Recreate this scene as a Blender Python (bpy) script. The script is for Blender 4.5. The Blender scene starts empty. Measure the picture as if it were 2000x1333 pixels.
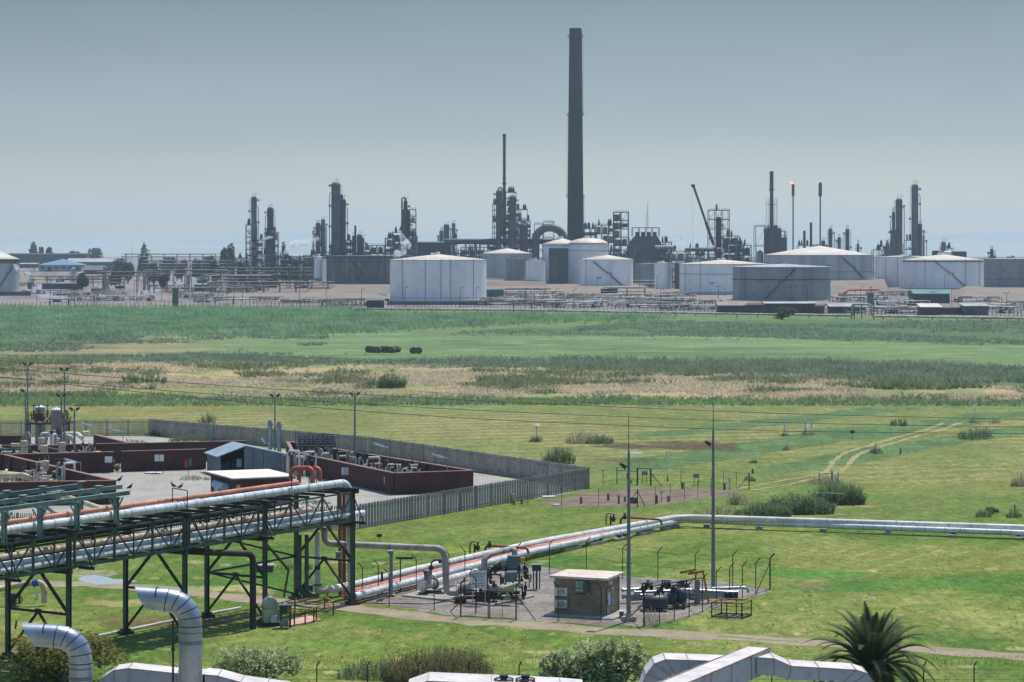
import bpy, math, random
import numpy as np
from mathutils import Vector, Matrix
R = random.Random(7)
sc = bpy.context.scene
COL = sc.collection
# ---------------------------------------------------------------- camera, world, sun, exposure
F, HC, HY = 4722.2, 28.0, 480.0          # focal length in photo pixels, eye height, horizon row
cam = bpy.data.cameras.new('camera'); cam.lens = 85.0; cam.sensor_width = 36.0
cam.shift_y = -(666.5 - HY) / 2000.0
cam.clip_start = 1.0; cam.clip_end = 60000.0
co = bpy.data.objects.new('camera', cam); COL.objects.link(co)
co.location = (0, 0, HC); co.rotation_euler = (math.radians(90), 0, 0)
sc.camera = co
SUN_EL, SUN_AZ = math.radians(65), math.atan2(0.47, 0.88)   # azimuth from +Y towards +X
w = bpy.data.worlds.new('World'); sc.world = w; w.use_nodes = True
nt = w.node_tree; nt.nodes.clear()
out = nt.nodes.new('ShaderNodeOutputWorld'); bg = nt.nodes.new('ShaderNodeBackground')
sky = nt.nodes.new('ShaderNodeTexSky'); sky.sky_type = 'NISHITA'; sky.sun_disc = False
sky.sun_elevation = SUN_EL; sky.sun_rotation = SUN_AZ
sky.air_density = 1.2; sky.dust_density = 2.0; sky.ozone_density = 2.5; sky.altitude = 1500
# the lowest degrees of this sky are a brown-grey smog layer: tint by true elevation
tc = nt.nodes.new('ShaderNodeTexCoord'); sep = nt.nodes.new('ShaderNodeSeparateXYZ')
rmp = nt.nodes.new('ShaderNodeValToRGB'); mul = nt.nodes.new('ShaderNodeMix'); mul.data_type = 'RGBA'; mul.blend_type = 'MULTIPLY'
mul.inputs[0].default_value = 1.0
nt.links.new(tc.outputs['Generated'], sep.inputs[0]); nt.links.new(sep.outputs[2], rmp.inputs[0])
e = rmp.color_ramp.elements
e[0].position = 0.0; e[0].color = (0.80, 0.81, 0.81, 1)
e[1].position = 0.30; e[1].color = (1.0, 1.15, 1.25, 1)
for pos, c_ in ((0.02, (0.72, 0.71, 0.72, 1)), (0.045, (0.51, 0.52, 0.575, 1)), (0.102, (0.375, 0.36, 0.355, 1)), (0.14, (0.45, 0.48, 0.52, 1))):
    n_ = e.new(pos); n_.color = c_
# uneven smog: faint broad mottling of the air
mpn = nt.nodes.new('ShaderNodeMapping'); mpn.inputs['Scale'].default_value = (3, 3, 14); wn = nt.nodes.new('ShaderNodeTexNoise'); wn.inputs['Scale'].default_value = 1.6; wn.inputs['Detail'].default_value = 5
wr = nt.nodes.new('ShaderNodeMapRange'); wr.inputs[1].default_value = .25; wr.inputs[2].default_value = .75; wr.inputs[3].default_value = .93; wr.inputs[4].default_value = 1.07; wv = nt.nodes.new('ShaderNodeVectorMath'); wv.operation = 'SCALE'
nt.links.new(tc.outputs['Generated'], mpn.inputs[0]); nt.links.new(mpn.outputs[0], wn.inputs['Vector']); nt.links.new(wn.outputs['Fac'], wr.inputs[0]); nt.links.new(sky.outputs[0], wv.inputs[0]); nt.links.new(wr.outputs[0], wv.inputs['Scale'])
nt.links.new(wv.outputs[0], mul.inputs[6]); nt.links.new(rmp.outputs[0], mul.inputs[7])
nt.links.new(mul.outputs[2], bg.inputs[0]); bg.inputs[1].default_value = 0.135
nt.links.new(bg.outputs[0], out.inputs[0])
sl = bpy.data.lights.new('sun', 'SUN'); sl.energy = 4.5; sl.angle = math.radians(0.6); sl.color = (1.0, 0.95, 0.86)
so = bpy.data.objects.new('sun', sl); COL.objects.link(so)
sd = Vector((math.sin(SUN_AZ) * math.cos(SUN_EL), math.cos(SUN_AZ) * math.cos(SUN_EL), math.sin(SUN_EL)))
so.rotation_euler = (-sd).to_track_quat('-Z', 'Y').to_euler(); so.location = (200, 400, 600)
sc.view_settings.view_transform = 'Standard'; sc.view_settings.look = 'None'
sc.view_settings.exposure = 0.0; sc.view_settings.gamma = 1.0
sc.cycles.use_denoising = True
sc.cycles.max_bounces = 5; sc.cycles.diffuse_bounces = 2; sc.cycles.glossy_bounces = 3; sc.cycles.transparent_max_bounces = 6
sc.cycles.volume_bounces = 3

# ---------------------------------------------------------------- helpers
def P(px, py, z=0.0):                     # photo pixel -> world point on the level z
    y = (HC - z) * F / (py - HY)
    return Vector(((px - 1000) / F * y, y, z))
def D(px, py, y):                         # photo pixel -> world point at distance y
    return Vector(((px - 1000) / F * y, y, HC - (py - HY) / F * y))
def lin(h):
    h = h.lstrip('#')
    o = []
    for i in (0, 2, 4):
        v = int(h[i:i + 2], 16) / 255
        o.append(v / 12.92 if v <= 0.04045 else ((v + 0.055) / 1.055) ** 2.4)
    return tuple(o)
V = Vector
def bend(pts, rad, seg=5):                # round the corners of a polyline
    pts = [V(p) for p in pts]; o = [pts[0]]
    for a, b, c in zip(pts, pts[1:], pts[2:]):
        r = min(rad, (a - b).length * .49, (c - b).length * .49)
        p, q = b + (a - b).normalized() * r, b + (c - b).normalized() * r
        for i in range(seg + 1):
            t = i / seg
            o.append(p * (1 - t) ** 2 + b * 2 * t * (1 - t) + q * t * t)
    o.append(pts[-1]); return o
class MB:
    def __init__(s): s.v = []; s.f = []; s.m = []; s.s = []; s.k = 0; s.c = []
    def cut(s): s.c.append((len(s.v), len(s.f))); return s          # the next shapes are a piece of their own
    def add(s, vs, fs, smooth=False):
        n = len(s.v); s.v += [tuple(p) for p in vs]
        for f in fs:
            s.f.append(tuple(i + n for i in f)); s.m.append(s.k); s.s.append(smooth)
        return s
    def box(s, c, d, rz=0.0):
        c = V(c); x, y, z = d[0] / 2, d[1] / 2, d[2] / 2; ca, sa = math.cos(rz), math.sin(rz)
        vs = [c + V((ca * i * x - sa * j * y, sa * i * x + ca * j * y, k * z)) for k in (-1, 1) for j in (-1, 1) for i in (-1, 1)]
        return s.add(vs, [(0, 2, 3, 1), (4, 5, 7, 6), (0, 1, 5, 4), (2, 6, 7, 3), (0, 4, 6, 2), (1, 3, 7, 5)])
    def beam(s, p, q, w, h=None):
        p, q = V(p), V(q); h = h or w; d = (q - p)
        if d.length < 1e-6: return s
        d.normalize(); u = d.cross(V((0, 0, 1)))
        if u.length < .02: u = V((1, 0, 0))
        u.normalize(); t = u.cross(d)
        vs = [a + u * (i * w / 2) + t * (j * h / 2) for a in (p, q) for j in (-1, 1) for i in (-1, 1)]
        return s.add(vs, [(0, 1, 3, 2), (4, 6, 7, 5), (0, 4, 5, 1), (2, 3, 7, 6), (0, 2, 6, 4), (1, 5, 7, 3)])
    def tube(s, pts, r, n=8, caps=True):
        pts = [V(p) for p in pts]; N = len(pts); rs = r if isinstance(r, (list, tuple)) else [r] * N
        vs = []; u = None
        for i, p in enumerate(pts):
            d = (pts[min(i + 1, N - 1)] - pts[max(i - 1, 0)])
            d = d.normalized() if d.length > 1e-9 else V((0, 0, 1))
            if u is None:
                u = d.cross(V((0, 0, 1)));
                if u.length < .05: u = d.cross(V((0, 1, 0)))
            u = (u - d * u.dot(d)).normalized(); t = d.cross(u)
            for k in range(n):
                a = 2 * math.pi * k / n; vs.append(p + (u * math.cos(a) + t * math.sin(a)) * rs[i])
        fs = [(i * n + k, i * n + (k + 1) % n, (i + 1) * n + (k + 1) % n, (i + 1) * n + k) for i in range(N - 1) for k in range(n)]
        s.add(vs, fs, n > 5)
        if caps: s.add(vs[:n], [tuple(range(n - 1, -1, -1))]); s.add(vs[-n:], [tuple(range(n))])
        return s
    def cyl(s, p, q, r, r2=None, n=10): return s.tube([p, q], [r, r if r2 is None else r2], n)
    def lathe(s, c, prof, n=24, cap=True):
        c = V(c); vs = [c + V((r * math.cos(2 * math.pi * k / n), r * math.sin(2 * math.pi * k / n), z)) for r, z in prof for k in range(n)]
        for i in range(len(prof) - 1):
            s.add([vs[j] for j in range(i * n, (i + 2) * n)], [(k, (k + 1) % n, n + (k + 1) % n, n + k) for k in range(n)], True)
        if cap and prof[-1][0] > 1e-3: s.add(vs[-n:], [tuple(range(n))])
        return s
    def prism(s, poly, z0, z1):
        n = len(poly); vs = [V((p[0], p[1], z0)) for p in poly] + [V((p[0], p[1], z1)) for p in poly]
        return s.add(vs, [tuple(range(n - 1, -1, -1)), tuple(range(n, 2 * n))] + [(i, (i + 1) % n, n + (i + 1) % n, n + i) for i in range(n)])
    def ring(s, c, r, w, h, n=20, a0=0., a1=2 * math.pi):      # flat annulus with thickness
        c = V(c); m = n + 1; vs = []
        for k in range(m):
            a = a0 + (a1 - a0) * k / n; d = V((math.cos(a), math.sin(a), 0))
            vs += [c + d * r, c + d * (r + w), c + d * (r + w) + V((0, 0, h)), c + d * r + V((0, 0, h))]
        return s.add(vs, [(4 * k + i, 4 * k + (i + 1) % 4, 4 * k + 4 + (i + 1) % 4, 4 * k + 4 + i) for k in range(n) for i in range(4)])
    def rail(s, pts, h=1.1, w=.06, n=None):    # handrail along a polyline of floor points
        pts = [V(p) for p in pts]
        for z in (h, h * .5):
            for a, b in zip(pts, pts[1:]): s.beam(a + V((0, 0, z)), b + V((0, 0, z)), w)
        for a, b in zip(pts, pts[1:]):
            k = n or max(1, int((b - a).length / 1.6))
            for i in range(k + 1):
                p = a.lerp(b, i / k); s.beam(p, p + V((0, 0, h)), w)
        return s
    def ladder(s, p, q, side, wd=.45, w=.05, st=.33):
        p, q, side = V(p), V(q), V(side).normalized() * wd / 2
        s.beam(p - side, q - side, w); s.beam(p + side, q + side, w)
        k = max(2, int((q - p).length / st))
        for i in range(1, k): c = p.lerp(q, i / k); s.beam(c - side, c + side, w * .8)
        return s
def wloc(o):
    l = V((0, 0, 0))
    while o is not None: l = l + o.location; o = o.parent
    return l
def mesh_of(name, mb, mats, off):
    me = bpy.data.meshes.new(name)
    me.from_pydata([(a - off[0], b - off[1], c - off[2]) for a, b, c in mb.v], [], mb.f)
    for m in (mats if isinstance(mats, (list, tuple)) else [mats]): me.materials.append(m)
    if max(mb.m, default=0) > 0: me.polygons.foreach_set('material_index', mb.m)
    me.polygons.foreach_set('use_smooth', mb.s); me.update()
    return me
def tag(o, label=None, cat=None, group=None, kind=None):
    if label: o['label'] = label
    if cat: o['category'] = cat
    if group: o['group'] = group
    if kind: o['kind'] = kind
    return o
def part(parent, name, mb, mats, label=None):
    if not mb.f: return None
    if mb.c:
        cs = [(0, 0)] + mb.c + [(len(mb.v), len(mb.f))]; o = None
        for (v0, f0), (v1, f1) in zip(cs, cs[1:]):
            if f1 <= f0: continue
            q = MB(); q.v = mb.v[v0:v1]; q.f = [tuple(i - v0 for i in f) for f in mb.f[f0:f1]]; q.m = mb.m[f0:f1]; q.s = mb.s[f0:f1]; o = part(parent, name, q, mats, label)
        return o
    o = bpy.data.objects.new(name, mesh_of(name, mb, mats, wloc(parent) if parent else V((0, 0, 0))))
    COL.objects.link(o); o.parent = parent
    if label: o['label'] = label
    return o
def thing(name, label, cat, loc, group=None):
    o = bpy.data.objects.new(name, None); o.location = V(loc); o.empty_display_size = .3; COL.objects.link(o)
    return tag(o, label, cat, group)
def solid(name, mb, mats, label, cat, loc=(0, 0, 0), group=None):   # a thing that is one mesh
    o = bpy.data.objects.new(name, mesh_of(name, mb, mats, V(loc))); o.location = V(loc); COL.objects.link(o)
    return tag(o, label, cat, group)
def struct(name, mb, mats, kind='structure'):
    o = bpy.data.objects.new(name, mesh_of(name, mb, mats, V((0, 0, 0)))); COL.objects.link(o)
    o['kind'] = kind; return o
def dup(root, loc, label=None, rz=None, group=None):
    def cp(o, par):
        c = o.copy(); COL.objects.link(c); c.parent = par
        for ch in list(o.children): cp(ch, c)
        return c
    r = cp(root, None); r.location = V(loc)
    if rz is not None: r.rotation_euler = (0, 0, rz)
    if label: r['label'] = label
    if group: r['group'] = group
    return r
# ---------------------------------------------------------------- materials
def nodes(name):
    m = bpy.data.materials.new(name); m.use_nodes = True
    t = m.node_tree; b = t.nodes['Principled BSDF']
    return m, t, b
def mk(name, c1, c2=None, sc_=1.0, rough=.6, metal=0., lo=.42, hi=.62, st=(1, 1, 1), bump=0., c3=None, sc3=8., amt3=.5, spec=.4):
    """base colour c1 worn into c2 by a broad noise (stretched by st), fine specks of c3"""
    m, t, b = nodes(name); L = t.links
    b.inputs['Roughness'].default_value = rough; b.inputs['Metallic'].default_value = metal
    b.inputs['Specular IOR Level'].default_value = spec
    a = lin(c1) if isinstance(c1, str) else c1
    if c2 is None: c2 = tuple(x * .78 for x in a)
    c = lin(c2) if isinstance(c2, str) else c2
    tc = t.nodes.new('ShaderNodeTexCoord'); mp = t.nodes.new('ShaderNodeMapping'); mp.inputs['Scale'].default_value = st
    L.new(tc.outputs['Object'], mp.inputs[0])
    nz = t.nodes.new('ShaderNodeTexNoise'); nz.inputs['Scale'].default_value = sc_; nz.inputs['Detail'].default_value = 5
    L.new(mp.outputs[0], nz.inputs['Vector'])
    rp = t.nodes.new('ShaderNodeValToRGB'); rp.color_ramp.elements[0].position = lo; rp.color_ramp.elements[1].position = hi
    rp.color_ramp.elements[0].color = (*a, 1); rp.color_ramp.elements[1].color = (*c, 1)
    L.new(nz.outputs['Fac'], rp.inputs[0]); src = rp.outputs[0]
    if c3:
        n2 = t.nodes.new('ShaderNodeTexNoise'); n2.inputs['Scale'].default_value = sc3; n2.inputs['Detail'].default_value = 3
        L.new(tc.outputs['Object'], n2.inputs['Vector'])
        r2 = t.nodes.new('ShaderNodeValToRGB'); r2.color_ramp.elements[0].position = .52; r2.color_ramp.elements[1].position = .68
        r2.color_ramp.elements[1].color = (amt3, amt3, amt3, 1)
        L.new(n2.outputs['Fac'], r2.inputs[0])
        mx = t.nodes.new('ShaderNodeMix'); mx.data_type = 'RGBA'; L.new(r2.outputs[0], mx.inputs[0]); L.new(src, mx.inputs[6])
        mx.inputs[7].default_value = (*lin(c3), 1); src = mx.outputs[2]
    L.new(src, b.inputs['Base Color'])
    if bump:
        bp = t.nodes.new('ShaderNodeBump'); bp.inputs['Strength'].default_value = bump; bp.inputs['Distance'].default_value = .05
        n3 = t.nodes.new('ShaderNodeTexNoise'); n3.inputs['Scale'].default_value = sc3; n3.inputs['Detail'].default_value = 4
        L.new(tc.outputs['Object'], n3.inputs['Vector']); L.new(n3.outputs['Fac'], bp.inputs['Height']); L.new(bp.outputs[0], b.inputs['Normal'])
    return m
def brick(name, c1, c2, cm, rz, bw=.24, bh=.085):
    m, t, b = nodes(name); L = t.links; b.inputs['Roughness'].default_value = .9
    tc = t.nodes.new('ShaderNodeTexCoord'); mp = t.nodes.new('ShaderNodeMapping'); mp.inputs['Rotation'].default_value = (0, 0, -rz)
    L.new(tc.outputs['Object'], mp.inputs[0]); sp = t.nodes.new('ShaderNodeSeparateXYZ'); L.new(mp.outputs[0], sp.inputs[0])
    ad = t.nodes.new('ShaderNodeMath'); L.new(sp.outputs[0], ad.inputs[0]); L.new(sp.outputs[1], ad.inputs[1])
    cb = t.nodes.new('ShaderNodeCombineXYZ'); L.new(ad.outputs[0], cb.inputs[0]); L.new(sp.outputs[2], cb.inputs[1])
    br = t.nodes.new('ShaderNodeTexBrick'); L.new(cb.outputs[0], br.inputs['Vector'])
    br.inputs['Scale'].default_value = 1.; br.inputs['Brick Width'].default_value = bw; br.inputs['Row Height'].default_value = bh
    br.inputs['Mortar Size'].default_value = .008; br.inputs['Color1'].default_value = (*lin(c1), 1); br.inputs['Color2'].default_value = (*lin(c2), 1)
    br.inputs['Mortar'].default_value = (*lin(cm), 1)
    nz = t.nodes.new('ShaderNodeTexNoise'); nz.inputs['Scale'].default_value = .5; nz.inputs['Detail'].default_value = 6
    L.new(tc.outputs['Object'], nz.inputs['Vector'])
    mr = t.nodes.new('ShaderNodeMapRange'); mr.inputs[1].default_value = .3; mr.inputs[2].default_value = .7; mr.inputs[3].default_value = .7; mr.inputs[4].default_value = 1.2
    L.new(nz.outputs['Fac'], mr.inputs[0])
    vm = t.nodes.new('ShaderNodeVectorMath'); vm.operation = 'SCALE'; L.new(br.outputs['Color'], vm.inputs[0]); L.new(mr.outputs[0], vm.inputs['Scale'])
    L.new(vm.outputs[0], b.inputs['Base Color']); return m
def leafmat(name, c1, c2, trans=.3, sc_=.8, upn=.3):
    m, t, b = nodes(name); L = t.links
    tc = t.nodes.new('ShaderNodeTexCoord'); nz = t.nodes.new('ShaderNodeTexNoise'); nz.inputs['Scale'].default_value = sc_; nz.inputs['Detail'].default_value = 4
    L.new(tc.outputs['Object'], nz.inputs['Vector'])
    rp = t.nodes.new('ShaderNodeValToRGB'); rp.color_ramp.elements[0].position = .35; rp.color_ramp.elements[1].position = .65
    rp.color_ramp.elements[0].color = (*lin(c1), 1); rp.color_ramp.elements[1].color = (*lin(c2), 1); L.new(nz.outputs['Fac'], rp.inputs[0])
    ge = t.nodes.new('ShaderNodeNewGeometry'); vm = t.nodes.new('ShaderNodeMix'); vm.data_type = 'VECTOR'; vm.inputs[0].default_value = upn
    L.new(ge.outputs['Normal'], vm.inputs[4]); vm.inputs[5].default_value = (0, 0, 1); nn = t.nodes.new('ShaderNodeVectorMath'); nn.operation = 'NORMALIZE'
    L.new(vm.outputs[1], nn.inputs[0]); L.new(nn.outputs[0], b.inputs['Normal'])
    L.new(rp.outputs[0], b.inputs['Base Color']); b.inputs['Roughness'].default_value = .7; b.inputs['Specular IOR Level'].default_value = .2
    tr = t.nodes.new('ShaderNodeBsdfTranslucent'); L.new(rp.outputs[0], tr.inputs[0])
    ms = t.nodes.new('ShaderNodeMixShader'); ms.inputs[0].default_value = trans
    L.new(b.outputs[0], ms.inputs[1]); L.new(tr.outputs[0], ms.inputs[2]); L.new(ms.outputs[0], t.nodes['Material Output'].inputs[0]); return m
# ---------------------------------------------------------------- ground
def hash2(ix, iy, s):
    n = (ix.astype(np.int64) * 374761393 + iy.astype(np.int64) * 668265263 + s * 974711) & 0x7fffffff
    n = ((n ^ (n >> 13)) * 1274126177) & 0x7fffffff
    return ((n ^ (n >> 16)) & 0xffff) / 65535.0
def vnoise(x, y, s=0):
    ix, iy = np.floor(x), np.floor(y); fx, fy = x - ix, y - iy
    fx = fx * fx * (3 - 2 * fx); fy = fy * fy * (3 - 2 * fy)
    a, b = hash2(ix, iy, s), hash2(ix + 1, iy, s); c, d = hash2(ix, iy + 1, s), hash2(ix + 1, iy + 1, s)
    return (a * (1 - fx) + b * fx) * (1 - fy) + (c * (1 - fx) + d * fx) * fy
def fbm(x, y, s=0, o=4):
    r = 0; a = .5; t = 0
    for i in range(o): r = r + a * vnoise(x, y, s + i * 17); t += a; a *= .5; x = x * 2.03 + 11.3; y = y * 2.03 + 5.7
    return r / t
def seg_line(px, pts):                   # y of a polyline (photo rows) at columns px
    xs, ys = zip(*pts); return np.interp(px, xs, ys)
def smooth(e0, e1, x): t = np.clip((x - e0) / (e1 - e0), 0, 1); return t * t * (3 - 2 * t)
# field outlines, surveyed along photo rows and laid on the flat ground
REED_T = [(-900, 596), (0, 600), (700, 602), (720, 612), (1000, 615), (2000, 626), (2900, 632)]
REED_B = [(-900, 690), (0, 684), (120, 664), (250, 657), (480, 655), (600, 652), (760, 646), (900, 638), (1080, 629), (1220, 627), (1330, 620), (2900, 630)]
SCRB_T = [(-900, 600), (880, 652), (960, 645), (1100, 640), (1300, 625), (2900, 632)]
SCRB_B = [(-900, 600), (880, 653), (960, 652), (1200, 655), (1500, 660), (1800, 668), (2000, 672), (2900, 690)]
LAWN_B = [(-900, 705), (200, 700), (480, 688), (560, 697), (900, 702), (1150, 706), (1500, 708), (1800, 714), (2000, 720), (2900, 735)]
BELT_B = [(-900, 700), (1050, 706), (1150, 722), (1400, 729), (1700, 734), (2000, 742), (2900, 760)]
STRAW_T = [(-900, 705), (0, 706), (300, 710), (700, 712), (1000, 720), (1500, 737), (2000, 757), (2900, 780)]
GRN_T = [(-900, 772), (0, 772), (300, 774), (700, 779), (1200, 779), (2000, 783), (2900, 790)]
MOWN_T = [(-900, 795), (0, 795), (600, 794), (1200, 792), (2000, 795), (2900, 800)]
BANDS = [  # lush bands across the mown field: (upper polyline, lower polyline)
    ([(1180, 858), (1300, 844), (1420, 830), (1560, 812), (1640, 800), (1700, 797), (1900, 795)], [(1180, 864), (1300, 856), (1420, 843), (1560, 828), (1640, 817), (1760, 800), (1900, 796)]),
    ([(1140, 905), (1300, 885), (1400, 872), (1480, 862), (1600, 842), (1700, 830), (1840, 815), (1900, 806), (2100, 798)], [(1140, 930), (1300, 915), (1450, 893), (1560, 878), (1640, 864), (1760, 850), (1850, 832), (2000, 816), (2300, 808)]),
    ([(1440, 918), (1560, 900), (1660, 880), (1760, 868), (1850, 852), (1950, 835), (2150, 820)], [(1380, 940), (1540, 925), (1640, 912), (1740, 893), (1850, 872), (1920, 858), (2050, 845), (2300, 830)])]
def ground_colour(X, Y):
    Yc = np.maximum(Y, 120.0); px = 1000 + F * X / Yc; py = HY + HC * F / Yc
    wob = (fbm(X / 22, Y / 40, 3) - .5) * 2; k = np.clip(900 / Yc, 0, 3)
    pw = py + wob * (2.5 + np.clip((py - 600) / 50, 0, 4)) + (fbm(X / 9, Y / 14, 9, 3) - .5) * 9 + (fbm(X / 3, Y / 5, 19, 2) - .5) * 4
    n1 = fbm(X / 14, Y / 30, 1); n2 = fbm(X / 3, Y / 6, 2); n3 = fbm(X / 55, Y / 90, 5); n4 = fbm(X / 1.3, Y / 2.6, 8, 3)
    def C(h): return np.array(lin(h))
    col = np.zeros(X.shape + (3,))
    def put(mask, c, c2=None, t=None):
        nonlocal col
        c = C(c) if isinstance(c, str) else c
        cc = c if c2 is None else c * (1 - t[..., None]) + C(c2) * t[..., None]
        col = col * (1 - mask[..., None]) + cc * mask[..., None]
    one = np.ones_like(X)
    # refinery soil / everything beyond
    put(one, '726a64', '878079', smooth(.35, .65, n1))
    # base: near lawn
    near = smooth(.3, .7, n1 * .6 + n3 * .4)
    lawn = smooth(795, 1120, py)
    put(smooth(-1.5, 1.5, py + wob * 1.5 - np.interp(px, [-900, 0, 700, 1000, 1400, 2000, 2900], [596, 599.5, 601.5, 607, 612.5, 622, 634])), '66764a')
    m_mown = smooth(-.6, .6, pw - seg_line(px, MOWN_T))
    put(m_mown, '7c7c48', '6d7640', smooth(.35, .65, n3))
    ru = X * .85 - Y * .53
    ydir = (Y * .96 - X * .28)                     # hay swaths of the mown field
    sw = np.sin(ydir / .95 + 3.5 * fbm(X / 30, Y / 30, 21)) * .5 + .5
    put(m_mown * smooth(.45, .95, sw) * smooth(.32, .62, n1) * .7, 'a3976a')
    put(m_mown * smooth(.50, .64, fbm(X / 26, Y / 22, 23)) * .5, '6d7f48')
    put(m_mown * smooth(.5, .68, n4) * .30, '9a9262')
    # towards the camera the lawn is shorter and greener
    put(m_mown * lawn, '56702f', '6a7a3a', smooth(.3, .68, n1))
    mow = smooth(.5, .9, np.sin(ru * 1.35 + 2.5 * fbm(X / 16, Y / 16, 43)) * .5 + .5); put(m_mown * lawn * mow * .35, '7f864a')
    nearpatch = smooth(.50, .66, fbm(X / 9, Y / 16, 31))
    put(m_mown * lawn * nearpatch * .55, '808650')
    put(m_mown * lawn * smooth(.52, .70, fbm(X / 11, Y / 20, 33)) * .75, '466a2c')
    put(m_mown * lawn * smooth(.60, .72, n4) * smooth(.45, .6, n1) * .5, '979060')
    # thin straw rows cut across the lawn to the right of the fenced plot
    rows = smooth(.80, .97, np.sin(ru * 2.6 + 2.0 * fbm(X / 14, Y / 14, 41)) * .5 + .5)
    plot = smooth(1480, 1560, px) * smooth(1062, 1080, py) * (1 - smooth(1118, 1134, py - (px - 1700) * -.03))
    put(plot * .6, '83844a'); put(plot * rows * smooth(.3, .6, n4) * smooth(.3, .6, n1) * .8, 'b0a47a')
    field2 = smooth(1560, 1700, px + (py - 880) * 1.2) * smooth(868, 890, py) * (1 - smooth(960, 1000, py))
    put(field2 * rows * smooth(.35, .6, n4) * smooth(.35, .65, n1) * .6, 'a0986a')
    for up, lo in BANDS:
        a, b = seg_line(px, up), seg_line(px, lo)
        inside = smooth(-1.2, 1.2, pw - a) * (1 - smooth(-1.2, 1.2, pw - b)) * smooth(up[0][0] - 20, up[0][0] + 120, px)
        put(inside * .85, '4f6c42', '5b774b', smooth(.4, .65, n2))
    # lush patches by the fenced plot and road edge
    def blob(cx, cy, rx, ry, c, a=.8, c2=None):
        d = np.sqrt(((px - cx) / rx) ** 2 + ((py - cy) / ry) ** 2) + (n2 - .5) * 1.1 + (n4 - .5) * .6
        put((1 - smooth(.7, 1.05, d)) * a, c, c2, None if c2 is None else n4)
    for i in range(130):
        r_ = random.Random(i * 13 + 5); cy = 1090 + 230 * r_.random(); cx = 300 + 1700 * r_.random()
        blob(cx, cy, 5 + 26 * r_.random() ** 2, 1.2 + 3.2 * r_.random(), r_.choice(('9f956c', 'a89c78', '8d855a', '7a6c50')), .75)
    blob(1640, 1150, 120, 13, '4b7535', .8); blob(1560, 1122, 130, 10, '52803a', .8); blob(1850, 1140, 160, 10, '55803a', .6)
    blob(1330, 870, 110, 9, '4c4231', .9, '6a5d43'); blob(1220, 872, 60, 5, '55493a', .8); blob(1210, 900, 60, 5, '5b5038', .6)
    blob(1390, 875, 60, 6, '5a4c3a', .8)
    blob(1590, 1146, 45, 7, '7a6a4c', .8); blob(1880, 1195, 40, 9, '8f9558', .7); blob(1950, 1210, 90, 16, '94985a', .6)
    blob(640, 1260, 120, 12, '6f8a40', .6); blob(900, 1075, 120, 8, '7d8a45', .7)
    blob(250, 1180, 90, 8, 'a3966a', .7); blob(420, 1150, 90, 9, 'a39a74', .8); blob(110, 1195, 50, 8, '9d9468', .7); blob(180, 1120, 60, 6, '8f8a72', .9)
    blob(330, 1215, 150, 16, '6b5c44', .75); blob(100, 1262, 120, 12, '6b5f48', .7)
    blob(760, 1180, 130, 6, '8d7c62', .8); blob(1640, 985, 40, 4, '9b9460', .7); blob(1660, 989, 60, 3, 'a08a68', .8)
    # green weedy strip, straw belt, dark belt, lawn, reeds
    m = smooth(-.8, .8, pw - seg_line(px, GRN_T)) * (1 - m_mown); put(m, '5a7048', '6d7c50', n2)
    m = smooth(-1, 1, pw - seg_line(px, STRAW_T)) * (1 - smooth(-1, 1, pw - seg_line(px, GRN_T)))
    put(m, '9f9069', '7a844f', smooth(.52, .72, n1))
    put(m * smooth(.48, .60, fbm(X / 28, Y / 26, 12)) * .9, 'bca680')
    put(m * (1 - smooth(700, 1000, px)) * smooth(744, 756, py) * .8, '7d8048', '6c7a45', n1)
    m = (1 - smooth(-1, 1, pw - seg_line(px, STRAW_T))) * smooth(-1, 1, pw - seg_line(px, LAWN_B)); put(m, '4e6343', '5f7350', n2)
    m = (1 - smooth(-1, 1, pw - seg_line(px, LAWN_B))) * smooth(-1, 1, pw - np.maximum(seg_line(px, REED_B), seg_line(px, SCRB_B)))
    put(m, '586f48', '647a50', smooth(.4, .62, n3)); put(m * smooth(.52, .66, fbm(X / 70, Y / 12, 51)) * .4, '7b9460'); put(m * smooth(.54, .68, fbm(X / 50, Y / 9, 52)) * .55, '49684a'); put(m * smooth(.60, .7, fbm(X / 12, Y / 6, 53)) * .35, '8f9c6a')
    left = (1 - smooth(200, 560, px + wob * 60)) * smooth(653, 660, py) * (1 - smooth(700, 704, py))
    put(left * m, '4c5f45', '6b7350', smooth(.4, .6, n1)); put(left * m * smooth(.5, .6, fbm(X / 30, Y / 14, 61)) * .55, '9a8d68')
    m2 = smooth(-1, 1, pw - seg_line(px, SCRB_T)) * (1 - smooth(-1, 1, pw - seg_line(px, SCRB_B))); put(m2, '46603f', '587048', n2)
    m3 = smooth(-1, 1, pw - seg_line(px, REED_T)) * (1 - smooth(-1, 1, pw - seg_line(px, REED_B))); put(m3, '456a40', '557a4a', n2)
    blob(360, 656, 130, 4, 'a59678', .6); blob(300, 684, 150, 4, '9c8d6c', .5)
    col[..., 2] *= 1 - .16 * m_mown * lawn; col *= 1 - .12 * m_mown[..., None]; return col
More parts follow.
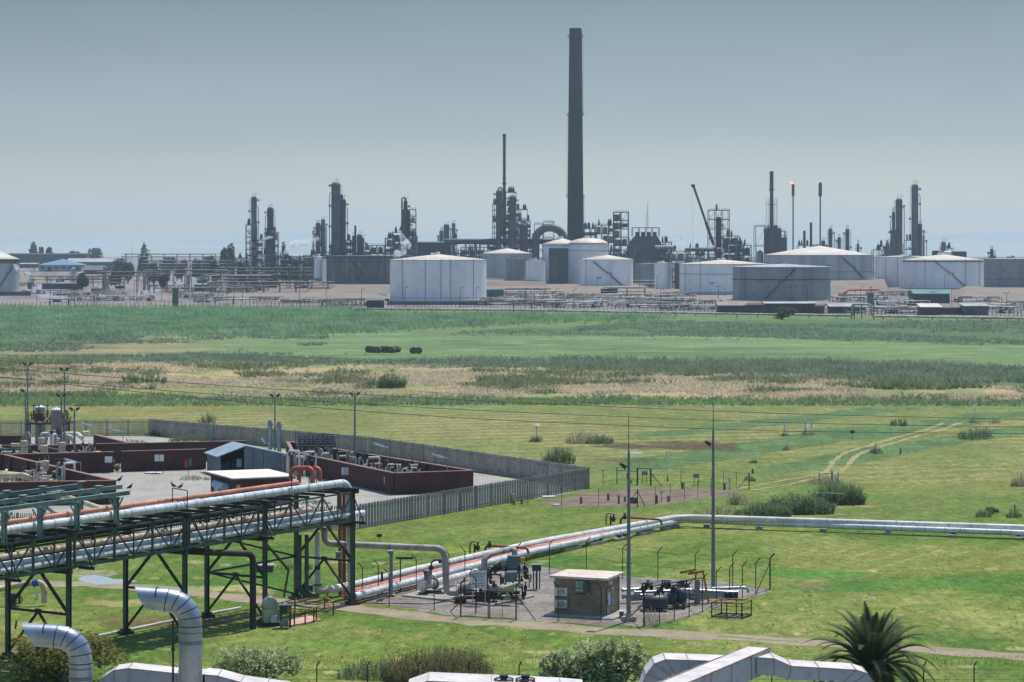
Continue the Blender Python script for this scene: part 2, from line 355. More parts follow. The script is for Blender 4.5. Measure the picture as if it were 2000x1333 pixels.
def grid_ground():
    py = np.concatenate([np.arange(1420, 760, -1.5), np.arange(760, 585, -.8), np.array([580, 570, 560, 550, 540, 530, 520, 510, 500, 492])])
    Yr = np.concatenate([[-60, 0, 60, 100, 125], HC * F / (py - HY)])
    pxs = np.concatenate([np.arange(-1500, -300, 100), np.arange(-300, 2300, 3.5), np.arange(2300, 3501, 100)])
    Yg, Pg = np.meshgrid(Yr, pxs, indexing='ij'); Xg = (Pg - 1000) / F * np.maximum(Yg, 140.0)
    nr, ncol = Yg.shape
    col = ground_colour(Xg, Yg)
    me = bpy.data.meshes.new('ground')
    co_ = np.stack([Xg, Yg, np.zeros_like(Xg)], -1).reshape(-1, 3).astype(np.float32)
    i = np.arange(nr - 1)[:, None] * ncol + np.arange(ncol - 1)[None, :]
    q = np.stack([i, i + 1, i + 1 + ncol, i + ncol], -1).reshape(-1, 4).astype(np.int32)
    me.vertices.add(len(co_)); me.vertices.foreach_set('co', co_.ravel())
    me.loops.add(q.size); me.loops.foreach_set('vertex_index', q.ravel())
    me.polygons.add(len(q)); me.polygons.foreach_set('loop_start', np.arange(0, q.size, 4, dtype=np.int32))
    me.update(calc_edges=True)
    at = me.color_attributes.new('soil', 'FLOAT_COLOR', 'POINT')
    at.data.foreach_set('color', np.concatenate([col.reshape(-1, 3), np.ones((nr * ncol, 1))], 1).astype(np.float32).ravel())
    m, t, b = nodes('field grass'); L = t.links; b.inputs['Roughness'].default_value = .95; b.inputs['Specular IOR Level'].default_value = .1
    a = t.nodes.new('ShaderNodeVertexColor'); a.layer_name = 'soil'
    tc = t.nodes.new('ShaderNodeTexCoord'); src = a.outputs[0]
    # real unevenness of grass: tufts at several sizes
    for s_, lo, hi, st in ((1.1, .64, 1.38, (1, .5, 1)), (3.6, .60, 1.45, (1, .6, 1)), (.16, .84, 1.18, (1, .6, 1))):
        mp = t.nodes.new('ShaderNodeMapping'); mp.inputs['Scale'].default_value = st; L.new(tc.outputs['Object'], mp.inputs[0])
        nz = t.nodes.new('ShaderNodeTexNoise'); nz.inputs['Scale'].default_value = s_; nz.inputs['Detail'].default_value = 6; nz.inputs['Roughness'].default_value = .65
        L.new(mp.outputs[0], nz.inputs['Vector'])
        mr = t.nodes.new('ShaderNodeMapRange'); mr.inputs[1].default_value = .3; mr.inputs[2].default_value = .7; mr.inputs[3].default_value = lo; mr.inputs[4].default_value = hi
        L.new(nz.outputs['Fac'], mr.inputs[0])
        vm = t.nodes.new('ShaderNodeVectorMath'); vm.operation = 'SCALE'; L.new(src, vm.inputs[0]); L.new(mr.outputs[0], vm.inputs['Scale']); src = vm.outputs[0]
    L.new(src, b.inputs['Base Color'])
    bp = t.nodes.new('ShaderNodeBump'); bp.inputs['Strength'].default_value = .5; bp.inputs['Distance'].default_value = .25
    nz = t.nodes.new('ShaderNodeTexNoise'); nz.inputs['Scale'].default_value = 2.2; nz.inputs['Detail'].default_value = 6; L.new(tc.outputs['Object'], nz.inputs['Vector'])
    L.new(nz.outputs['Fac'], bp.inputs['Height']); L.new(bp.outputs[0], b.inputs['Normal'])
    me.materials.append(m)
    o = bpy.data.objects.new('ground', me); COL.objects.link(o); o['kind'] = 'structure'
grid_ground()
# flat sheets laid on the ground: each a polygon with a ragged edge
def ragged(poly, step=1.0, amp=.25, seed=1):
    r = random.Random(seed); o = []
    for a, b in zip(poly, poly[1:] + poly[:1]):
        a, b = V(a), V(b); n = max(1, int((b - a).length / step))
        for i in range(n):
            p = a.lerp(b, i / n); o.append((p.x + r.uniform(-amp, amp), p.y + r.uniform(-amp, amp)))
    return o
def sheet(name, poly, z, mat, step=1., amp=.25, seed=1):
    from mathutils.geometry import tessellate_polygon
    pts = ragged(poly, step, amp, seed); mb = MB()
    mb.add([(x, y, z) for x, y in pts], [])
    for tri in tessellate_polygon([[V((x, y, 0)) for x, y in pts]]):
        a, b, c = (V((*pts[i], 0)) for i in tri)
        mb.f.append(tuple(tri) if (b - a).cross(c - a).z > 0 else tuple(tri)[::-1]); mb.m.append(0); mb.s.append(False)
    return struct(name, mb, mat)
def strip(name, pts, wd, z, mat, amp=.2, seed=1, step=1.5):
    r = random.Random(seed); q = []
    for a, b in zip(pts, pts[1:]):
        n = max(1, int((b - a).length / step)); q += [a.lerp(b, i / n) for i in range(n)]
    q.append(pts[-1]); vs = []
    for i, p in enumerate(q):
        d = (q[min(i + 1, len(q) - 1)] - q[max(i - 1, 0)]).normalized(); s_ = V((-d.y, d.x, 0))
        vs += [p + s_ * (wd / 2 + r.uniform(-amp, amp)), p - s_ * (wd / 2 + r.uniform(-amp, amp))]
    vs = [V((v.x, v.y, z)) for v in vs]; mb = MB()
    mb.add(vs, [(2 * i, 2 * i + 1, 2 * i + 3, 2 * i + 2) for i in range(len(q) - 1)])
    return struct(name, mb, mat)
M_gravel = mk('grey gravel', 'a5a196', '97938a', .25, .95, c3='5a5752', sc3=3.5, amt3=.8, bump=.4)
M_gravel2 = mk('brown gravel', '8d867e', '74675c', .3, .95, c3='4a443f', sc3=3.0, amt3=.8, bump=.4)
M_dirt = mk('dirt', '958670', '7f7558', .35, .95, c3='b0a288', sc3=3, amt3=.6, bump=.4)
M_dirt2 = mk('reddish bare soil', '665745', '786a55', .4, .95, c3='95866e', sc3=2.5, amt3=.6, bump=.4)
M_rut = mk('straw-coloured rut', '9c8f68', '858052', .3, .95, c3='7f8450', sc3=2., amt3=.7)
M_conc = mk('worn concrete', 'a8a296', '8f897d', .6, .85, c3='6c675f', sc3=4, amt3=.5, bump=.2)
sheet('gravel_yard', [P(-160, 1050), P(60, 1046), P(705, 1028), P(1150, 957), P(800, 905), P(290, 852), P(-160, 856)], .012, M_gravel, 2., .5, 3)
sheet('metering_gravel', [P(700, 1172), P(760, 1140), P(900, 1120), P(1060, 1108), P(1240, 1128), P(1420, 1138), P(1512, 1153), P(1430, 1178), P(1380, 1196), P(1320, 1212), P(1256, 1225), P(1080, 1217), P(990, 1210), P(860, 1200)], .010, M_gravel2, 1., .35, 4)
sheet('bare_soil', [P(1040, 985), P(1150, 962), P(1250, 953), P(1390, 956), P(1470, 956), P(1420, 968), P(1320, 984), P(1240, 990), P(1100, 991)], .008, M_dirt2, 1.5, .6, 5)
strip('dirt_road', [P(-60, 1142), P(180, 1140), P(380, 1158), P(480, 1170), P(640, 1182), P(760, 1198), P(900, 1213), P(1050, 1222), P(1200, 1234), P(1400, 1244)], 3.1, .006, M_dirt, .55, 6)
strip('dirt_road', [P(1200, 1231), P(1400, 1240), P(1600, 1253)], 1.1, .009, M_dirt, .25, 16)
strip('dirt_road', [P(1200, 1238), P(1400, 1247), P(1600, 1261)], 1.0, .009, M_dirt, .25, 17)
strip('dirt_road', [P(1560, 1255), P(1740, 1264), P(1900, 1276), P(2200, 1300)], 2.6, .006, M_dirt, .5, 18)
for s_, dx in ((7, -16), (8, 16)):
    pts = [(1625 + dx, 925), (1640 + dx, 908), (1648 + dx, 897), (1668 + dx, 884), (1720 + dx, 868), (1775 + dx, 852), (1830 + dx, 838), (1860 + dx, 826)]
    strip('field_track', [P(a, b) for a, b in pts], .75, .006, M_rut, .22, s_)
    pts = [(1250, 988 + dx * .1), (1330, 978 + dx * .15), (1430, 960 + dx * .2), (1530, 944 + dx * .3), (1625 + dx * .6, 925)]
    strip('field_track', [P(a, b) for a, b in pts], .5, .006, M_rut, .3, s_ + 20)
m, t, b = nodes('still water'); b.inputs['Base Color'].default_value = (.42, .43, .44, 1); b.inputs['Roughness'].default_value = .12; b.inputs['Specular IOR Level'].default_value = 1.0; M_water = m  # pale base colour stands for bright sky mirrored in the water
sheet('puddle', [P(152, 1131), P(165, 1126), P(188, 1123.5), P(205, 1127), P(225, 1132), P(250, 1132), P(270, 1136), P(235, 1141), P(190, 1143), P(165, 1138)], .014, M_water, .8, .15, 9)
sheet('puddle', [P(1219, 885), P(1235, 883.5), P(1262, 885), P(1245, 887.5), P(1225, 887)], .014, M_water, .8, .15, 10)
# far soil of the refinery with its pale service roads
M_bank = mk('earth bank', '8d7a6b', '77706a', .06, .95, c3='6f7060', sc3=.4, amt3=.5)
M_road = mk('pale asphalt', '8f9096', '7d7f86', .05, .9)
strip('service_road', [P(-400, 592), P(300, 593), P(700, 596), P(760, 600)], 9, .02, M_road, .3, 11, 20)
strip('service_road', [P(60, 556), P(85, 572), P(105, 582)], 14, .03, M_road, .3, 12, 20)
strip('service_road', [P(275, 575), P(330, 558), P(356, 550), P(362, 540)], 12, .03, M_road, .3, 13, 20)
strip('service_road', [P(760, 603), P(1100, 603), P(1400, 606), P(2200, 614)], 7, .02, M_road, .3, 14, 20)
# ---------------------------------------------------------------- far refinery
M_white = mk('tank white', 'f3f3f0', 'e4e5e3', .12, .5, st=(1, 1, .06), c3='a9a8a2', sc3=.2, amt3=.18)
M_cream = mk('tank roof cream', 'd9cdbc', 'c9bdac', .1, .5)
M_gtank = mk('tank grey', '8f9498', '7c8288', .12, .6, st=(1, 1, .05), c3='6a6f75', sc3=.3, amt3=.5)
M_ltank = mk('tank light grey', 'b2b6b8', '999ea2', .15, .6, st=(1, 1, .05), c3='8a8f92', sc3=.3, amt3=.25)
M_stain = mk('stained dark tank', '565a5e', '8b8d8c', .35, .8, lo=.5, hi=.72, st=(1, 1, .05), c3='33383e', sc3=.3, amt3=.7)
M_steel = mk('process steel', '43474d', '30343a', .15, .6, c3='55575a', sc3=.5, amt3=.4)
M_steel2 = mk('grey cladding', '585d63', '464b50', .1, .6, c3='6d7276', sc3=.4, amt3=.4)
M_frame = mk('structural steel', '3d4247', '2d3136', .3, .7)
M_pipe = mk('pale lagged pipe', 'c3c2bc', '93938f', .4, .45, c3='6d6a66', sc3=.6, amt3=.6)
M_pipe2 = mk('dull pipe', '83807b', '55534f', .5, .6, c3='3c3a38', sc3=.6, amt3=.6)
M_red = mk('red pipe', 'b7615a', 'a04c46', .5, .6)
M_conch = mk('chimney concrete', '2e3032', '28292c', .03, .9, st=(1, 1, .15), c3='3d4043', sc3=.06, amt3=.5)
M_teal = mk('teal cladding', '4f7f7c', '3f6a68', .1, .7)
M_bluer = mk('blue roof', '5f87a8', '54799a', .1, .6)
M_slate = mk('dark slate cladding', '3f4a55', '363f49', .05, .8)
M_brickf = mk('far red brick', '6a4038', '7a4c42', .2, .9)
M_shed = mk('rusty shed', '5a4c48', '3f3836', .3, .9, c3='7a6a60', sc3=.5, amt3=.5)
M_tin = mk('tin roof', 'a9a8a4', '8b8a86', .2, .5)
ORD = ['leftmost', 'second from the left', 'third from the left', 'fourth from the left', 'fifth from the left', 'sixth from the left', 'seventh from the left',
       'eighth from the left', 'ninth from the left', 'tenth from the left', 'eleventh from the left', 'twelfth from the left', 'thirteenth from the left', 'fourteenth from the left', 'fifteenth from the left',
       'sixteenth from the left', 'seventeenth from the left', 'eighteenth from the left', 'nineteenth from the left', 'twentieth from the left']
ORD += [f'{a} from the left' for a in ('twenty-first', 'twenty-second', 'twenty-third', 'twenty-fourth', 'twenty-fifth', 'twenty-sixth', 'twenty-seventh', 'twenty-eighth', 'twenty-ninth', 'thirtieth',
        'thirty-first', 'thirty-second', 'thirty-third', 'thirty-fourth', 'thirty-fifth', 'thirty-sixth', 'thirty-seventh', 'thirty-eighth', 'thirty-ninth', 'fortieth', 'forty-first', 'forty-second', 'forty-third', 'forty-fourth')]
def yz(py, Y): return HC - (py - HY) * Y / F
def xx(px, Y): return (px - 1000) * Y / F
def text(parent, name, s, loc, size, mat, rot=(math.pi / 2, 0, 0), align='CENTER', rz=0):
    cu = bpy.data.curves.new(name, 'FONT'); cu.resolution_u = 2; cu.body = s; cu.size = size; cu.align_x = align; cu.extrude = .005
    tmp = bpy.data.objects.new('tmp', cu); me = bpy.data.meshes.new_from_object(tmp); bpy.data.objects.remove(tmp); me.materials.clear(); me.materials.append(mat)
    o = bpy.data.objects.new(name, me); COL.objects.link(o); o.parent = parent
    o.location = V(loc) - (wloc(parent) if parent else V((0, 0, 0))); o.rotation_euler = (rot[0], rot[1], rz); return o
M_ink = mk('dark paint', '2c343a', '242b30', 1, .6)
def tank(cx, hw, rim, base, apex, label, ms, mr, Y=None, stair=None, num=None, bands=(), ribs=(), dome=False, group='storage tanks', rail=True):
    Yf = Y or HC * F / (base - HY); r = hw * Yf / F
    z1 = yz(rim, Yf); za = z1 + max(.5, (rim - apex) * Yf / F); Yc = Yf + r * .97; X = xx(cx, Yf)
    z0 = yz(base, Yf) if Y else 0.0
    t = thing('storage_tank', label, 'storage tank', (X, Yc, z0), group)
    c = (X, Yc, 0); n = 64
    part(t, 'shell', MB().lathe(c, [(r, z0), (r, z1)], n), ms)
    rp = [(r + .25, z1), (r + .25, z1 + .3), (r * .98, z1 + .35)]
    if dome: rp += [(r * math.cos(a), z1 + .35 + (za - z1) * math.sin(a)) for a in [math.pi / 2 * i / 6 for i in range(1, 6)]] + [(0, za)]
    else: rp += [(0, za)]
    ro = part(t, 'roof', MB().lathe(c, rp, n), mr)
    vb = MB().cyl((X, Yc, za - .3), (X, Yc, za + 1.2), .9).box((X - 2.5, Yc - 1, za - .1), (2.5, 2, 1.6))
    part(ro, 'vent', vb, ms)
    if rail:
        mb = MB(); k = 48
        for i in range(k):
            a, b = 2 * math.pi * i / k, 2 * math.pi * (i + 1) / k
            p, q = V((X + r * math.cos(a), Yc + r * math.sin(a), z1 + .3)), V((X + r * math.cos(b), Yc + r * math.sin(b), z1 + .3))
            if math.sin(a) < .2: mb.rail([p, q], 1.0, .07, 1)
        part(t, 'railing', mb, M_frame)
    mb = MB()
    for f_, h_, d_ in bands: mb.lathe(c, [(r, z0 + (z1 - z0) * f_), (r + d_, z0 + (z1 - z0) * f_), (r + d_, z0 + (z1 - z0) * f_ + h_), (r, z0 + (z1 - z0) * f_ + h_)], n, False)
    part(t, 'stiffening_ring', mb, M_frame)
    mb = MB()
    for p_ in ribs:
        mb.cut()
        s_ = max(-.995, min(.995, (p_ - cx) / hw)); a = -math.acos(s_); q = V((X + (r + .2) * math.cos(a), Yc + (r + .2) * math.sin(a), 0))
        mb.tube([q + V((0, 0, z0)), q + V((0, 0, z1 + .6))], .14, 6)
    part(t, 'downpipe', mb, M_gtank)
    if stair:
        x0, y0, x1, y1 = stair; mb = MB(); N = 26
        a0, a1 = -math.acos((x0 - cx) / hw), -math.acos((x1 - cx) / hw); zt, zb = yz(y0, Yf), max(z0, yz(y1, Yf))
        def pt(f, rr, dz=0):
            a = a0 + (a1 - a0) * f; g = f if f < .45 else (.45 if f < .55 else f); return V((X + rr * math.cos(a), Yc + rr * math.sin(a), zt + (zb - zt) * g + dz))
        for i in range(N):
            f, g = i / N, (i + 1) / N
            for rr in (r + .15, r + 1.1): mb.beam(pt(f, rr), pt(g, rr), .12, .3)
            mb.beam(pt(f, r + .1), pt(f, r + 1.1), .3, .08); mb.beam(pt(f, r + 1.1, 1.1), pt(g, r + 1.1, 1.1), .07)
            mb.beam(pt(f, r + 1.1, .55), pt(g, r + 1.1, .55), .05); mb.beam(pt(f, r + 1.1), pt(f, r + 1.1, 1.1), .07)
        part(t, 'stair', mb, M_frame)
    if num:
        s_, nx, ny = num; a = -math.acos((nx - cx) / hw)
        text(t, 'number', s_, (X + (r + .15) * math.cos(a), Yc + (r + .15) * math.sin(a), yz(ny, Yf)), 2.0, M_ink, rz=a + math.pi / 2)
    mb = MB().lathe(c, [(r + .9, z0 - .2), (r + .9, z0 + .35), (r, z0 + .45)], n, False); part(t, 'foundation_ring', mb, M_conc)
    return t
tank(853, 96, 509, 590, 497, 'large white cone-roofed tank standing at the front beside the perimeter road', M_white, M_cream, ribs=(785, 831, 861, 880, 924), bands=((.09, .12, .1),))
tank(715, 88, 501, 556, 499, 'dark rust-streaked tank with a stair on its side, beside the large white tank', M_stain, M_steel2, Y=1500, stair=(682, 505, 720, 552), bands=((.93, .5, .6), (.8, .3, .3)), rail=False)
tank(622, 9, 503, 545, 500, 'slim white tank beside the dark rust-streaked tank', M_white, M_cream, Y=1520)
tank(633, 4, 507, 556, 506, 'very slim white tank pressed against the rust-streaked tank', M_white, M_cream, Y=1490)
tank(990, 50, 496, 543, 485, 'pale grey cone-roofed tank behind the large white tank', M_ltank, M_cream, Y=1560)
tank(1008, 20, 507, 548, 506, 'small flat-topped grey tank before the pale cone-roofed tank', M_gtank, M_gtank, Y=1500)
tank(1046, 19, 510, 549, 508, 'small flat-topped white tank next to the scaffolded dark panel', M_white, M_ltank, Y=1490)
tank(1098, 37, 477, 556, 465, 'tall white tank whose front is covered by a dark blue panel', M_white, M_cream, Y=1570, bands=((.95, .3, .3),))
tank(1151, 39, 479, 556, 466, 'tall white tank under a pale domed roof', M_white, M_cream, Y=1560, dome=True, bands=((.85, .2, .3),))
tank(1187, 52, 508, 566, 498, 'white tank with a diagonal stair and a small number on its side', M_white, M_cream, Y=1480, stair=(1160, 512, 1218, 562), num=('608', 1170, 545), ribs=(1145,))
tank(1268, 28, 517, 563, 514, 'dull grey tank half hidden behind the white tank with the number 608', M_gtank, M_steel2, rail=False)
tank(1296, 17, 515, 566, 513, 'narrow white tank with a pipe down its middle', M_white, M_cream, ribs=(1305,))
tank(1420, 87, 517, 576, 508, 'wide white tank marked 507 half hidden by the big grey tank', M_white, M_cream, num=('507', 1391, 556), ribs=(1342, 1369), bands=((.67, .25, .15), (.06, .3, .3)))
tank(1537, 97, 523, 588, 516, 'big grey tank with a stair slanting down to the left', M_gtank, M_ltank, stair=(1553, 526, 1497, 584), ribs=(1452, 1458, 1546), bands=((.62, .45, .35),))
tank(1612, 108, 499, 548, 480, 'very wide grey tank with a high peaked pale roof', M_ltank, M_cream, Y=1560, stair=(1643, 503, 1688, 545), ribs=(1567,), bands=((.33, .2, .15),))
tank(1780, 62, 503, 564, 499, 'white tank behind the widest white tank on the right', M_white, M_cream, Y=1620, ribs=(1733, 1766, 1754))
tank(1855, 78, 509, 565, 497, 'wide white tank with a stair slanting down to the right', M_white, M_cream, stair=(1826, 511, 1888, 563), ribs=(1809, 1887, 1918), bands=((.94, .5, .5),))
tank(1990, 57, 507, 573, 504, 'slate grey tank cut off by the edge beyond the wide white tanks', M_gtank, M_tin, bands=((.4, .15, .1),))
tank(-12, 41, 507, 571, 490, 'grey tank at the far end with a walkway round its top', M_ltank, M_cream, stair=(24, 512, -4, 565), bands=((.93, .9, 1.2), (.88, .3, .5)))
tank(115, 40, 555, 568, 551, 'low dark round tank with a dull sandy roof', M_slate, M_pipe2, rail=False)
t = thing('dark_panel', 'dark blue panel with scaffolding before the tall white tank', 'cladding panel', D(1091, 557, 1556))
part(t, 'sheeting', MB().box(D(1091, 557, 1556) + V((0, 0, 11.9)), (12.5, 1.5, 23.6)), M_slate)  # plain dark box drawn for the dark face beside the domed tank
mb = MB(); b0 = D(1079, 557, 1556)
for i in range(5):
    for k in range(9):
        p = b0 + V((-3 + i * 1.5, -1.6, k * 2.0)); mb.beam(p, p + V((0, 0, 2)), .14)
        if i < 4: mb.beam(p + V((0, 0, 2)), p + V((1.5, 0, 2)), .14)
part(t, 'scaffolding', mb, M_tin)
def scaffold(px, py, w, h, label):
    t = thing('scaffold_tower', label, 'scaffold', P(px, py), 'scaffold towers against the tanks'); c = P(px, py); mb = MB(); n = max(1, int(h / 2)); m2 = MB()
    for x in (-w / 2, 0, w / 2):
        for y in (-1, 1): mb.beam(c + V((x, y, 0)), c + V((x, y, h)), .16)
    for k in range(n + 1):
        z = k * h / n
        for y in (-1, 1): mb.beam(c + V((-w / 2, y, z)), c + V((w / 2, y, z)), .14)
        m2.box(c + V((0, 0, z)), (w, 1.8, .1))
    part(t, 'poles', mb, M_frame); part(t, 'deck', m2, M_tin)
scaffold(1127, 564, 4, 17, 'scaffold tower between the domed tank and the numbered white tank')
scaffold(1244, 567, 3.5, 15, 'scaffold tower against the dull grey tank'); scaffold(1317, 566, 3, 16, 'scaffold tower against the narrow white tank')
t = thing('dark_panel', 'tall dark blue panel standing left of the tank marked 507', 'cladding panel', P(1326, 566)); part(t, 'sheeting', MB().box(P(1326, 566) + V((0, 0, 8.3)), (5, 4, 16.4)), M_slate); part(t, 'coping', MB().box(P(1326, 566) + V((0, 0, 16.6)), (5.4, 4.4, .3)), M_frame)
# ---- chimney and stacks
def chimney():
    Y = 1640; X = xx(1124, Y); t = thing('chimney', 'very tall tapering dark concrete chimney with three ring platforms', 'chimney', (X, Y, 0))
    zt = yz(56, Y); part(t, 'shaft', MB().lathe((X, Y, 0), [(6.0, 0), (5.6, 36), (4.2, zt), (3.7, zt), (3.7, zt - 2)], 40, False), M_conch)
    for py in (73, 226, 386):
        z = yz(py, Y); r = 5.95 - 1.7 * z / zt; mb = MB().ring((X, Y, z), r - .1, 1.1, .25, 24)
        for i in range(24):
            a, b = 2 * math.pi * i / 24, 2 * math.pi * (i + 1) / 24; rr = r + 1
            mb.rail([(X + rr * math.cos(a), Y + rr * math.sin(a), z), (X + rr * math.cos(b), Y + rr * math.sin(b), z)], 1.3, .1, 1)
        part(t, 'platform', mb, M_frame)
    for s_, p0, p1 in ((-1, 386, 226), (1, 226, 60), (1, 500, 386)):
        z0, z1 = yz(p0, Y), yz(p1, Y); mb = MB(); a, b = 6.05 - 1.75 * z0 / zt, 6.05 - 1.75 * z1 / zt
        A, B = V((X + s_ * a, Y - .6, z0)), V((X + s_ * b, Y - .6, z1)); mb.ladder(A, B, (0, 1, 0), .6, .1, .8); k = int((z1 - z0) / 1.3)
        for i in range(k): c = A.lerp(B, i / k); mb.beam(c, c + V((s_ * .75, 0, 0)), .09); mb.beam(c + V((s_ * .75, 0, 0)), c + V((s_ * .75, .6, 0)), .09)
        mb.beam(A + V((s_ * .75, .3, 0)), B + V((s_ * .75, .3, 0)), .09); part(t, 'caged_ladder', mb, M_frame)
chimney()
def stack(px, w, top, Y, label, rings=(), mat=None, cat='stack', name='stack', w2=None, base=0, lattice=False):
    X = xx(px, Y); r = w * Y / F / 2; zt = yz(top, Y); t = thing(name, label, cat, (X, Y, base))
    part(t, 'shaft', MB().lathe((X, Y, 0), [(r * (w2 or 1.15), base), (r, zt * .75 + base * .25), (r, zt), (r * .8, zt), (r * .8, zt - 1)], 16, False), mat or M_steel)
    mb = MB()
    for py, dw, hh in rings: z = yz(py, Y); mb.cut().lathe((X, Y, 0), [(r, z), (r + dw, z), (r + dw, z + hh), (r, z + hh)], 16, False)
    part(t, 'collar', mb, M_steel)
    if lattice:
        mb = MB(); q = r * 2.4
        for i in range(3):
            a = 2.1 * i + .4; p = V((X + q * math.cos(a), Y + q * math.sin(a), base)); mb.beam(p, V((X + r * math.cos(a) * 1.4, Y + r * math.sin(a) * 1.4, zt * .8)), .3)
            for k in range(int(zt * .8 / 5)):
                z = k * 5.; f = z / (zt * .8); g = (z + 5) / (zt * .8); b = 2.1 * (i + 1) + .4; qq = lambda u: q * (1 - u) + r * 1.4 * u
                mb.beam((X + qq(f) * math.cos(a), Y + qq(f) * math.sin(a), z), (X + qq(g) * math.cos(b), Y + qq(g) * math.sin(b), z + 5), .16)
        part(t, 'lattice_support', mb, M_frame)
    return t
t = stack(985, 5.5, 262, 1700, 'thin tall stack rising from the middle process unit', [(267, .35, 1.5), (276, .3, 1), (290, .3, .6), (303, .3, .6), (318, .3, .6), (335, .3, .6), (350, .3, 1), (360, .7, .8)])
t = stack(1507, 7, 335, 1650, 'dark stack with scaffolding around its middle on a furnace', [(338 + 5.5 * i, .25, .7) for i in range(7)] + [(372, .8, .8)], w2=1.5)
mb = MB(); X, Y = xx(1507, 1650), 1650
for z in np.arange(yz(444, Y), yz(392, Y), 2.2):
    for sx in (-1, 1):
        for q in (2.0, 3.6): mb.beam((X + sx * q, Y - 2, z), (X + sx * q, Y - 2, z + 2.2), .12); mb.beam((X + sx * q, Y + 2, z), (X + sx * q, Y + 2, z + 2.2), .12)
        mb.beam((X + sx * 2, Y - 2, z), (X + sx * 3.6, Y - 2, z), .12)
mb.box((X, Y, yz(400, Y)), (7.4, 4.4, .3)); part(t, 'scaffolding', mb, M_frame)
m, tt, b = nodes('flame'); b.inputs['Emission Color'].default_value = (1, .30, .12, 1); b.inputs['Emission Strength'].default_value = 2.2; b.inputs['Base Color'].default_value = (.8, .3, .15, 1); M_flame = m
t = stack(1549, 2.6, 361, 1750, 'slender flare stack with a small orange flame at its tip', [(383, .55, 8.5)], cat='flare stack', name='flare_stack')
fx, fy, fz = xx(1549, 1750), 1750, yz(361, 1750); part(t, 'flame', MB().tube([(fx, fy, fz), (fx - .7, fy, fz + .8), (fx - 1.6, fy, fz + 1.5), (fx - 2.4, fy, fz + 1.9)], [.35, .75, .55, .05], 10), M_flame)
stack(1602, 2.8, 358, 1750, 'slender unlit flare stack with a thick burner section', [(384, .75, 9), (365, .5, 3)], cat='flare stack', name='flare_stack')
stack(1571, 5.2, 451, 1800, 'short dark stack, lower of a pair beyond the peaked tank'); stack(1584, 5, 435, 1800, 'short dark stack, taller of a pair beyond the peaked tank')
# ---- process columns
M_steel3 = mk('mid grey vessel', '6b7076', '4f545a', .2, .6, st=(1, 1, .2), c3='3a3e43', sc3=.4, amt3=.5)
M_frame2 = mk('pale steelwork', '7d8287', '62676c', .3, .7)
CM = (M_steel, M_steel3, M_steel2)
def column(px, secs, Y, label, side=1, plats=4, neck=0, lad=True, base=0, mat=None, name='process_column', top=True, group='process columns'):
    """secs: [(photo row of the foot of the section, width px)], last row the top"""
    mat = mat or CM[int(px) % 3]; X = xx(px, Y); t = thing(name, label, 'process column', (X, Y, base), group); pr = []
    for i, (py, wd) in enumerate(secs[:-1]):
        r = wd * Y / F / 2; z0 = base if i == 0 else yz(py, Y); z1 = yz(secs[i + 1][0], Y)
        pr += [(r, z0 + (0 if i == 0 else 1.2)), (r, z1 - (0 if i < len(secs) - 2 else r * .5))]
    r = secs[-2][1] * Y / F / 2; zt = yz(secs[-1][0], Y); pr += [(r * .75, zt - r * .15), (r * .25, zt)]
    part(t, 'vessel', MB().lathe((X, Y, 0), pr, 16), mat or M_steel)
    zs = [base + 8 + (zt - base - 9) * (i + .7) / plats for i in range(plats)]
    def rad(z):
        for i in range(len(pr) - 1):
            if pr[i][1] <= z <= pr[i + 1][1] + .01: return pr[i][0]
        return r
    for k, z in enumerate(zs):
        q = rad(z); sd_ = side if k % 2 == 0 or k == plats - 1 else -side; a0 = -.9 if sd_ > 0 else math.pi - .9; mb = MB().ring((X, Y, z), q - .05, 1.8, .25, 10, a0, a0 + 1.8 + (1.5 if k == plats - 1 else 0))
        for i in range(8):
            a = a0 + 1.8 * i / 8; b = a0 + 1.8 * (i + 1) / 8; qq = q + 1.7
            mb.rail([(X + qq * math.cos(a), Y + qq * math.sin(a), z), (X + qq * math.cos(b), Y + qq * math.sin(b), z)], 1.35, .17, 1)
        part(t, 'platform', mb, M_frame)
    if lad:
        q = pr[0][0] + .5; mb = MB().ladder((X - side * q, Y - .8, base), (X - side * (r + .5), Y - .8, zt - 1), (0, 1, 0), .7, .12, .7)
        mb.beam((X - side * (q + .8), Y - .8, base + 3), (X - side * (r + 1.2), Y - .8, zt - 1), .12); part(t, 'ladder', mb, M_frame)
    mb = MB()
    if neck: h = neck * Y / F; mb.tube(bend([(X, Y, zt - .5), (X, Y, zt + 1.8), (X - side * (r + h), Y, zt + 1.8), (X - side * (r + h), Y, zt * .55)], 1.2), .55, 8)
    mb.tube(bend([(X + side * (r + .2), Y - 1, zt * .9), (X + side * (r + 1.1), Y - 1, zt * .88), (X + side * (r + 1.1), Y - 1, base)], .6), .28, 6)
    part(t, 'overhead_pipe', mb, M_pipe2)
    if top:
        mb = MB()
        for dx in (-.5, .1, .6): mb.beam((X + dx * r, Y, zt - .4), (X + dx * r, Y, zt + R.uniform(1.2, 3.6)), .18)
        mb.beam((X + .6 * r, Y, zt + 1.6), (X + .6 * r + 2.2 * side, Y, zt + 1.6), .2); part(t, 'davit', mb, M_frame)
    return t
column(496, [(560, 11), (384, 11)], 1620, 'tall thin column standing farthest left, railings up both sides', 1, 7)
column(528, [(560, 20), (466, 19), (455, 13), (412, 12), (405, 8)], 1640, 'bottle-shaped column that widens sharply below its middle', -1, 4)
column(621, [(545, 9), (435, 9)], 1760, 'shorter column of a close pair by the steam plumes', -1, 3); column(631, [(545, 8), (428, 8)], 1765, 'taller column of a close pair by the steam plumes', 1, 3)
column(656, [(560, 18), (356, 17)], 1640, 'thick dark column with a crown of valves, tallest left of the chimney', -1, 9)
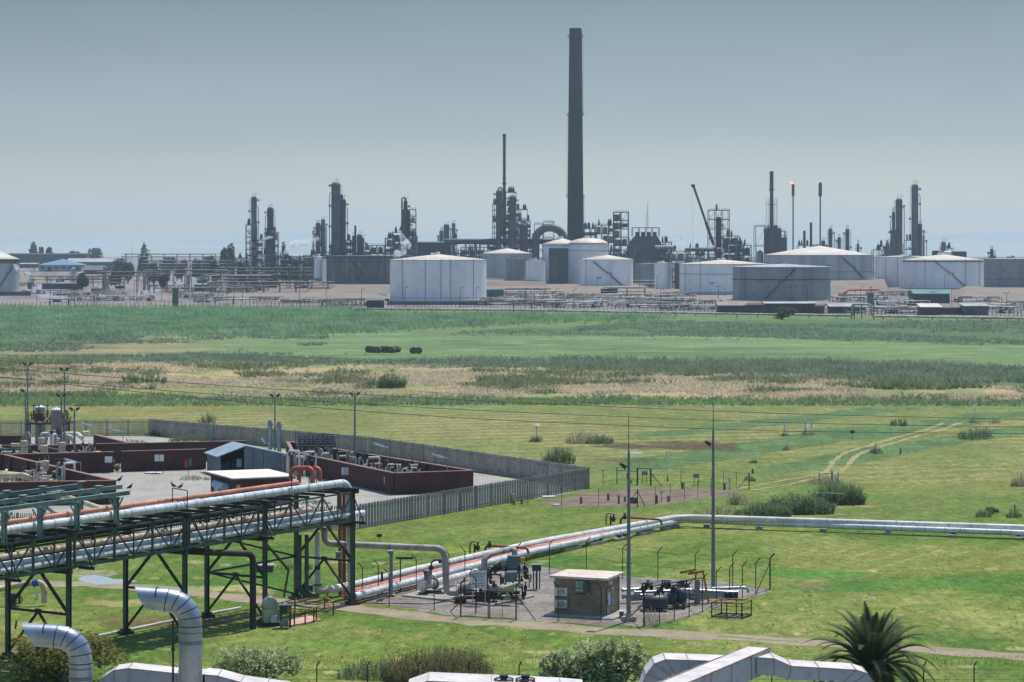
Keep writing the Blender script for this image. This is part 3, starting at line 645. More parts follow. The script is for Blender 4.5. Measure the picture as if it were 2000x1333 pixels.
column(669, [(560, 13), (388, 12)], 1645, 'shoulder column joined to the thickest dark column', 1, 4, neck=-4)
column(692, [(550, 9), (460, 9)], 1700, 'squat column in a cluster right of the thickest column', -1, 2); column(702, [(550, 10), (458, 10)], 1705, 'squat column right of the small brown stack', 1, 2); column(708, [(550, 6), (464, 6)], 1710, 'thin column ending the cluster right of the thickest column', 1, 2)
stack(694, 4, 441, 1698, 'small brown stack between two squat columns')
column(792, [(560, 16), (440, 14), (412, 8), (392, 7)], 1620, 'column with a big looped pipe at its head', 1, 4, neck=3)
column(862, [(540, 8), (450, 6)], 1900, 'small column in the distant trio beyond the long duct', -1, 2); column(872, [(540, 11), (438, 7)], 1900, 'thick middle column in the distant trio beyond the long duct', 1, 3); column(886, [(540, 7), (436, 7)], 1900, 'right hand column in the distant trio beyond the long duct', 1, 2)
column(974, [(560, 11), (372, 9)], 1690, 'column left of the thin tall stack', -1, 7, neck=1); column(1001, [(560, 16), (420, 14), (382, 14)], 1690, 'broad column right of the thin tall stack', 1, 5)
column(1023, [(560, 16), (437, 16)], 1640, 'round-topped drum column right of the middle process unit', 1, 2, neck=-3)
column(1403, [(540, 11), (424, 10)], 1700, 'grey column inside the open frame by the crane', 1, 2, lad=False, mat=M_steel2)
column(1622, [(540, 8), (446, 8)], 1780, 'dark column left of three beyond the peaked tank', 1, 3); column(1639, [(540, 7), (463, 8)], 1780, 'shortest dark column of three beyond the peaked tank', -1, 3)
column(1655, [(540, 8), (447, 8)], 1790, 'grey column with ladder, right of three beyond the peaked tank', -1, 3, mat=M_steel2); column(1676, [(540, 5), (476, 5)], 1800, 'tiny column at the right slope of the peaked tank', 1, 2)
column(1608, [(540, 8), (470, 7)], 1770, 'squat drum column at the foot of the unlit flare stack', 1, 2)
column(1745, [(560, 9), (450, 6), (414, 5)], 1650, 'slimmer column left of the grey column pair', -1, 4); column(1756, [(560, 13), (388, 12)], 1660, 'tall grey column with smooth sides', 1, 3, mat=M_steel2, neck=0)
column(1787, [(560, 13), (360, 13)], 1640, 'tall dark column with side platforms, tallest on the right', 1, 6); column(1797, [(560, 8), (437, 8)], 1645, 'short column hugging the tallest dark column on the right', 1, 2)
column(1804, [(560, 4), (459, 4)], 1640, 'thin short column right of the tallest dark column', 1, 2); column(1733, [(560, 7), (474, 6)], 1640, 'stubby column left of the slim grey column', -1, 2)
column(1937, [(540, 7), (486, 7)], 1600, 'small column behind the slate grey tank', -1, 2); column(1843, [(540, 9), (472, 9)], 1680, 'fat short column with a cluster of pipes on top', 1, 2)
# ---- open steel frames with equipment inside
def frame_unit(x0, x1, top, Y, dep, label, floors, dens=.6, roof=True, drums=3, name='process_frame', cat='process unit', base=0, brace=True, mat=None, group='open steel process frames'):
    X0, X1 = xx(x0, Y), xx(x1, Y); zt = yz(top, Y); t = thing(name, label, cat, ((X0 + X1) / 2, Y, base), group); n = max(1, round((X1 - X0) / 5)); fr = MB(); dk = MB(); rl = MB(); eq = MB(); pp = MB()
    zs = [base + (zt - base) * i / floors for i in range(floors + 1)]
    for i in range(n + 1):
        x = X0 + (X1 - X0) * i / n
        for y in (Y, Y + dep): fr.beam((x, y, base), (x, y, zt), .4)
    for z in zs[1:]:
        for y in (Y, Y + dep): fr.beam((X0, y, z), (X1, y, z), .38)
        for x in (X0, X1): fr.beam((x, Y, z), (x, Y + dep, z), .35)
        if roof or z < zt: dk.cut().box(((X0 + X1) / 2, Y + dep / 2, z + .25), (X1 - X0, dep, .1)); rl.rail([(X0, Y, z + .25), (X1, Y, z + .25)], 1.1, .09)
    if brace:
        for i in range(n):
            for k in range(floors):
                if R.random() < .5: a, b = X0 + (X1 - X0) * i / n, X0 + (X1 - X0) * (i + 1) / n; fr.beam((a, Y, zs[k]), (b, Y, zs[k + 1]), .2)
    part(t, 'frame', fr, mat or (M_frame, M_frame2, M_frame)[int(x0) % 3]); part(t, 'deck', dk, M_frame); part(t, 'railing', rl, M_frame)
    for k in range(floors):
        for i in range(n):
            if R.random() > dens: continue
            x = X0 + (X1 - X0) * (i + .5) / n; h = zs[k + 1] - zs[k]; q = R.random(); wd = (X1 - X0) / n
            eq.cut()
            if q < .4: eq.lathe((x, Y + dep / 2, zs[k] + .3), [(wd * .33, 0), (wd * .33, h * .65), (.1, h * .8)], 10)
            elif q < .75: eq.tube([(x - wd * .45, Y + dep / 2, zs[k] + h * .45), (x + wd * .45, Y + dep / 2, zs[k] + h * .45)], min(h * .28, 1.3), 10)
            else: eq.box((x, Y + dep / 2, zs[k] + h * .4), (wd * .8, dep * .6, h * .7))
            for _ in range(2): xx_ = x + R.uniform(-wd / 2, wd / 2); pp.tube([(xx_, Y + 1, zs[k]), (xx_, Y + 1, zs[k] + h * R.uniform(.5, 1)), (xx_ + R.uniform(-2, 2), Y + 1, zs[k] + h * .9)], .2, 6)
    part(t, 'vessel', eq, (M_steel2, M_steel3, M_ltank)[int(x1) % 3]); part(t, 'piping', pp, (M_pipe2, M_pipe)[int(x0) % 2])
    for i in range(drums):
        x = R.uniform(X0 + 1, X1 - 1); r = R.uniform(.5, 1.1); part(t, 'stub_vessel', MB().lathe((x, Y + dep / 2, zt), [(r, 0), (r, R.uniform(1.5, 4)), (.1, 4.6)], 10), M_steel)
    return t
frame_unit(488, 512, 470, 1610, 12, 'open frame at the foot of the tall thin leftmost column', 6, .9)
frame_unit(508, 540, 498, 1600, 12, 'low open frame before the bottle-shaped column', 4, .9); frame_unit(540, 612, 505, 1640, 14, 'long low frame behind the steam plume', 4, .8)
frame_unit(612, 690, 494, 1625, 16, 'dense frame around the foot of the thickest column', 4, .9); frame_unit(722, 775, 480, 1640, 14, 'pipe-filled frame left of the column with the looped pipe', 5, .7)
frame_unit(766, 786, 455, 1630, 10, 'narrow frame with a round top left of the looped pipe', 6, .8); frame_unit(800, 812, 410, 1615, 6, 'slim ladder frame beside the column with the looped pipe', 12, .3, drums=0); frame_unit(784, 814, 462, 1610, 10, 'frame around the foot of the column with the looped pipe', 5, 1)
frame_unit(856, 892, 465, 1880, 10, 'low frame under the distant trio of columns', 4, .7); frame_unit(970, 1012, 430, 1700, 14, 'tall crowded frame under the thin tall stack', 8, 1)
frame_unit(1006, 1030, 410, 1720, 8, 'tapering frame on the right of the middle process unit', 8, .5); frame_unit(1012, 1036, 432, 1700, 10, 'lower right frame of the middle process unit', 7, .9)
frame_unit(1044, 1060, 438, 1700, 8, 'slim frame left of the arched duct', 7, .2, drums=0); frame_unit(1062, 1082, 434, 1690, 8, 'frame over the top of the arched duct', 8, .2, drums=0)
frame_unit(1140, 1166, 447, 1660, 12, 'dark dense frame touching the great chimney', 6, 1); frame_unit(1163, 1202, 440, 1640, 14, 'wide frame packed with pipes right of the chimney', 7, .9); frame_unit(1199, 1228, 415, 1600, 10, 'tallest open lattice frame right of the chimney', 9, .6, drums=0)
frame_unit(1236, 1288, 445, 1660, 14, 'flat-topped frame above the pale furnace', 1, 0, drums=0, roof=False, base=yz(462, 1660), brace=False); frame_unit(1290, 1340, 492, 1620, 12, 'low frame full of pipes under the long silver duct', 4, .6)
frame_unit(1385, 1425, 411, 1690, 12, 'open frame with an overhanging top by the crane', 8, .12, drums=1); frame_unit(1412, 1444, 462, 1680, 12, 'dense stepped frame right of the crane', 6, 1); frame_unit(1440, 1468, 480, 1690, 12, 'low dense frame between crane and furnace', 4, .8)
frame_unit(1476, 1496, 442, 1655, 12, 'row of tall pipes in a frame left of the furnace', 3, .2, drums=0); frame_unit(1340, 1400, 498, 1640, 10, 'low cluttered frame beneath the crane jib', 3, .7)
frame_unit(1706, 1738, 489, 1700, 8, 'small pipe frame left of the stubby column', 3, .5); frame_unit(1840, 1862, 486, 1690, 8, 'small frame beside the fat short column', 3, .6); frame_unit(1180, 1250, 490, 1680, 14, 'low wide frame behind the domed tank', 4, .8)
frame_unit(690, 730, 500, 1660, 10, 'low frame between thick column and looped-pipe column', 4, .6); frame_unit(900, 960, 484, 1720, 12, 'low pipe frame under the long duct', 4, .6); frame_unit(440, 488, 506, 1680, 10, 'low frame left of the tall thin column', 3, .6)
for a in ((560, 590, 512, 1585, 10, 'low frame with pale piping below the steam plume', 3, .9), (592, 626, 500, 1600, 10, 'frame left of the slim white tanks', 4, .8), (645, 672, 478, 1660, 8, 'frame wrapped round the thick dark column', 7, .5), (674, 688, 470, 1690, 8, 'tall narrow frame right of the shoulder column', 7, .6), (708, 722, 488, 1700, 8, 'narrow frame beside the squat columns', 5, .6), (752, 770, 466, 1665, 8, 'rounded pipe frame at the left of the steam over the white tank', 6, .9), (880, 940, 490, 1690, 10, 'low frame beneath the long duct', 4, .7), (936, 968, 478, 1730, 10, 'frame left of the middle process unit', 6, .5), (962, 978, 400, 1700, 8, 'slim tall frame at the left of the middle process unit', 14, .4), (988, 1008, 376, 1705, 8, 'top-heavy frame round the broad column', 14, .35), (1030, 1050, 468, 1690, 8, 'low frame between drum column and arched duct', 5, .8), (1080, 1106, 478, 1700, 8, 'low frame tucked under the arched duct', 4, .8), (1228, 1240, 478, 1640, 8, 'narrow frame left of the pale furnace', 5, .5), (1290, 1312, 474, 1660, 8, 'small stepped frame right of the pale furnace', 5, .6), (1344, 1376, 488, 1665, 8, 'low frame under the brown duct', 4, .7), (1425, 1452, 476, 1700, 10, 'stepped frame behind the crane', 5, .8), (1496, 1534, 452, 1660, 6, 'frame of rails clinging to the dark furnace', 8, .3), (1560, 1600, 480, 1800, 10, 'low frame at the feet of the two short stacks', 4, .7), (1716, 1740, 482, 1660, 8, 'frame left of the stubby column', 4, .6), (1770, 1800, 470, 1660, 8, 'frame behind the tallest dark column on the right', 5, .4), (1738, 1764, 478, 1670, 8, 'frame at the foot of the grey column pair', 5, .6), (480, 500, 440, 1640, 6, 'ladder-like frame behind the tall thin column', 10, .3), (516, 542, 455, 1655, 8, 'frame behind the bottle-shaped column', 8, .4), (610, 636, 452, 1775, 8, 'frame behind the close pair by the steam plumes', 7, .4)): frame_unit(*a)
# furnaces, ducts and buildings among the units
X, Y = xx(1514, 1650), 1652; t = thing('furnace', 'dark bulky furnace under the scaffolded stack', 'furnace', (X, Y, 0)); z = yz(446, Y)
part(t, 'casing', MB().box((X - 1, Y + 5, z / 2), (11, 10, z)).box((X + 6, Y + 5, z * .42), (4, 10, z * .84)), M_steel); mb = MB()
for i in range(9): mb.beam((X - 7 + i * 1.9, Y - .3, 0), (X - 7 + i * 1.9, Y - .3, z - 2), .3)
for k in range(6): mb.beam((X - 7, Y - .3, 5 + k * 6), (X + 8.5, Y - .3, 5 + k * 6), .3)
part(t, 'buckstays', mb, M_frame); part(t, 'railing', MB().rail([(X - 6, Y, z), (X + 4, Y, z)], 1.3, .12), M_frame)
X, Y = xx(1262, 1662), 1662; t = thing('furnace', 'pale furnace with sloping shoulders under a flat frame', 'furnace', (X, Y, 0)); z = yz(462, Y); mb = MB()
mb.add([(X - 15, Y, 0), (X + 16, Y, 0), (X + 16, Y, z * .5), (X + 8, Y, z), (X - 8, Y, z), (X - 15, Y, z * .62)] + [(X - 15, Y + 12, 0), (X + 16, Y + 12, 0), (X + 16, Y + 12, z * .5), (X + 8, Y + 12, z), (X - 8, Y + 12, z), (X - 15, Y + 12, z * .62)], [(0, 1, 2, 3, 4, 5), (11, 10, 9, 8, 7, 6)] + [(i, i + 6, (i + 1) % 6 + 6, (i + 1) % 6) for i in range(6)])
part(t, 'casing', mb, M_steel2); mb = MB()
for i in range(4): mb.box((X - 6 + i * 4, Y + 3, z + 1.5), (2.6, 4, 3))
part(t, 'fan_housing', mb, M_steel)
X, Y = xx(1071, 1690), 1690; t = thing('arched_duct', 'thick arched dark duct left of the great chimney', 'duct', (X, Y, 0)); rr = 4.2; pts = [(X - 9, Y, 0), (X - 9, Y, yz(470, Y))] + [(X + 1 - 10 * math.cos(a), Y, yz(470, Y) + 9 * math.sin(a)) for a in [math.pi * i / 12 for i in range(1, 12)]] + [(X + 11, Y, yz(470, Y)), (X + 11, Y, 0)]
part(t, 'duct', MB().tube(pts, rr * .66, 14), M_steel3); part(t, 'flange', MB().lathe((X - 9, Y, yz(475, Y)), [(rr * .66, 0), (rr * .8, 0), (rr * .8, .6), (rr * .66, .6)], 14, False), M_steel2)
def longpipe(x0, x1, py, Y, r, label, mat, n, name='overhead_duct', cat='duct'):
    z = yz(py, Y); A, B = V((xx(x0, Y), Y, z)), V((xx(x1, Y), Y, z)); t = thing(name, label, cat, (A.x, Y, 0)); part(t, 'duct', MB().tube([A, B], r, 12), mat); mb = MB()
    for i in range(n):
        c = A.lerp(B, (i + .5) / n); mb.beam((c.x - 1.5, Y, 0), (c.x - .3, Y, z - r), .5); mb.beam((c.x + 1.5, Y, 0), (c.x + .3, Y, z - r), .5); mb.beam((c.x - 1.2, Y, z * .5), (c.x + 1.2, Y, z * .5), .3)
    part(t, 'trestle', mb, M_frame); mb = MB()
    for i in range(n * 3): c = A.lerp(B, (i + .5) / n / 3); mb.tube([c - V((.15, 0, 0)), c + V((.15, 0, 0))], r * 1.12, 12)
    part(t, 'flange', mb, M_steel2)
longpipe(868, 1090, 472, 1700, 1.9, 'long dark raised duct running left from the chimney', M_steel, 8); longpipe(1280, 1316, 484, 1625, 1.4, 'short bright duct right of the pale furnace', M_pipe, 3); longpipe(1338, 1410, 488, 1650, 1.3, 'brown raised duct passing behind the crane jib', M_pipe2, 4)
def building(x0, x1, eave, base, label, mw, mr, ridge=None, dep=18, Y=None, wins=0, name='industrial_building', hip=False, doors=1, mono=0, group=None):
    Y = Y or HC * F / (base - HY); X0, X1 = xx(x0, Y), xx(x1, Y); z0 = max(0, yz(base, Y)); ze = yz(eave, Y); zr = yz(ridge, Y) if ridge else ze + .4
    t = thing(name, label, 'building', ((X0 + X1) / 2, Y, z0), group); part(t, 'wall', MB().box(((X0 + X1) / 2, Y + dep / 2, (z0 + ze) / 2), (X1 - X0, dep, ze - z0)), mw); mb = MB(); o = .5; a = (X1 - X0) * .5 if hip else -o; xm = X0 + a
    if mono: mb.add([(X0 - o, Y - o, ze), (X1 + o, Y - o, ze), (X1 + o, Y + dep + o, ze + mono), (X0 - o, Y + dep + o, ze + mono), (X0 - o, Y - o, ze + .25), (X1 + o, Y - o, ze + .25), (X1 + o, Y + dep + o, ze + mono + .25), (X0 - o, Y + dep + o, ze + mono + .25)], [(3, 2, 1, 0), (4, 5, 6, 7), (0, 1, 5, 4), (1, 2, 6, 5), (2, 3, 7, 6), (3, 0, 4, 7)])
    else:
        q = [(X0 - o, Y - o, ze), (X1 + o, Y - o, ze), (X1 + o, Y + dep + o, ze), (X0 - o, Y + dep + o, ze), (X0 + a, Y + dep / 2, zr), (X1 - a, Y + dep / 2, zr)]
        mb.add(q, [(3, 2, 1, 0), (0, 1, 5, 4), (2, 3, 4, 5), (1, 2, 5), (3, 0, 4)])
    part(t, 'roof', mb, mr)
    for i in range(wins): x = X0 + (X1 - X0) * (i + .5) / wins; part(t, 'window', MB().box((x, Y - .03, z0 + (ze - z0) * .62), ((X1 - X0) / wins * .4, .1, (ze - z0) * .28)), M_ink)
    for i in range(doors): x = X0 + (X1 - X0) * (.25 + .5 * i); part(t, 'door', MB().box((x, Y - .04, z0 + min(2.6, (ze - z0) * .7) / 2), (min(3, (X1 - X0) * .3), .1, min(2.6, (ze - z0) * .7))), M_frame)
    return t
building(15, 168, 497, 514, 'long dark slate hall at the far left', M_slate, M_slate, 495, 30, 2600, 0); building(76, 158, 518, 531, 'low building under a blue hipped roof', mk('drab render', '8e9698', '7e878a', .1, .8), M_bluer, 506, 26, 2000, 6, hip=True)
building(130, 218, 512, 528, 'shed with a pale teal roof behind the blue roof', M_teal, M_tin, 505, 26, 2150, 0); building(164, 200, 528, 536, 'small red brick building with a gable right of the blue roof', M_brickf, M_steel2, 519, 14, 1900, 1)
building(30, 72, 516, 524, 'grey shed left of the blue roof', M_steel2, M_tin, 514, 14, 2200, 3); building(806, 880, 474, 520, 'blue grey machine hall under the long duct', M_slate, M_steel2, 472, 20, 1720, 12); building(1862, 1888, 492, 505, 'flat grey block on the skyline behind the wide white tank', M_slate, M_steel2, 491, 14, 1700, 0)
building(1824, 1834, 490, 505, 'tiny dark block on the skyline left of the fat short column', M_slate, M_steel2, 490, 8, 1700, 0); building(1846, 1858, 492, 505, 'tiny white cabin roof showing above the wide white tank', M_white, M_white, 491, 6, 1660, 0)
building(379, 402, 557, 570, 'small dark cabin with a teal roof by the service road', M_slate, M_teal, 553, 8); building(385, 404, 548, 553, 'flat dark store behind the teal-roofed cabin', M_slate, M_slate, 541, 10); building(405, 420, 552, 571, 'plain sand-coloured block beside the teal-roofed cabin', mk('sand block', 'b3a08c', 'a08e7c', .2, .9), M_conc, 551, 5, doors=0)
building(1785, 1855, 574, 593, 'green clad hall with a lower teal side roof', M_slate, M_teal, 566, 16, wins=6); building(950, 984, 566, 582, 'grey cabin with a faint teal roof right of the large white tank', M_steel2, M_teal, 564, 8)
building(1174, 1206, 565, 577, 'dark box shed before the numbered white tank', M_slate, M_slate, 564, 6); building(716, 749, 587, 604, 'open sided dark shelter before the large white tank', M_slate, M_steel2, 584, 6, wins=5)
building(627, 647, 556, 566, 'dark store at the foot of the rust-streaked tank', M_slate, M_steel2, 555, 6); building(1403, 1456, 597, 612, 'long rusty shed with a dull pink roof, first of the row', M_shed, mk('pinkish tin', '8f7a76', '7d6b68', .2, .7), 590, 10, group='sheds along the refinery fence'); building(1456, 1494, 596, 612, 'dark flat shed between two longer sheds', M_shed, M_shed, 593, 10, group='sheds along the refinery fence')
building(1494, 1594, 593, 612, 'longest dark shed of the row along the fence', M_shed, M_tin, 590, 10, group='sheds along the refinery fence'); building(1594, 1610, 598, 613, 'short reddish shed ending the row', M_brickf, M_shed, 596, 8, group='sheds along the refinery fence'); building(1622, 1652, 600, 612, 'low shed with a bright tin roof left of the pipe loop', M_shed, M_tin, 596, 10, mono=1)
building(1655, 1690, 599, 611, 'low shed behind the pipe loop', M_shed, M_tin, 594, 10, mono=1); building(1800, 1838, 601, 616, 'shed with a white roof in the scrap yard', M_slate, M_cream, 597, 10, mono=1.2); building(1838, 1884, 602, 615, 'reddish shed between two pale-roofed sheds', M_brickf, M_shed, 600, 10); building(1884, 1930, 599, 616, 'grey shed with a pale flat roof farthest right', M_steel2, M_tin, 596, 10, mono=1)
building(1720, 1750, 595, 606, 'dark lean-to in the scrap yard', M_shed, M_slate, 592, 10); building(1776, 1798, 594, 608, 'dark container beside the white-roofed shed', M_slate, M_ink, 593, 6); building(178, 199, 564, 570, 'flat dark bunker on the bare soil', M_slate, M_steel2, 563, 6); building(226, 241, 559, 564, 'small flat dark bunker behind the first', M_slate, M_steel2, 558, 6); building(103, 117, 585, 590, 'tiny dark hut near the perimeter road', M_slate, M_shed, 584, 4)
def guard(px, base, top, w, label):
    b = P(px, base); h = (base - top) * b.y / F; w = w * b.y / F; t = thing('watch_tower', label, 'watch tower', b, 'square concrete watch towers'); part(t, 'shaft', MB().box(b + V((0, w / 2, h / 2)), (w, w, h)), mk('tower concrete', '6f706c', '63645f', .2, .9)); part(t, 'slab', MB().box(b + V((0, w / 2, h + .2)), (w * 1.5, w * 1.5, .4)), M_conc)
    part(t, 'railing', MB().rail([b + V((-w * .7, -w * .2, h + .4)), b + V((w * .7, -w * .2, h + .4))], 1.2, .1), M_frame); part(t, 'spotlight', MB().beam(b + V((0, 0, h)), b + V((0, 0, h + 2.4)), .12).box(b + V((0, 0, h + 2.5)), (.7, .5, .5)), M_frame)
guard(342, 601, 564, 11, 'square grey watch tower before the earth bank at left'); guard(1701, 600, 573, 11, 'square brown watch tower left of the scrap yard')
# crane
Y = 1600; A, B = V((xx(1403, Y), Y, yz(506, Y))), V((xx(1354.5, Y), Y, yz(364, Y))); t = thing('mobile_crane', 'mobile crane with a long dark leaning boom behind the tank marked 507', 'crane', (A.x, Y, 0))
part(t, 'boom', MB().beam(A, A.lerp(B, .5), 1.9, 1.9).beam(A.lerp(B, .5), B, 1.4, 1.4).box(B + V((-.3, 0, .2)), (2.4, 1.6, 2)), mk('crane grey', '33373c', '2a2d31', .3, .5)); part(t, 'hoist_rope', MB().beam(B + V((-.6, -.5, 0)), V((B.x - .6, Y - .5, yz(485, Y))), .09), M_frame)
part(t, 'carrier', MB().box((A.x + 4, Y, 2.2), (12, 3, 1.6)).box((A.x, Y, (A.z + 3) / 2), (4, 3, A.z - 3)).box((A.x + 8, Y, 4), (2.6, 2.6, 2)), M_steel2)
for dx in (-1, 1.5, 6, 9): part(t, 'wheel', MB().cyl((A.x + dx, Y - 1.7, .8), (A.x + dx, Y - 1.2, .8), .8, n=14), M_ink)
# lattice mast
Y = 1700; X = xx(1265, Y); t = thing('lattice_mast', 'thin pale radio mast above the pale furnace', 'mast', (X, Y, 0)); mb = MB(); zt = yz(398, Y); q = .9
for i in range(3):
    a = 2.1 * i; mb.beam((X + q * math.cos(a), Y + q * math.sin(a), 0), (X + .1 * math.cos(a), Y + .1 * math.sin(a), zt), .12)
    for k in range(int(zt / 1.6)): f = 1 - k * 1.6 / zt; g = 1 - (k + 1) * 1.6 / zt; mb.beam((X + q * f * math.cos(a), Y + q * f * math.sin(a), k * 1.6), (X + q * g * math.cos(a + 2.1), Y + q * g * math.sin(a + 2.1), (k + 1) * 1.6), .07)
part(t, 'lattice', mb, M_tin); part(t, 'antenna', MB().beam((X, Y, zt), (X, Y, zt + 4), .1), M_tin)
for px, top, Yb, lb in ((258, 477, 2000, 'thin pale mast beside the pointed dark tree'), (1262, 412, 1690, 'shorter thin mast left of the pale radio mast')):
    X = xx(px, Yb); t = thing('mast', lb, 'mast', (X, Yb, 0)); part(t, 'pole', MB().tube([(X, Yb, 0), (X, Yb, yz(top, Yb))], [.28, .1], 6), M_tin); part(t, 'stay', MB().beam((X, Yb, yz(top, Yb) * .7), (X + 6, Yb, 0), .05), M_tin)
# ---- low clutter: pipe racks, manifolds, lines, posts
def rack(x0, x1, Y, h, label, tiers=2, n=None, seed=0, mat=None, group='low pipe racks of the refinery'):
    r = random.Random(seed); X0, X1 = xx(x0, Y), xx(x1, Y); t = thing('refinery_pipe_rack', label, 'pipe rack', (X0, Y, 0), group); n = n or max(2, int((X1 - X0) / 9)); fr = MB(); dep = 5
    for i in range(n + 1):
        x = X0 + (X1 - X0) * i / n
        for y in (Y, Y + dep): fr.beam((x, y, 0), (x, y, h), .35)
        for k in range(tiers): fr.beam((x, Y - .5, h - k * 2.2), (x, Y + dep + .5, h - k * 2.2), .3)
    for y in (Y, Y + dep): fr.beam((X0, y, h), (X1, y, h), .25)
    part(t, 'frame', fr, mat or M_frame); a, b = MB(), MB()
    for k in range(tiers):
        for j in range(6): (a if r.random() < .45 else b).tube([(X0 - r.uniform(0, 4), Y + dep * j / 5, h + .4 - k * 2.2), (X1 + r.uniform(0, 4), Y + dep * j / 5, h + .4 - k * 2.2)], r.uniform(.15, .4), 6)
    part(t, 'pale_pipes', a, M_pipe); part(t, 'dark_pipes', b, M_pipe2)
RK = ['low two-tier pipe rack left of the concrete piers, before the brick building', 'two-tier pipe rack carried between the two concrete piers', 'tall three-tier pipe rack behind the concrete piers', 'highest and farthest pipe rack left of the tall thin column', 'short low pipe rack behind the teal-roofed cabin', 'three-tier pipe rack below the tall thin leftmost column', 'knee-high pipe rack left of the rust-streaked tank', 'high pipe rack behind the steam plume', 'three-tier pipe rack hidden behind the rust-streaked tank', 'three-tier pipe rack behind the large white tank, under the long duct', 'low pipe rack before the small flat-topped tanks', 'three-tier pipe rack under the silver duct left of the crane', 'low pipe rack before the numbered white tank', 'three-tier pipe rack behind the narrow white tank', 'ankle-high pipe rack behind the grey watch tower', 'small pipe rack before the blue-roofed building', 'small pipe rack below the grey shed at far left', 'two-tier pipe rack left of the dark furnace', 'low pipe rack at the foot of the dull grey tank', 'low pipe rack between the rust-streaked tank and the large white tank']
for i, (a, b, Y, h, tr) in enumerate([(200, 300, 1420, 12, 2), (290, 430, 1450, 13, 2), (285, 470, 1700, 17, 3), (245, 420, 1900, 21, 2), (400, 520, 1500, 9, 2), (430, 620, 1580, 13, 3), (420, 640, 1440, 6, 2), (520, 640, 1700, 20, 2), (690, 775, 1750, 16, 3), (820, 960, 1800, 22, 3), (950, 1065, 1320, 4, 2), (1280, 1440, 1700, 15, 3), (1190, 1260, 1360, 4, 2), (1270, 1345, 1640, 12, 3), (340, 480, 1360, 4, 2), (120, 240, 1560, 6, 2), (60, 180, 1640, 7, 2), (1450, 1500, 1720, 16, 2), (1240, 1330, 1560, 5, 2), (700, 760, 1500, 5, 2)]):
    rack(a, b, Y, h, RK[i], tr, seed=i)
def manifold(seed, label, c):
    r = random.Random(seed); t = thing('pipe_manifold', label, 'pipe manifold', c, 'ground level pipe manifolds'); a, b, d = MB(), MB(), MB(); c = V(c)
    for i in range(16):
        y = r.uniform(-6, 6); z = r.choice([.5, .9, 1.4, 2.0, 2.6]); x0, x1 = sorted((r.uniform(-14, 14), r.uniform(-14, 14)))
        (a if r.random() < .6 else b).tube(bend([c + V((x0, y, 0)), c + V((x0, y, z)), c + V((x1, y, z)), c + V((x1, y + r.uniform(-3, 3), 0))], .4, 2), r.uniform(.12, .3), 6)
    for i in range(7): x = r.uniform(-12, 12); y = r.uniform(-6, 2); a.tube([c + V((x, -6, .8)), c + V((x, 6, .8))], .2, 6); d.cut().lathe(c + V((x, y, .7)), [(.3, 0), (.45, .3), (.3, .7), (.1, .8), (.1, 1.5), (.4, 1.52), (.4, 1.6)], 8)
    for i in range(3): x = r.uniform(-12, 12); d.cut().box(c + V((x, r.uniform(-4, 4), .8)), (r.uniform(.8, 2), 1, 1.6))
    part(t, 'pale_pipes', a, M_pipe); part(t, 'dark_pipes', b, M_pipe2); part(t, 'valve', d, M_frame); return t
mans = [manifold(i, 'pipe manifold', (0, 0, 0)) for i in range(5)]
spots = [(180, 588, 'by the white service road at left'), (120, 548, 'before the blue-roofed building'), (165, 546, 'below the red brick building'), (440, 560, 'beside the sand-coloured block'), (470, 548, 'under the low pipe racks'), (500, 558, 'before the tall thin leftmost column'), (545, 545, 'before the steam plume'), (580, 540, 'behind the earth mound'), (1000, 578, 'right of the large white tank'), (1025, 584, 'before the small white tank'), (1056, 576, 'by the red pipe'), (1100, 583, 'left of the box shed'), (1205, 584, 'below the numbered white tank'), (1230, 592, 'on the road side of the numbered tank'), (1245, 598, 'in the weeds before the numbered tank'), (1325, 590, 'left of the rusty sheds'), (1355, 597, 'touching the rusty sheds'), (1730, 578, 'left of the green clad hall'), (1185, 600, 'behind the fence right of the chimney foot'), (1290, 602, 'behind the fence left of the rusty sheds'), (1745, 608, 'in the scrap yard left of the white roof'), (1775, 612, 'in the scrap yard by the dark container'), (1960, 606, 'at the right end of the scrap yard'), (1700, 612, 'behind the pipe loop'), (960, 592, 'at the corner of the large white tank'), (640, 560, 'below the rust-streaked tank'), (735, 560, 'between the rust-streaked and the large white tank'), (30, 560, 'beside the far grey tank'), (95, 575, 'before the low dark round tank'), (430, 590, 'on the slope before the earth bank'), (1880, 608, 'between two sheds of the scrap yard'), (330, 565, 'beside the pale service road'), (455, 572, 'right of the sand-coloured block'), (490, 568, 'left of the earth mound foot'), (510, 590, 'on the slope behind the second wire fence'), (600, 592, 'behind the perimeter fence below the mound'), (680, 598, 'left of the dark open shelter'), (400, 582, 'in front of the teal-roofed cabin'), (250, 588, 'right of the single white car road'), (210, 576, 'beside the bulbous grey column'), (150, 578, 'below the low dark round tank'), (985, 596, 'before the grey cabin with the teal roof'), (1055, 598, 'right of the dark pipe portal'), (1110, 601, 'left of the fence weeds'), (1145, 590, 'beside the white pipe before the box shed'), (1340, 606, 'at the left end of the rusty sheds'), (1270, 586, 'on the bank before the dull grey tank'), (1310, 580, 'before the narrow white tank'), (1665, 590, 'below the two red pipes'), (1690, 586, 'left of the brown watch tower'), (1760, 596, 'at the foot of the green clad hall'), (1900, 590, 'on the bank below the slate grey tank'), (1985, 600, 'behind the last light post on the right'), (1935, 612, 'right of the pale flat-roofed shed'), (1630, 606, 'between the rusty sheds and the tin-roofed shed')]
for i, (px, py, lb) in enumerate(spots):
    lb = 'tangle of small pipes and valves ' + lb
    if i < 5: mans[i].location = P(px, py); mans[i]['label'] = lb
    else: dup(mans[i % 5], P(px, py), lb, (0, math.pi, .3, -.3, math.pi + .2)[i % 5] if False else R.choice((0, math.pi, .35, -.3)))
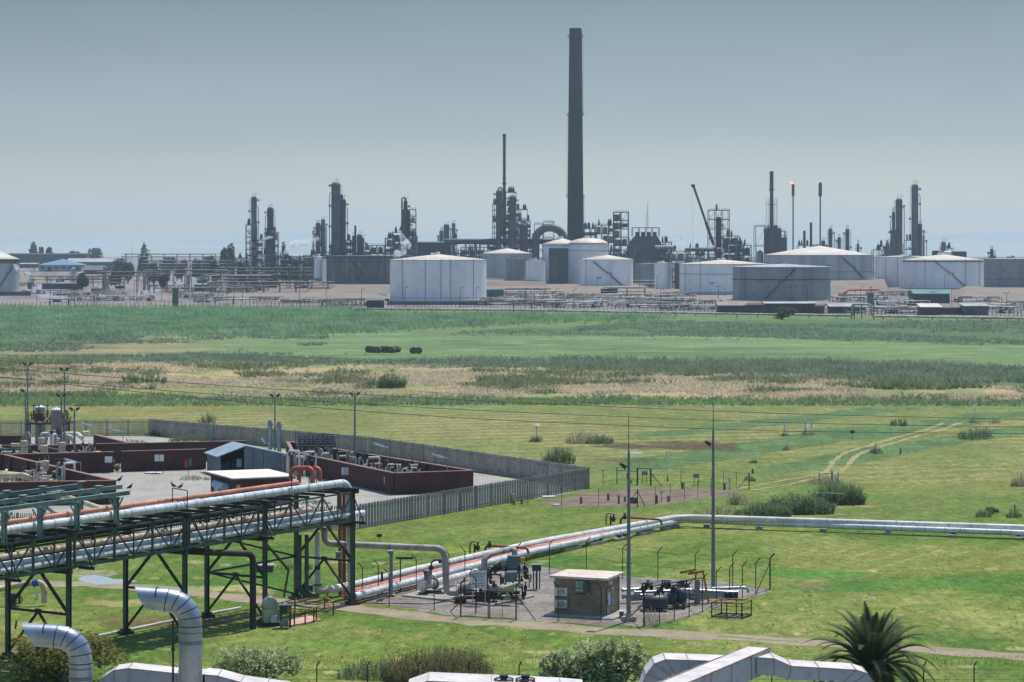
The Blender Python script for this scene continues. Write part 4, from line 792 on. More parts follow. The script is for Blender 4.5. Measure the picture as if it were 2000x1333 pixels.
def ground_line(pts, r, label, mat, n=0, z=.8, name='pipeline', cat='pipeline', posts=None, sub=None):
    t = thing(name, label, cat, pts[0]); q = [V((p.x, p.y, p.z + z)) for p in pts]; part(t, 'pipe', MB().tube(bend(q, 3, 3), r, 8), mat); mb = MB()
    for a, b in zip(q, q[1:]):
        k = max(1, int((b - a).length / 12))
        for i in range(k): c = a.lerp(b, (i + .5) / k); mb.box((c.x, c.y, (c.z - r) / 2), (.5, .5, c.z - r))
    part(t, 'support', mb, M_conc)
ground_line([P(1010, 583), P(1148, 582), P(1155, 579), P(1176, 579)], .5, 'red pipe running past the box shed by the numbered tank', M_red, z=1.2); ground_line([P(1640, 580), P(1655, 572), P(1716, 571)], .6, 'red pipe bending towards the green clad hall', M_red, z=1.5); ground_line([P(1638, 580), P(1690, 581), P(1718, 580)], .5, 'straight red pipe below the bent red pipe', M_red, z=.9)
ground_line([P(940, 555), P(1065, 556)], .4, 'white pipe along the foot of the small white tank', M_pipe, z=1); ground_line([P(1106, 592), P(1240, 592)], .4, 'white pipe before the manifolds', M_pipe, z=1); ground_line([P(1345, 578), P(1440, 579), P(1633, 585)], .35, 'thin pipe along the feet of the tank marked 507 and the big grey tank', M_pipe2, z=1.2)
def longline():  # white pipeline on low trestles with a raised loop
    pts = [P(690, 609), P(1000, 611.5), P(1300, 617), P(1500, 620.5), P(1662, 623)]; t = thing('pipeline', 'long white pipeline on low trestles along the reeds, with a raised loop', 'pipeline', pts[0]); q = [p + V((0, 0, 1.2)) for p in pts]
    l0, l1 = P(1664, 623.5), P(1702, 624); q += [l0 + V((0, 0, 1.2)), l0 + V((0, 0, 5.6)), l1 + V((0, 0, 5.6)), l1 + V((0, 0, 1.2)), P(2300, 633) + V((0, 0, 1.2))]
    part(t, 'pipe', MB().tube(bend(q, 1.2, 3), .42, 8), M_pipe); mb = MB()
    for a, b in zip(q, q[1:]):
        if abs(a.z - b.z) > 1: continue
        k = max(1, int((b - a).length / 9))
        for i in range(k): c = a.lerp(b, (i + .5) / k); mb.beam((c.x, c.y, 0), (c.x, c.y, c.z - .4), .3)
    part(t, 'support', mb, M_frame); mb = MB()
    for p in (l0, l1): mb.beam(p + V((.9, 0, 0)), p + V((.9, 0, 5.2)), .35)
    part(t, 'loop_frame', mb, M_frame)
longline()
def bund(x0, x1, py, h, label, mat=None):
    a, b = P(x0, py), P(x1, py); t = thing('bund_wall', label, 'wall', a, 'low refinery bund walls'); part(t, 'panel', MB().box(((a.x + b.x) / 2, a.y, h / 2), (b.x - a.x, .5, h)), mat or M_pipe2); part(t, 'coping', MB().box(((a.x + b.x) / 2, a.y, h + .1), (b.x - a.x + .2, .8, .2)), M_conc)
bund(470, 757, 580, 1.5, 'pale bund wall left of the large white tank', M_white); bund(630, 760, 590, 1.5, 'dark bund wall before the open shelter', M_steel2); bund(756, 1090, 596, 1.6, 'dark bund wall in front of the large white tank', M_steel2); bund(-60, 60, 578, 2.2, 'dark bund wall before the far grey tank', M_steel2)
# earth banks
def mound(name, poly_base, poly_top, h):
    mb = MB(); n = len(poly_base); mb.add([V((p.x, p.y, .0)) for p in poly_base] + [V((p.x, p.y, h)) for p in poly_top], [tuple(range(n, 2 * n))] + [(i, (i + 1) % n, n + (i + 1) % n, n + i) for i in range(n)]); return struct(name, mb, M_bank)
def bank(x0, x1, y0, y1, h, ins=10, z=0): return mound('earth_bank', [P(x0, y1), P(x1, y1), P(x1 - 4, y0), P(x0 + 4, y0)], [P(x0 + ins, y1 - ins * .18), P(x1 - ins, y1 - ins * .18), P(x1 - ins, y0 + .8), P(x0 + ins, y0 + .8)], h)
mound('earth_bank', [P(915, 578), P(1255, 578), P(1275, 562), P(905, 562)], [D(925, 566.5, 1440), D(1245, 566.5, 1440), V((xx(1245, 1600), 1600, 1)), V((xx(925, 1600), 1600, 1))], 3.4); mound('earth_bank', [V((xx(945, 1455), 1455, 0)), V((xx(1070, 1455), 1455, 0)), V((xx(1075, 1640), 1640, 0)), V((xx(940, 1640), 1640, 0))], [V((xx(950, 1470), 1470, 0)), V((xx(1065, 1470), 1470, 0)), V((xx(1065, 1630), 1630, 0)), V((xx(948, 1630), 1630, 0))], 6.2); mound('earth_bank', [V((xx(600, 1425), 1425, 0)), V((xx(800, 1425), 1425, 0)), V((xx(800, 1600), 1600, 0)), V((xx(600, 1600), 1600, 0))], [V((xx(606, 1450), 1450, 0)), V((xx(795, 1450), 1450, 0)), V((xx(795, 1590), 1590, 0)), V((xx(606, 1590), 1590, 0))], 4.0); mound('earth_bank', [V((xx(1490, 1480), 1480, 0)), V((xx(1735, 1480), 1480, 0)), V((xx(1735, 1660), 1660, 0)), V((xx(1490, 1660), 1660, 0))], [V((xx(1500, 1520), 1520, 0)), V((xx(1728, 1520), 1520, 0)), V((xx(1728, 1650), 1650, 0)), V((xx(1500, 1650), 1650, 0))], 5.6)
bank(420, 760, 581, 592, 2.6, 30); bank(538, 630, 552, 563, 4.5, 20); bank(1640, 1722, 552, 562, 3, 10); bank(1860, 2100, 570, 590, 3.5, 25); bank(1075, 1245, 570, 578, 1.6, 14); bank(1240, 1340, 569, 577, 1.5, 10); bank(1345, 1420, 588, 596, 2.2, 14); bank(30, 90, 547, 556, 4, 10)
# light posts
def post(c, h, label, heads=1, mat=None, name='light_post', cat='light post', group='light posts of the refinery', w=.12):
    t = thing(name, label, cat, c, group); c = V(c); part(t, 'pole', MB().tube([c, c + V((0, 0, h))], [w * 1.2, w * .7], 6), mat or M_frame)
    part(t, 'lamp_head', MB().beam(c + V((0, 0, h)), c + V((.9, 0, h + .1)), .15).box(c + V((.9, 0, h + .1)), (.8, .4, .25)) if heads == 1 else MB().beam(c + V((-.9, 0, h)), c + V((.9, 0, h)), .15).box(c + V((-.9, 0, h + .1)), (.7, .4, .25)).box(c + V((.9, 0, h + .1)), (.7, .4, .25)), mat or M_frame); return t
p1, p2 = post((0, 0, 0), 9, 'light post'), post((0, 0, 0), 8, 'light post', 2); first = [1, 1]
PL = [(72, 590, 0), (98, 582, 0), (118, 584, 0), (146, 601, 0), (184, 601, 0), (191, 592, 0), (213, 572, 0), (243, 576, 0), (262, 582, 0), (267, 594, 0), (276, 584, 0), (293, 597, 0), (316, 590, 0), (443, 597, 0), (457, 599, 0), (474, 597, 0), (585, 598, 0), (637, 604, 0), (706, 606, 0), (791, 600, 0), (899, 602, 0), (930, 600, 0), (1026, 604, 0), (1044, 604, 0), (1086, 604, 0), (1121, 606, 0), (1166, 571, 0), (1227, 570, 0), (1283, 568, 0), (1291, 606, 0), (1403, 592, 1), (1541, 594, 1), (1577, 592, 0), (1681, 599, 0), (1779, 592, 0), (1823, 608, 1), (1859, 606, 0), (1966, 610, 1), (1845, 566, 0)]
for i, (px, py, k) in enumerate(sorted(PL)):
    src = (p1, p2)[k]; lb = f'thin dark {"double" if k else "single"}-headed light post, {ORD[i]} among the refinery light posts'
    if first[k]: src.location = P(px, py); src['label'] = lb; first[k] = 0
    else: dup(src, P(px, py), lb)
def far_fence(x0, x1, py, n, h, label, mat=None, name='perimeter_fence', py1=None):
    a, b = P(x0, py), P(x1, py1 or py); t = thing(name, label, 'fence', a, None); mb = MB()
    for z in (h * .97, h * .66, h * .33): mb.beam(a + V((0, 0, z)), b + V((0, 0, z)), .05)
    part(t, 'wire', mb, M_frame); 
    for i in range(n): c = a.lerp(b, i / (n - 1)); part(t, 'post', MB().beam(c, c + V((0, 0, h)), .16), mat or M_frame)
far_fence(-20, 720, 601, 90, 2.6, 'long wire fence behind the left half of the reeds'); far_fence(720, 1400, 606, 90, 2.6, 'long wire fence before the middle tanks', py1=612); far_fence(1400, 2020, 614, 80, 2.6, 'long wire fence before the sheds on the right', py1=621)
far_fence(318, 410, 570, 40, 3, 'grey fence slanting away beside the service road', py1=600); far_fence(480, 760, 596, 40, 2.4, 'second wire fence on the slope before the pale bund wall')
for i, (a, py) in enumerate([(98, 599), (420, 594)]):
    p, q = P(a, py), P(a + 36, py); t = thing('pipe_portal', f'low pipe portal over the perimeter road, {("left", "right")[i]} of the watch tower', 'pipe portal', p); part(t, 'leg', MB().beam(p, p + V((0, 0, 3.2)), .5), M_frame); part(t, 'leg', MB().beam(q, q + V((0, 0, 3.2)), .5), M_frame); part(t, 'pipe', MB().tube([p + V((-1, 0, 3.4)), q + V((1, 0, 3.4))], .4, 8), M_pipe)
p, q = P(1003, 611), P(1038, 611); t = thing('pipe_portal', 'dark pipe portal over the white pipeline', 'pipe portal', p); part(t, 'leg', MB().beam(p, p + V((0, 0, 4)), .5), M_frame); part(t, 'leg', MB().beam(q, q + V((0, 0, 4)), .5), M_frame); part(t, 'pipe', MB().tube([p + V((-1, 0, 4)), q + V((1, 0, 4))], .35, 8), M_pipe2)
# car on the service road
c = P(278, 575); t = thing('parked_car', 'white car on the pale service road', 'car', c); part(t, 'body', MB().box(c + V((0, 0, .75)), (1.9, 4.2, .8)).box(c + V((0, .2, 1.4)), (1.7, 2.2, .6)), M_white); part(t, 'window', MB().box(c + V((0, -.93, 1.38)), (1.5, .08, .45)), M_ink)
for sx in (-.85, .85):
    for sy in (-1.3, 1.3): part(t, 'wheel', MB().cyl(c + V((sx - .12, sy, .35)), c + V((sx + .12, sy, .35)), .36, n=12), M_ink)
c = P(298, 585); t = thing('fire_cabinet', 'small red cabinet on the bare soil by the road', 'cabinet', c); part(t, 'case', MB().box(c + V((0, 0, .9)), (2.2, 1, 1.3)), M_red); part(t, 'leg', MB().box(c + V((-.8, 0, .15)), (.2, .6, .3)), M_frame); part(t, 'leg', MB().box(c + V((.8, 0, .15)), (.2, .6, .3)), M_frame)
# horizontal drums and a big round vessel at the left
c = P(50, 577); t = thing('horizontal_drum', 'grey drum lying beside the far grey tank', 'drum', c); part(t, 'shell', MB().tube([c + V((-2.4, 0, 1.8)), c + V((-2.1, 0, 1.8)), c + V((2.1, 0, 1.8)), c + V((2.4, 0, 1.8))], [.6, 1.5, 1.5, .6], 14), M_gtank); part(t, 'saddle', MB().box(c + V((-1.3, 0, .3)), (.4, 2, .6)), M_conc); part(t, 'saddle', MB().box(c + V((1.3, 0, .3)), (.4, 2, .6)), M_conc)
column(205, [(562, 8), (527, 8), (520, 7)], 1500, 'bulbous grey column standing left of the pipe racks', 1, 1, lad=False, mat=M_gtank, top=False); column(143, [(548, 9), (523, 9)], 1800, 'pale upright silo before the red brick building', 1, 1, mat=M_ltank, top=False); column(58, [(560, 9), (550, 9)], 1560, 'stub column beside the low dark tank', 1, 1, lad=False, top=False)
for i, px in enumerate((282, 368)): column(px, [(562, 6), (536, 6)], 1510, ('first', 'second')[i] + ' concrete pier carrying the left pipe racks', 1, 1, lad=False, mat=M_gtank, top=False)
# ---- hills
def hills(Y, pts, mat):
    mb = MB(); vs = []; r = random.Random(int(Y))
    xs = np.linspace(-600, 2600, 120); hs = np.interp(xs, [p[0] for p in pts], [p[1] for p in pts])
    for k, (f, dy) in enumerate(((0, -1500), (.6, -500), (1, 0), (.5, 700), (0, 1600))):
        for x, h in zip(xs, hs): vs.append((xx(x, Y), Y + dy, max(0, (yz(h, Y)) * f * (1 + .05 * math.sin(x * .02 + k)))))
    n = 120; mb.add(vs, [(k * n + i, k * n + i + 1, (k + 1) * n + i + 1, (k + 1) * n + i) for k in range(4) for i in range(n - 1)], True); struct('hills', mb, mat)
M_hill = mk('haze-pale hill', '9aa49f', '8f9a96', .001, 1)  # pale colour carries part of the haze over the far hills
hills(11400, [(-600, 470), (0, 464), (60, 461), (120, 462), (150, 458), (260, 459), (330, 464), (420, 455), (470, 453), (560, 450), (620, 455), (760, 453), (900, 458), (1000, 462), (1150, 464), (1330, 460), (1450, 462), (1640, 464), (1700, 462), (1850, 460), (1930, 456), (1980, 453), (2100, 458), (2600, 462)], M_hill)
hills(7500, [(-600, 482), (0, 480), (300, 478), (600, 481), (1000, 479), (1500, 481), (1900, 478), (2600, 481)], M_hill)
# ---------------------------------------------------------------- plants
NR = np.random.default_rng(11)
def leaves_mesh(name, cents, size, up=.3, elong=1.6, jitter=.5):
    n = len(cents); cents = np.asarray(cents); th = NR.uniform(0, 2 * np.pi, n); ph = NR.normal(0, .6, n)
    u = np.stack([np.cos(th), np.sin(th), np.sin(ph)], 1); u /= np.linalg.norm(u, axis=1)[:, None]
    r = NR.normal(size=(n, 3)); v = np.cross(u, r); v /= np.linalg.norm(v, axis=1)[:, None] + 1e-9
    s = size * NR.uniform(1 - jitter, 1 + jitter, n)[:, None]; u *= s * elong / 2; v *= s / 2
    q = np.stack([cents - u, cents + v * .8, cents + u, cents - v * .8], 1).reshape(-1, 3)
    return quads(name, q)
def quads(name, q):
    n = len(q) // 4; me = bpy.data.meshes.new(name)
    me.vertices.add(n * 4); me.vertices.foreach_set('co', q.astype(np.float32).ravel()); me.loops.add(n * 4); me.loops.foreach_set('vertex_index', np.arange(n * 4, dtype=np.int32))
    me.polygons.add(n); me.polygons.foreach_set('loop_start', np.arange(0, n * 4, 4, dtype=np.int32)); me.update(calc_edges=True); return me
def crown_points(lobes, n, fill=.55):
    """points near the skin of several lobes (centre, radii), clumped so that gaps remain"""
    vol = np.array([l[1][0] * l[1][1] * l[1][2] for l in lobes]); pick = NR.choice(len(lobes), n, p=vol / vol.sum()); d = NR.normal(size=(n, 3)); d /= np.linalg.norm(d, axis=1)[:, None]
    rr = NR.uniform(fill, 1.03, n) ** .7; c = np.array([l[0] for l in lobes])[pick]; a = np.array([l[1] for l in lobes])[pick]; p = c + d * a * rr[:, None]
    g = fbm(p[:, 0] * 1.7 / a.mean() * 2 + 7, p[:, 2] * 1.7 / a.mean() * 2 + p[:, 1] * .9, 77, 3); return p[g > .36]
def lobes(w, d, z0, z1, n, r=.38):
    o = []
    for i in range(n):
        f = R.random(); a = R.uniform(0, 6.28); q = math.sqrt(R.random()) * .62 * (1 - .5 * abs(f - .45)); s = R.uniform(.75, 1.15)
        rz = (z1 - z0) * .26 * s; o.append(((w / 2 * q * math.cos(a) * 1.15, d / 2 * q * math.sin(a) * 1.15, z0 + rz + (z1 - z0 - 2 * rz) * f), (w / 2 * r * s * 1.15, d / 2 * r * s * 1.15, rz)))
    return o
L_dark = leafmat('dark tree leaves', '4d6244', '3d5038', .4, .8, .2); L_bush = leafmat('bush leaves', 'ccd69c', '74885a', .45, 1.7, .5); L_olive = leafmat('olive bush leaves', '9c9c4e', '4f5630', .45, 1.5, .4)
L_twig = leafmat('reddish twiggy leaves', '928a5c', '6e6c4c', .45, 1.5, .4); L_weed = leafmat('weed leaves', '84946a', '687c56', .45, .7, .4); L_grey = leafmat('dry grey weeds', 'b5ad8e', '979474', .45, .7, .4); L_palm = leafmat('palm leaflets', '324226', '4c5c36', .25, 1.2)
M_bark = mk('bark', '5b4a3b', '473a2f', 2, .95)
def plant(name, label, cat, loc, w, d, z0, z1, nl, n, size, mat, trunk=True, group=None, elong=1.6, lb=None):
    t = thing(name, label, cat, loc, group); lb = lb or lobes(w, d, z0, z1, nl); me = leaves_mesh('crown', crown_points(lb, n), size, elong=elong); me.materials.append(mat)
    o = bpy.data.objects.new('crown', me); COL.objects.link(o); o.parent = t
    mb = MB(); L0 = V(loc)
    if trunk: mb.tube([L0, L0 + V((0, 0, z0 + (z1 - z0) * .55))], [max(.12, w * .035), max(.05, w * .012)], 8)
    for c, a in lb[:10]: mb.tube([L0 + V((0, 0, z0 * .7)), L0 + V((c[0] * .6, c[1] * .6, (z0 + c[2]) / 2)), L0 + V(c)], [max(.05, w * .014), max(.04, w * .009), .02], 5)
    part(t, 'trunk', mb, M_bark); return t
TR = [(67, 500, 472, 22, 'tall twin-lobed tree rising over the dark slate hall'), (80, 500, 480, 10, 'tree right of the twin-lobed tree over the slate hall'), (97, 500, 482, 17, 'small tree at the middle of the dark slate hall roof'), (146, 502, 488, 30, 'flat low tree left of the round tree'), (184, 510, 483, 34, 'broad round tree behind the teal-roofed shed')]
for px, pb, pt, w, lb in TR: Y = 2700; plant('tree', lb, 'tree', (xx(px, Y), Y, 0), w * Y / F, w * Y / F, 4, yz(pt, Y), 14, 1500, 1.7, L_dark, group='dark trees on the left skyline')
for px, pt, w, Y, lb in [(281, 476, 26, 1950, 'pointed dark tree rising above the pipe racks'), (437, 480, 19, 1900, 'left of two dark trees standing close together'), (451, 473, 19, 1900, 'right taller of two dark trees standing close together'), (407, 498, 30, 1850, 'low green tree left of the close pair'), (555, 470, 16, 1750, 'dark tree behind the low frame near the steam plume'), (233, 503, 34, 1900, 'low green bush line right of the round tree'), (330, 500, 40, 2000, 'long low tree right of the pointed tree'), (1938, 497, 26, 1900, 'low scrubby tree beyond the slate grey tank'), (300, 512, 36, 1700, 'spreading tree behind the left pipe racks'), (355, 506, 34, 1850, 'low spreading tree right of the long low tree'), (385, 503, 26, 1900, 'small round tree left of the low green tree'), (420, 508, 24, 1650, 'squat tree before the close pair of dark trees'), (470, 512, 22, 1600, 'squat dark tree at the foot of the tall thin column'), (250, 510, 30, 1750, 'low tree left of the pointed dark tree'), (575, 505, 26, 1720, 'dark tree behind the steam plume'), (600, 512, 20, 1650, 'low tree left of the slim white tanks'), (225, 522, 26, 1600, 'bushy tree beside the bulbous grey column'), (320, 528, 22, 1520, 'bushy low tree under the left pipe racks'), (160, 532, 24, 1500, 'low bushy tree before the red brick building')]:
    lbs = [((0, 0, yz(pt, Y) * (.25 + .09 * i)), (w * Y / F / 2 * (1.05 - .1 * i), w * Y / F / 2 * (1.05 - .1 * i), yz(pt, Y) * .14)) for i in range(8)] + [((w * Y / F * .3, 0, yz(pt, Y) * .75), (1.6, 1.6, yz(pt, Y) * .14))] if px == 281 else None
    plant('tree', lb, 'tree', (xx(px, Y), Y, 0), w * Y / F, w * Y / F, 1.5, yz(pt, Y), 12, 1600, 1.2, L_dark, lb=lbs)
c = P(1527, 625); plant('tree', 'solitary round dark bush before the longest shed', 'bush', c, 11, 9, .2, 5, 12, 1500, .5, L_dark, False); c = P(600, 572); plant('tree', 'dark bush on the edge of the earth mound', 'bush', P(533, 562), 5, 5, 1, 8, 8, 500, .6, L_dark)
# reeds and rough grass: countless, one object per belt
def belts():
    def scatter(n, fn):
        px = NR.uniform(-330, 2330, n); py = NR.uniform(598, 800, n); Y = HC * F / (py - HY); X = (px - 1000) / F * Y
        k = fn(px, py, X, Y) ; return X[k], Y[k], px[k]
    def blades(name, X, Y, h, wd, mat, lean=.25, nb=3):
        n = len(X); X = np.repeat(X, nb); Y = np.repeat(Y, nb); m_ = n * nb; h = np.repeat(h, nb) * NR.uniform(.6, 1.15, m_)
        X = X + NR.normal(0, wd * .9, m_); Y = Y + NR.normal(0, wd * .9, m_); th = NR.uniform(0, np.pi, m_); dx, dy = np.cos(th) * wd / 2, np.sin(th) * wd / 2; lx, ly = NR.normal(0, lean + .45, m_) * h, NR.normal(0, lean + .45, m_) * h
        Z = np.zeros(m_); q = np.stack([np.stack([X - dx, Y - dy, Z], 1), np.stack([X + dx, Y + dy, Z], 1), np.stack([X + lx + dx * .35, Y + ly + dy * .35, h], 1), np.stack([X + lx - dx * .35, Y + ly - dy * .35, h * .96], 1)], 1).reshape(-1, 3)
        me = quads(name, q); me.materials.append(mat); o = bpy.data.objects.new(name, me); COL.objects.link(o); o['kind'] = 'stuff'
    wobf = lambda X, Y: (fbm(X / 22, Y / 40, 3) - .5) * 8
    def reed(px, py, X, Y): w_ = py + wobf(X, Y) * .5 + NR.normal(0, 2.6, len(py)); return (w_ > seg_line(px, REED_T) + 1.5) & (w_ < seg_line(px, REED_B)) & (px < 1330)
    X, Y, px = scatter(175000, reed); hh = .9 + 1.2 * fbm(X / 30, Y / 30, 91); blades('reeds', X, Y, hh, .36, leafmat('reed blades', '648a60', '98b088', .45, .06), .12)
    def scrub(px, py, X, Y): w_ = py + wobf(X, Y) * .4 + NR.normal(0, 2.4, len(py)); return (w_ > seg_line(px, SCRB_T) + 1) & (w_ < seg_line(px, SCRB_B)) & (fbm(X / 40, Y / 60, 93) > .42)
    X, Y, px = scatter(115000, scrub); blades('scrub', X, Y, .4 + .6 * fbm(X / 20, Y / 20, 95), .38, leafmat('scrub leaves', '6a8468', '809878', .45, .06), .3)
    def dark(px, py, X, Y):
        w_ = py + wobf(X, Y) * .5 + NR.normal(0, 2.6, len(py)); a = (w_ > seg_line(px, LAWN_B) - 1) & (w_ < seg_line(px, BELT_B)) & (px > 1080)
        b = (w_ > seg_line(px, LAWN_B)) & (w_ < seg_line(px, STRAW_T)) & (fbm(X / 30, Y / 20, 96) > .45); c_ = (px < 640) & (w_ > 655) & (w_ < 698) & (fbm(X / 26, Y / 26, 97) > .44 + np.clip((px - 150) / 420, 0, 1) * .26); return a | b | c_
    X, Y, px = scatter(127000, dark); blades('tall_weeds', X, Y, (.5 + 1.15 * fbm(X / 24, Y / 24, 98)) * np.where(px > 1080, 1.1, .7), .24, leafmat('tall weed leaves', '8a9478', '64765c', .45, .1), .25)
    def straw(px, py, X, Y): w_ = py + wobf(X, Y) * .5 + NR.normal(0, 2.6, len(py)); return (w_ > seg_line(px, STRAW_T)) & (w_ < seg_line(px, GRN_T) + 2)
    X, Y, px = scatter(104000, straw); k = fbm(X / 28, Y / 26, 12) > .43 + np.clip((HY + HC * F / Y - 742) / 60, 0, 1) * .12; blades('dry_grass', X[k], Y[k], .45 + .4 * fbm(X[k] / 9, Y[k] / 9, 99), .30, leafmat('dry grass blades', 'd0c0a4', 'b2a88c', .45, .1), .4)
    k = (fbm(X / 17, Y / 14, 112) > .56); X, Y = X[k], Y[k]; blades('tall_weeds', X, Y, .4 + 1.5 * fbm(X / 6, Y / 6, 101) ** 2 * 1.6, .3, leafmat('dark weed leaves', '6c7a58', '808860', .45, .1), .25)
    def grn(px, py, X, Y): w_ = py + wobf(X, Y) * .3 + NR.normal(0, 2.0, len(py)); return (w_ > seg_line(px, GRN_T)) & (py < seg_line(px, MOWN_T) - .5)
    X, Y, px = scatter(80000, grn); blades('tall_grass', X, Y, .25 + 1.5 * fbm(X / 7, Y / 6, 103) ** 2, .22, leafmat('lush grass blades', '6c8458', '80935e', .45, .1), .3)
    # near: short uneven lawn, tufts where it thickens
    n = 2500; py = 795 + 560 * NR.random(n) ** .8; px = NR.uniform(-120, 2120, n); Y = HC * F / (py - HY); X = (px - 1000) / F * Y
    bad = np.zeros(n, bool)
    yard = (py < 1046 - (px > 705) * (px - 705) * .16) & (py > 856 + np.maximum(0, px - 290) * .059) & (px < 1150); plot = (np.abs(px - 1090) / 400 + np.abs(py - 1160) / 52 < 1); soil = (np.abs(px - 1250) / 220 + np.abs(py - 972) / 22 < 1)
    road = np.abs(py - np.interp(px, [-60, 180, 380, 480, 640, 760, 900, 1050, 1200, 1400, 1560, 1740, 1900, 2200], [1142, 1140, 1158, 1170, 1182, 1198, 1213, 1222, 1234, 1244, 1254, 1264, 1276, 1300])) < 11
    g = fbm(X / 4, Y / 7, 121); k = ~(yard | plot | soil | road); X, Y, g = X[k], Y[k], g[k]
    m1 = fbm(X / 12, Y / 20, 131) > .5
    blades('lawn_grass', X[m1], Y[m1], .08 + .42 * g[m1] ** 3, .16, leafmat('lawn blades', '7f954c', '93a45a', .45, .2), .5, 2); blades('lawn_grass', X[~m1], Y[~m1], .08 + .42 * g[~m1] ** 3, .16, leafmat('dry lawn blades', 'acac6a', '98a45a', .45, .2), .5, 2)
belts()
# bushes in the field and by the camera
def bush(px, py, w, h, label, mat, n=700, size=.28, group=None, d=None, nl=12, elong=2.2):
    if mat in (L_weed, L_grey, L_twig): return weeds(px, py, w, h, label, mat, n, size, d or w * .7)
    return plant('bush', label, 'bush', P(px, py), w, d or w * .7, .05, h, nl, n, size, mat, False, group, elong)
def weeds(px, py, w, h, label, mat, n, size, d):
    """rank growth: many leaning stems set with leaves, ragged along the top"""
    t = thing('weed_clump' if mat != L_twig else 'bush', label, 'weeds' if mat != L_twig else 'bush', P(px, py)); ns = max(40, n // 7); a = NR.uniform(0, 2 * np.pi, ns); q = np.sqrt(NR.random(ns)); x = w / 2 * q * np.cos(a); y = d / 2 * q * np.sin(a)
    g_ = fbm(x * 2.2 / max(.6, w / 5) + px, y * 2.2 + py, 7, 3); hh = h * np.clip((1.12 - q ** 2.5 * .75) * (.35 + 1.15 * g_) * NR.uniform(.7, 1.2, ns), .12, 1.15); lx, ly = NR.normal(0, .16, ns) * hh + x / w * hh * .35, NR.normal(0, .16, ns) * hh
    w_ = size * .10; st = np.stack([np.stack([x - w_, y, x * 0], 1), np.stack([x + w_, y, x * 0], 1), np.stack([x + lx + w_ * .3, y + ly, hh], 1), np.stack([x + lx - w_ * .3, y + ly, hh], 1)], 1).reshape(-1, 3)
    k = NR.integers(0, ns, n * 2); f = NR.uniform(.15, 1, n * 2) ** .8; c = np.stack([x[k] + lx[k] * f, y[k] + ly[k] * f, hh[k] * f], 1) + NR.normal(0, size * .35, (n * 2, 3)); c[:, 2] = np.maximum(c[:, 2], .03)
    th = NR.uniform(0, 6.28, n * 2); u = np.stack([np.cos(th) * .6, np.sin(th) * .6, NR.uniform(.3, 1.1, n * 2)], 1); v = np.cross(u, NR.normal(size=(n * 2, 3))); v /= np.linalg.norm(v, axis=1)[:, None] + 1e-9; s_ = size * NR.uniform(.5, 1.2, n * 2)[:, None]; u = u * s_ * .65; v = v * s_ * .24
    me = quads('foliage', np.concatenate([st, np.stack([c - u, c + v, c + u, c - v], 1).reshape(-1, 3)])); me.materials.append(mat); o = bpy.data.objects.new('foliage', me); COL.objects.link(o); o.parent = t; return t
bush(1092, 906, 4.2, 1.9, 'round green bush just behind the palisade corner', L_weed, 1600, .2); bush(1148, 866, 6.5, 1.5, 'long low brown-green bush in the mown field', L_grey, 1100, .2, d=3); bush(1172, 867, 4, 1.1, 'darker right end bush beside the long low one', L_weed, 700, .2)
bush(1048, 864, 1.8, .9, 'small dark clump at the foot of the mushroom vent', L_weed, 350, .18); bush(768, 758, 5, 3.2, 'round bush standing out of the straw belt', L_weed, 900, .35); bush(738, 758, 6, 2.2, 'looser bush left of the round straw belt bush', L_weed, 600, .35); bush(280, 752, 9, 2.6, 'wide bush in the straw belt at left', L_weed, 900, .35, d=4); bush(705, 760, 2.4, 1.6, 'small thin bush left of the pair in the straw belt', L_grey, 250, .3)
bush(1560, 1003, 7.5, 1.7, 'long ragged dark thicket above the pipeline bend', L_weed, 5200, .2, d=3.2); bush(1640, 985, 5.6, 2.1, 'taller dark right end of the thicket by the white post', L_weed, 4200, .2, d=3); bush(1490, 1009, 6, 1.3, 'thin low left end of the thicket above the pipeline', L_weed, 2400, .17, d=2); bush(1400, 1005, 5, .8, 'sparse tall stalks between the two lamp masts above the pipeline', L_grey, 700, .14, d=1.5)
bush(1440, 985, 2.2, 1.2, 'small weedy clump at the corner of the bare plot', L_grey, 700, .14); bush(1610, 945, 4.2, .9, 'low weeds around the small pipe frame', L_grey, 900, .14); bush(1905, 858, 5, 1.5, 'dark clump around two white posts at right', L_weed, 900, .2); bush(1757, 832, 2.6, 1.2, 'small dark clump beyond the track', L_weed, 300, .25); bush(1990, 950, 1.8, 1.4, 'grey clump at the right edge of the field', L_grey, 500, .16)
bush(1921, 1010, 1.6, .8, 'small dark shrub, left one above the white pipeline', L_weed, 500, .12); bush(1938, 1004, 1.5, .8, 'small olive shrub next to a stone above the white pipeline', L_olive, 500, .12); bush(1980, 1011, 1.5, .8, 'small shrub round a stub post above the white pipeline', L_weed, 500, .12); bush(1535, 880, 1, .8, 'tuft of dry grass round a short white post', L_grey, 250, .14); bush(1532, 852, 1.2, .4, 'small dark tuft under the leftmost white post', L_weed, 200, .14); bush(1578, 850, 2, .9, 'dry tuft between the two tall white posts', L_grey, 400, .14); bush(1710, 886, 1.8, .9, 'dark tuft round a white post beside the track', L_weed, 400, .14); bush(1903, 826, 1.8, 1, 'dry tuft round a thin white post far right', L_grey, 250, .16); bush(1944, 827, 1.8, .9, 'small dry tuft at the far right band', L_grey, 250, .16)
bush(1465, 940, 1.4, .7, 'low weeds right of the bare fenced plot', L_weed, 300, .12); bush(405, 829, 2.6, 1.7, 'spiky weed bush behind the slab fence', L_weed, 500, .2); bush(1470, 905, 1.2, .5, 'small weed tuft on the green band', L_weed, 160, .14)
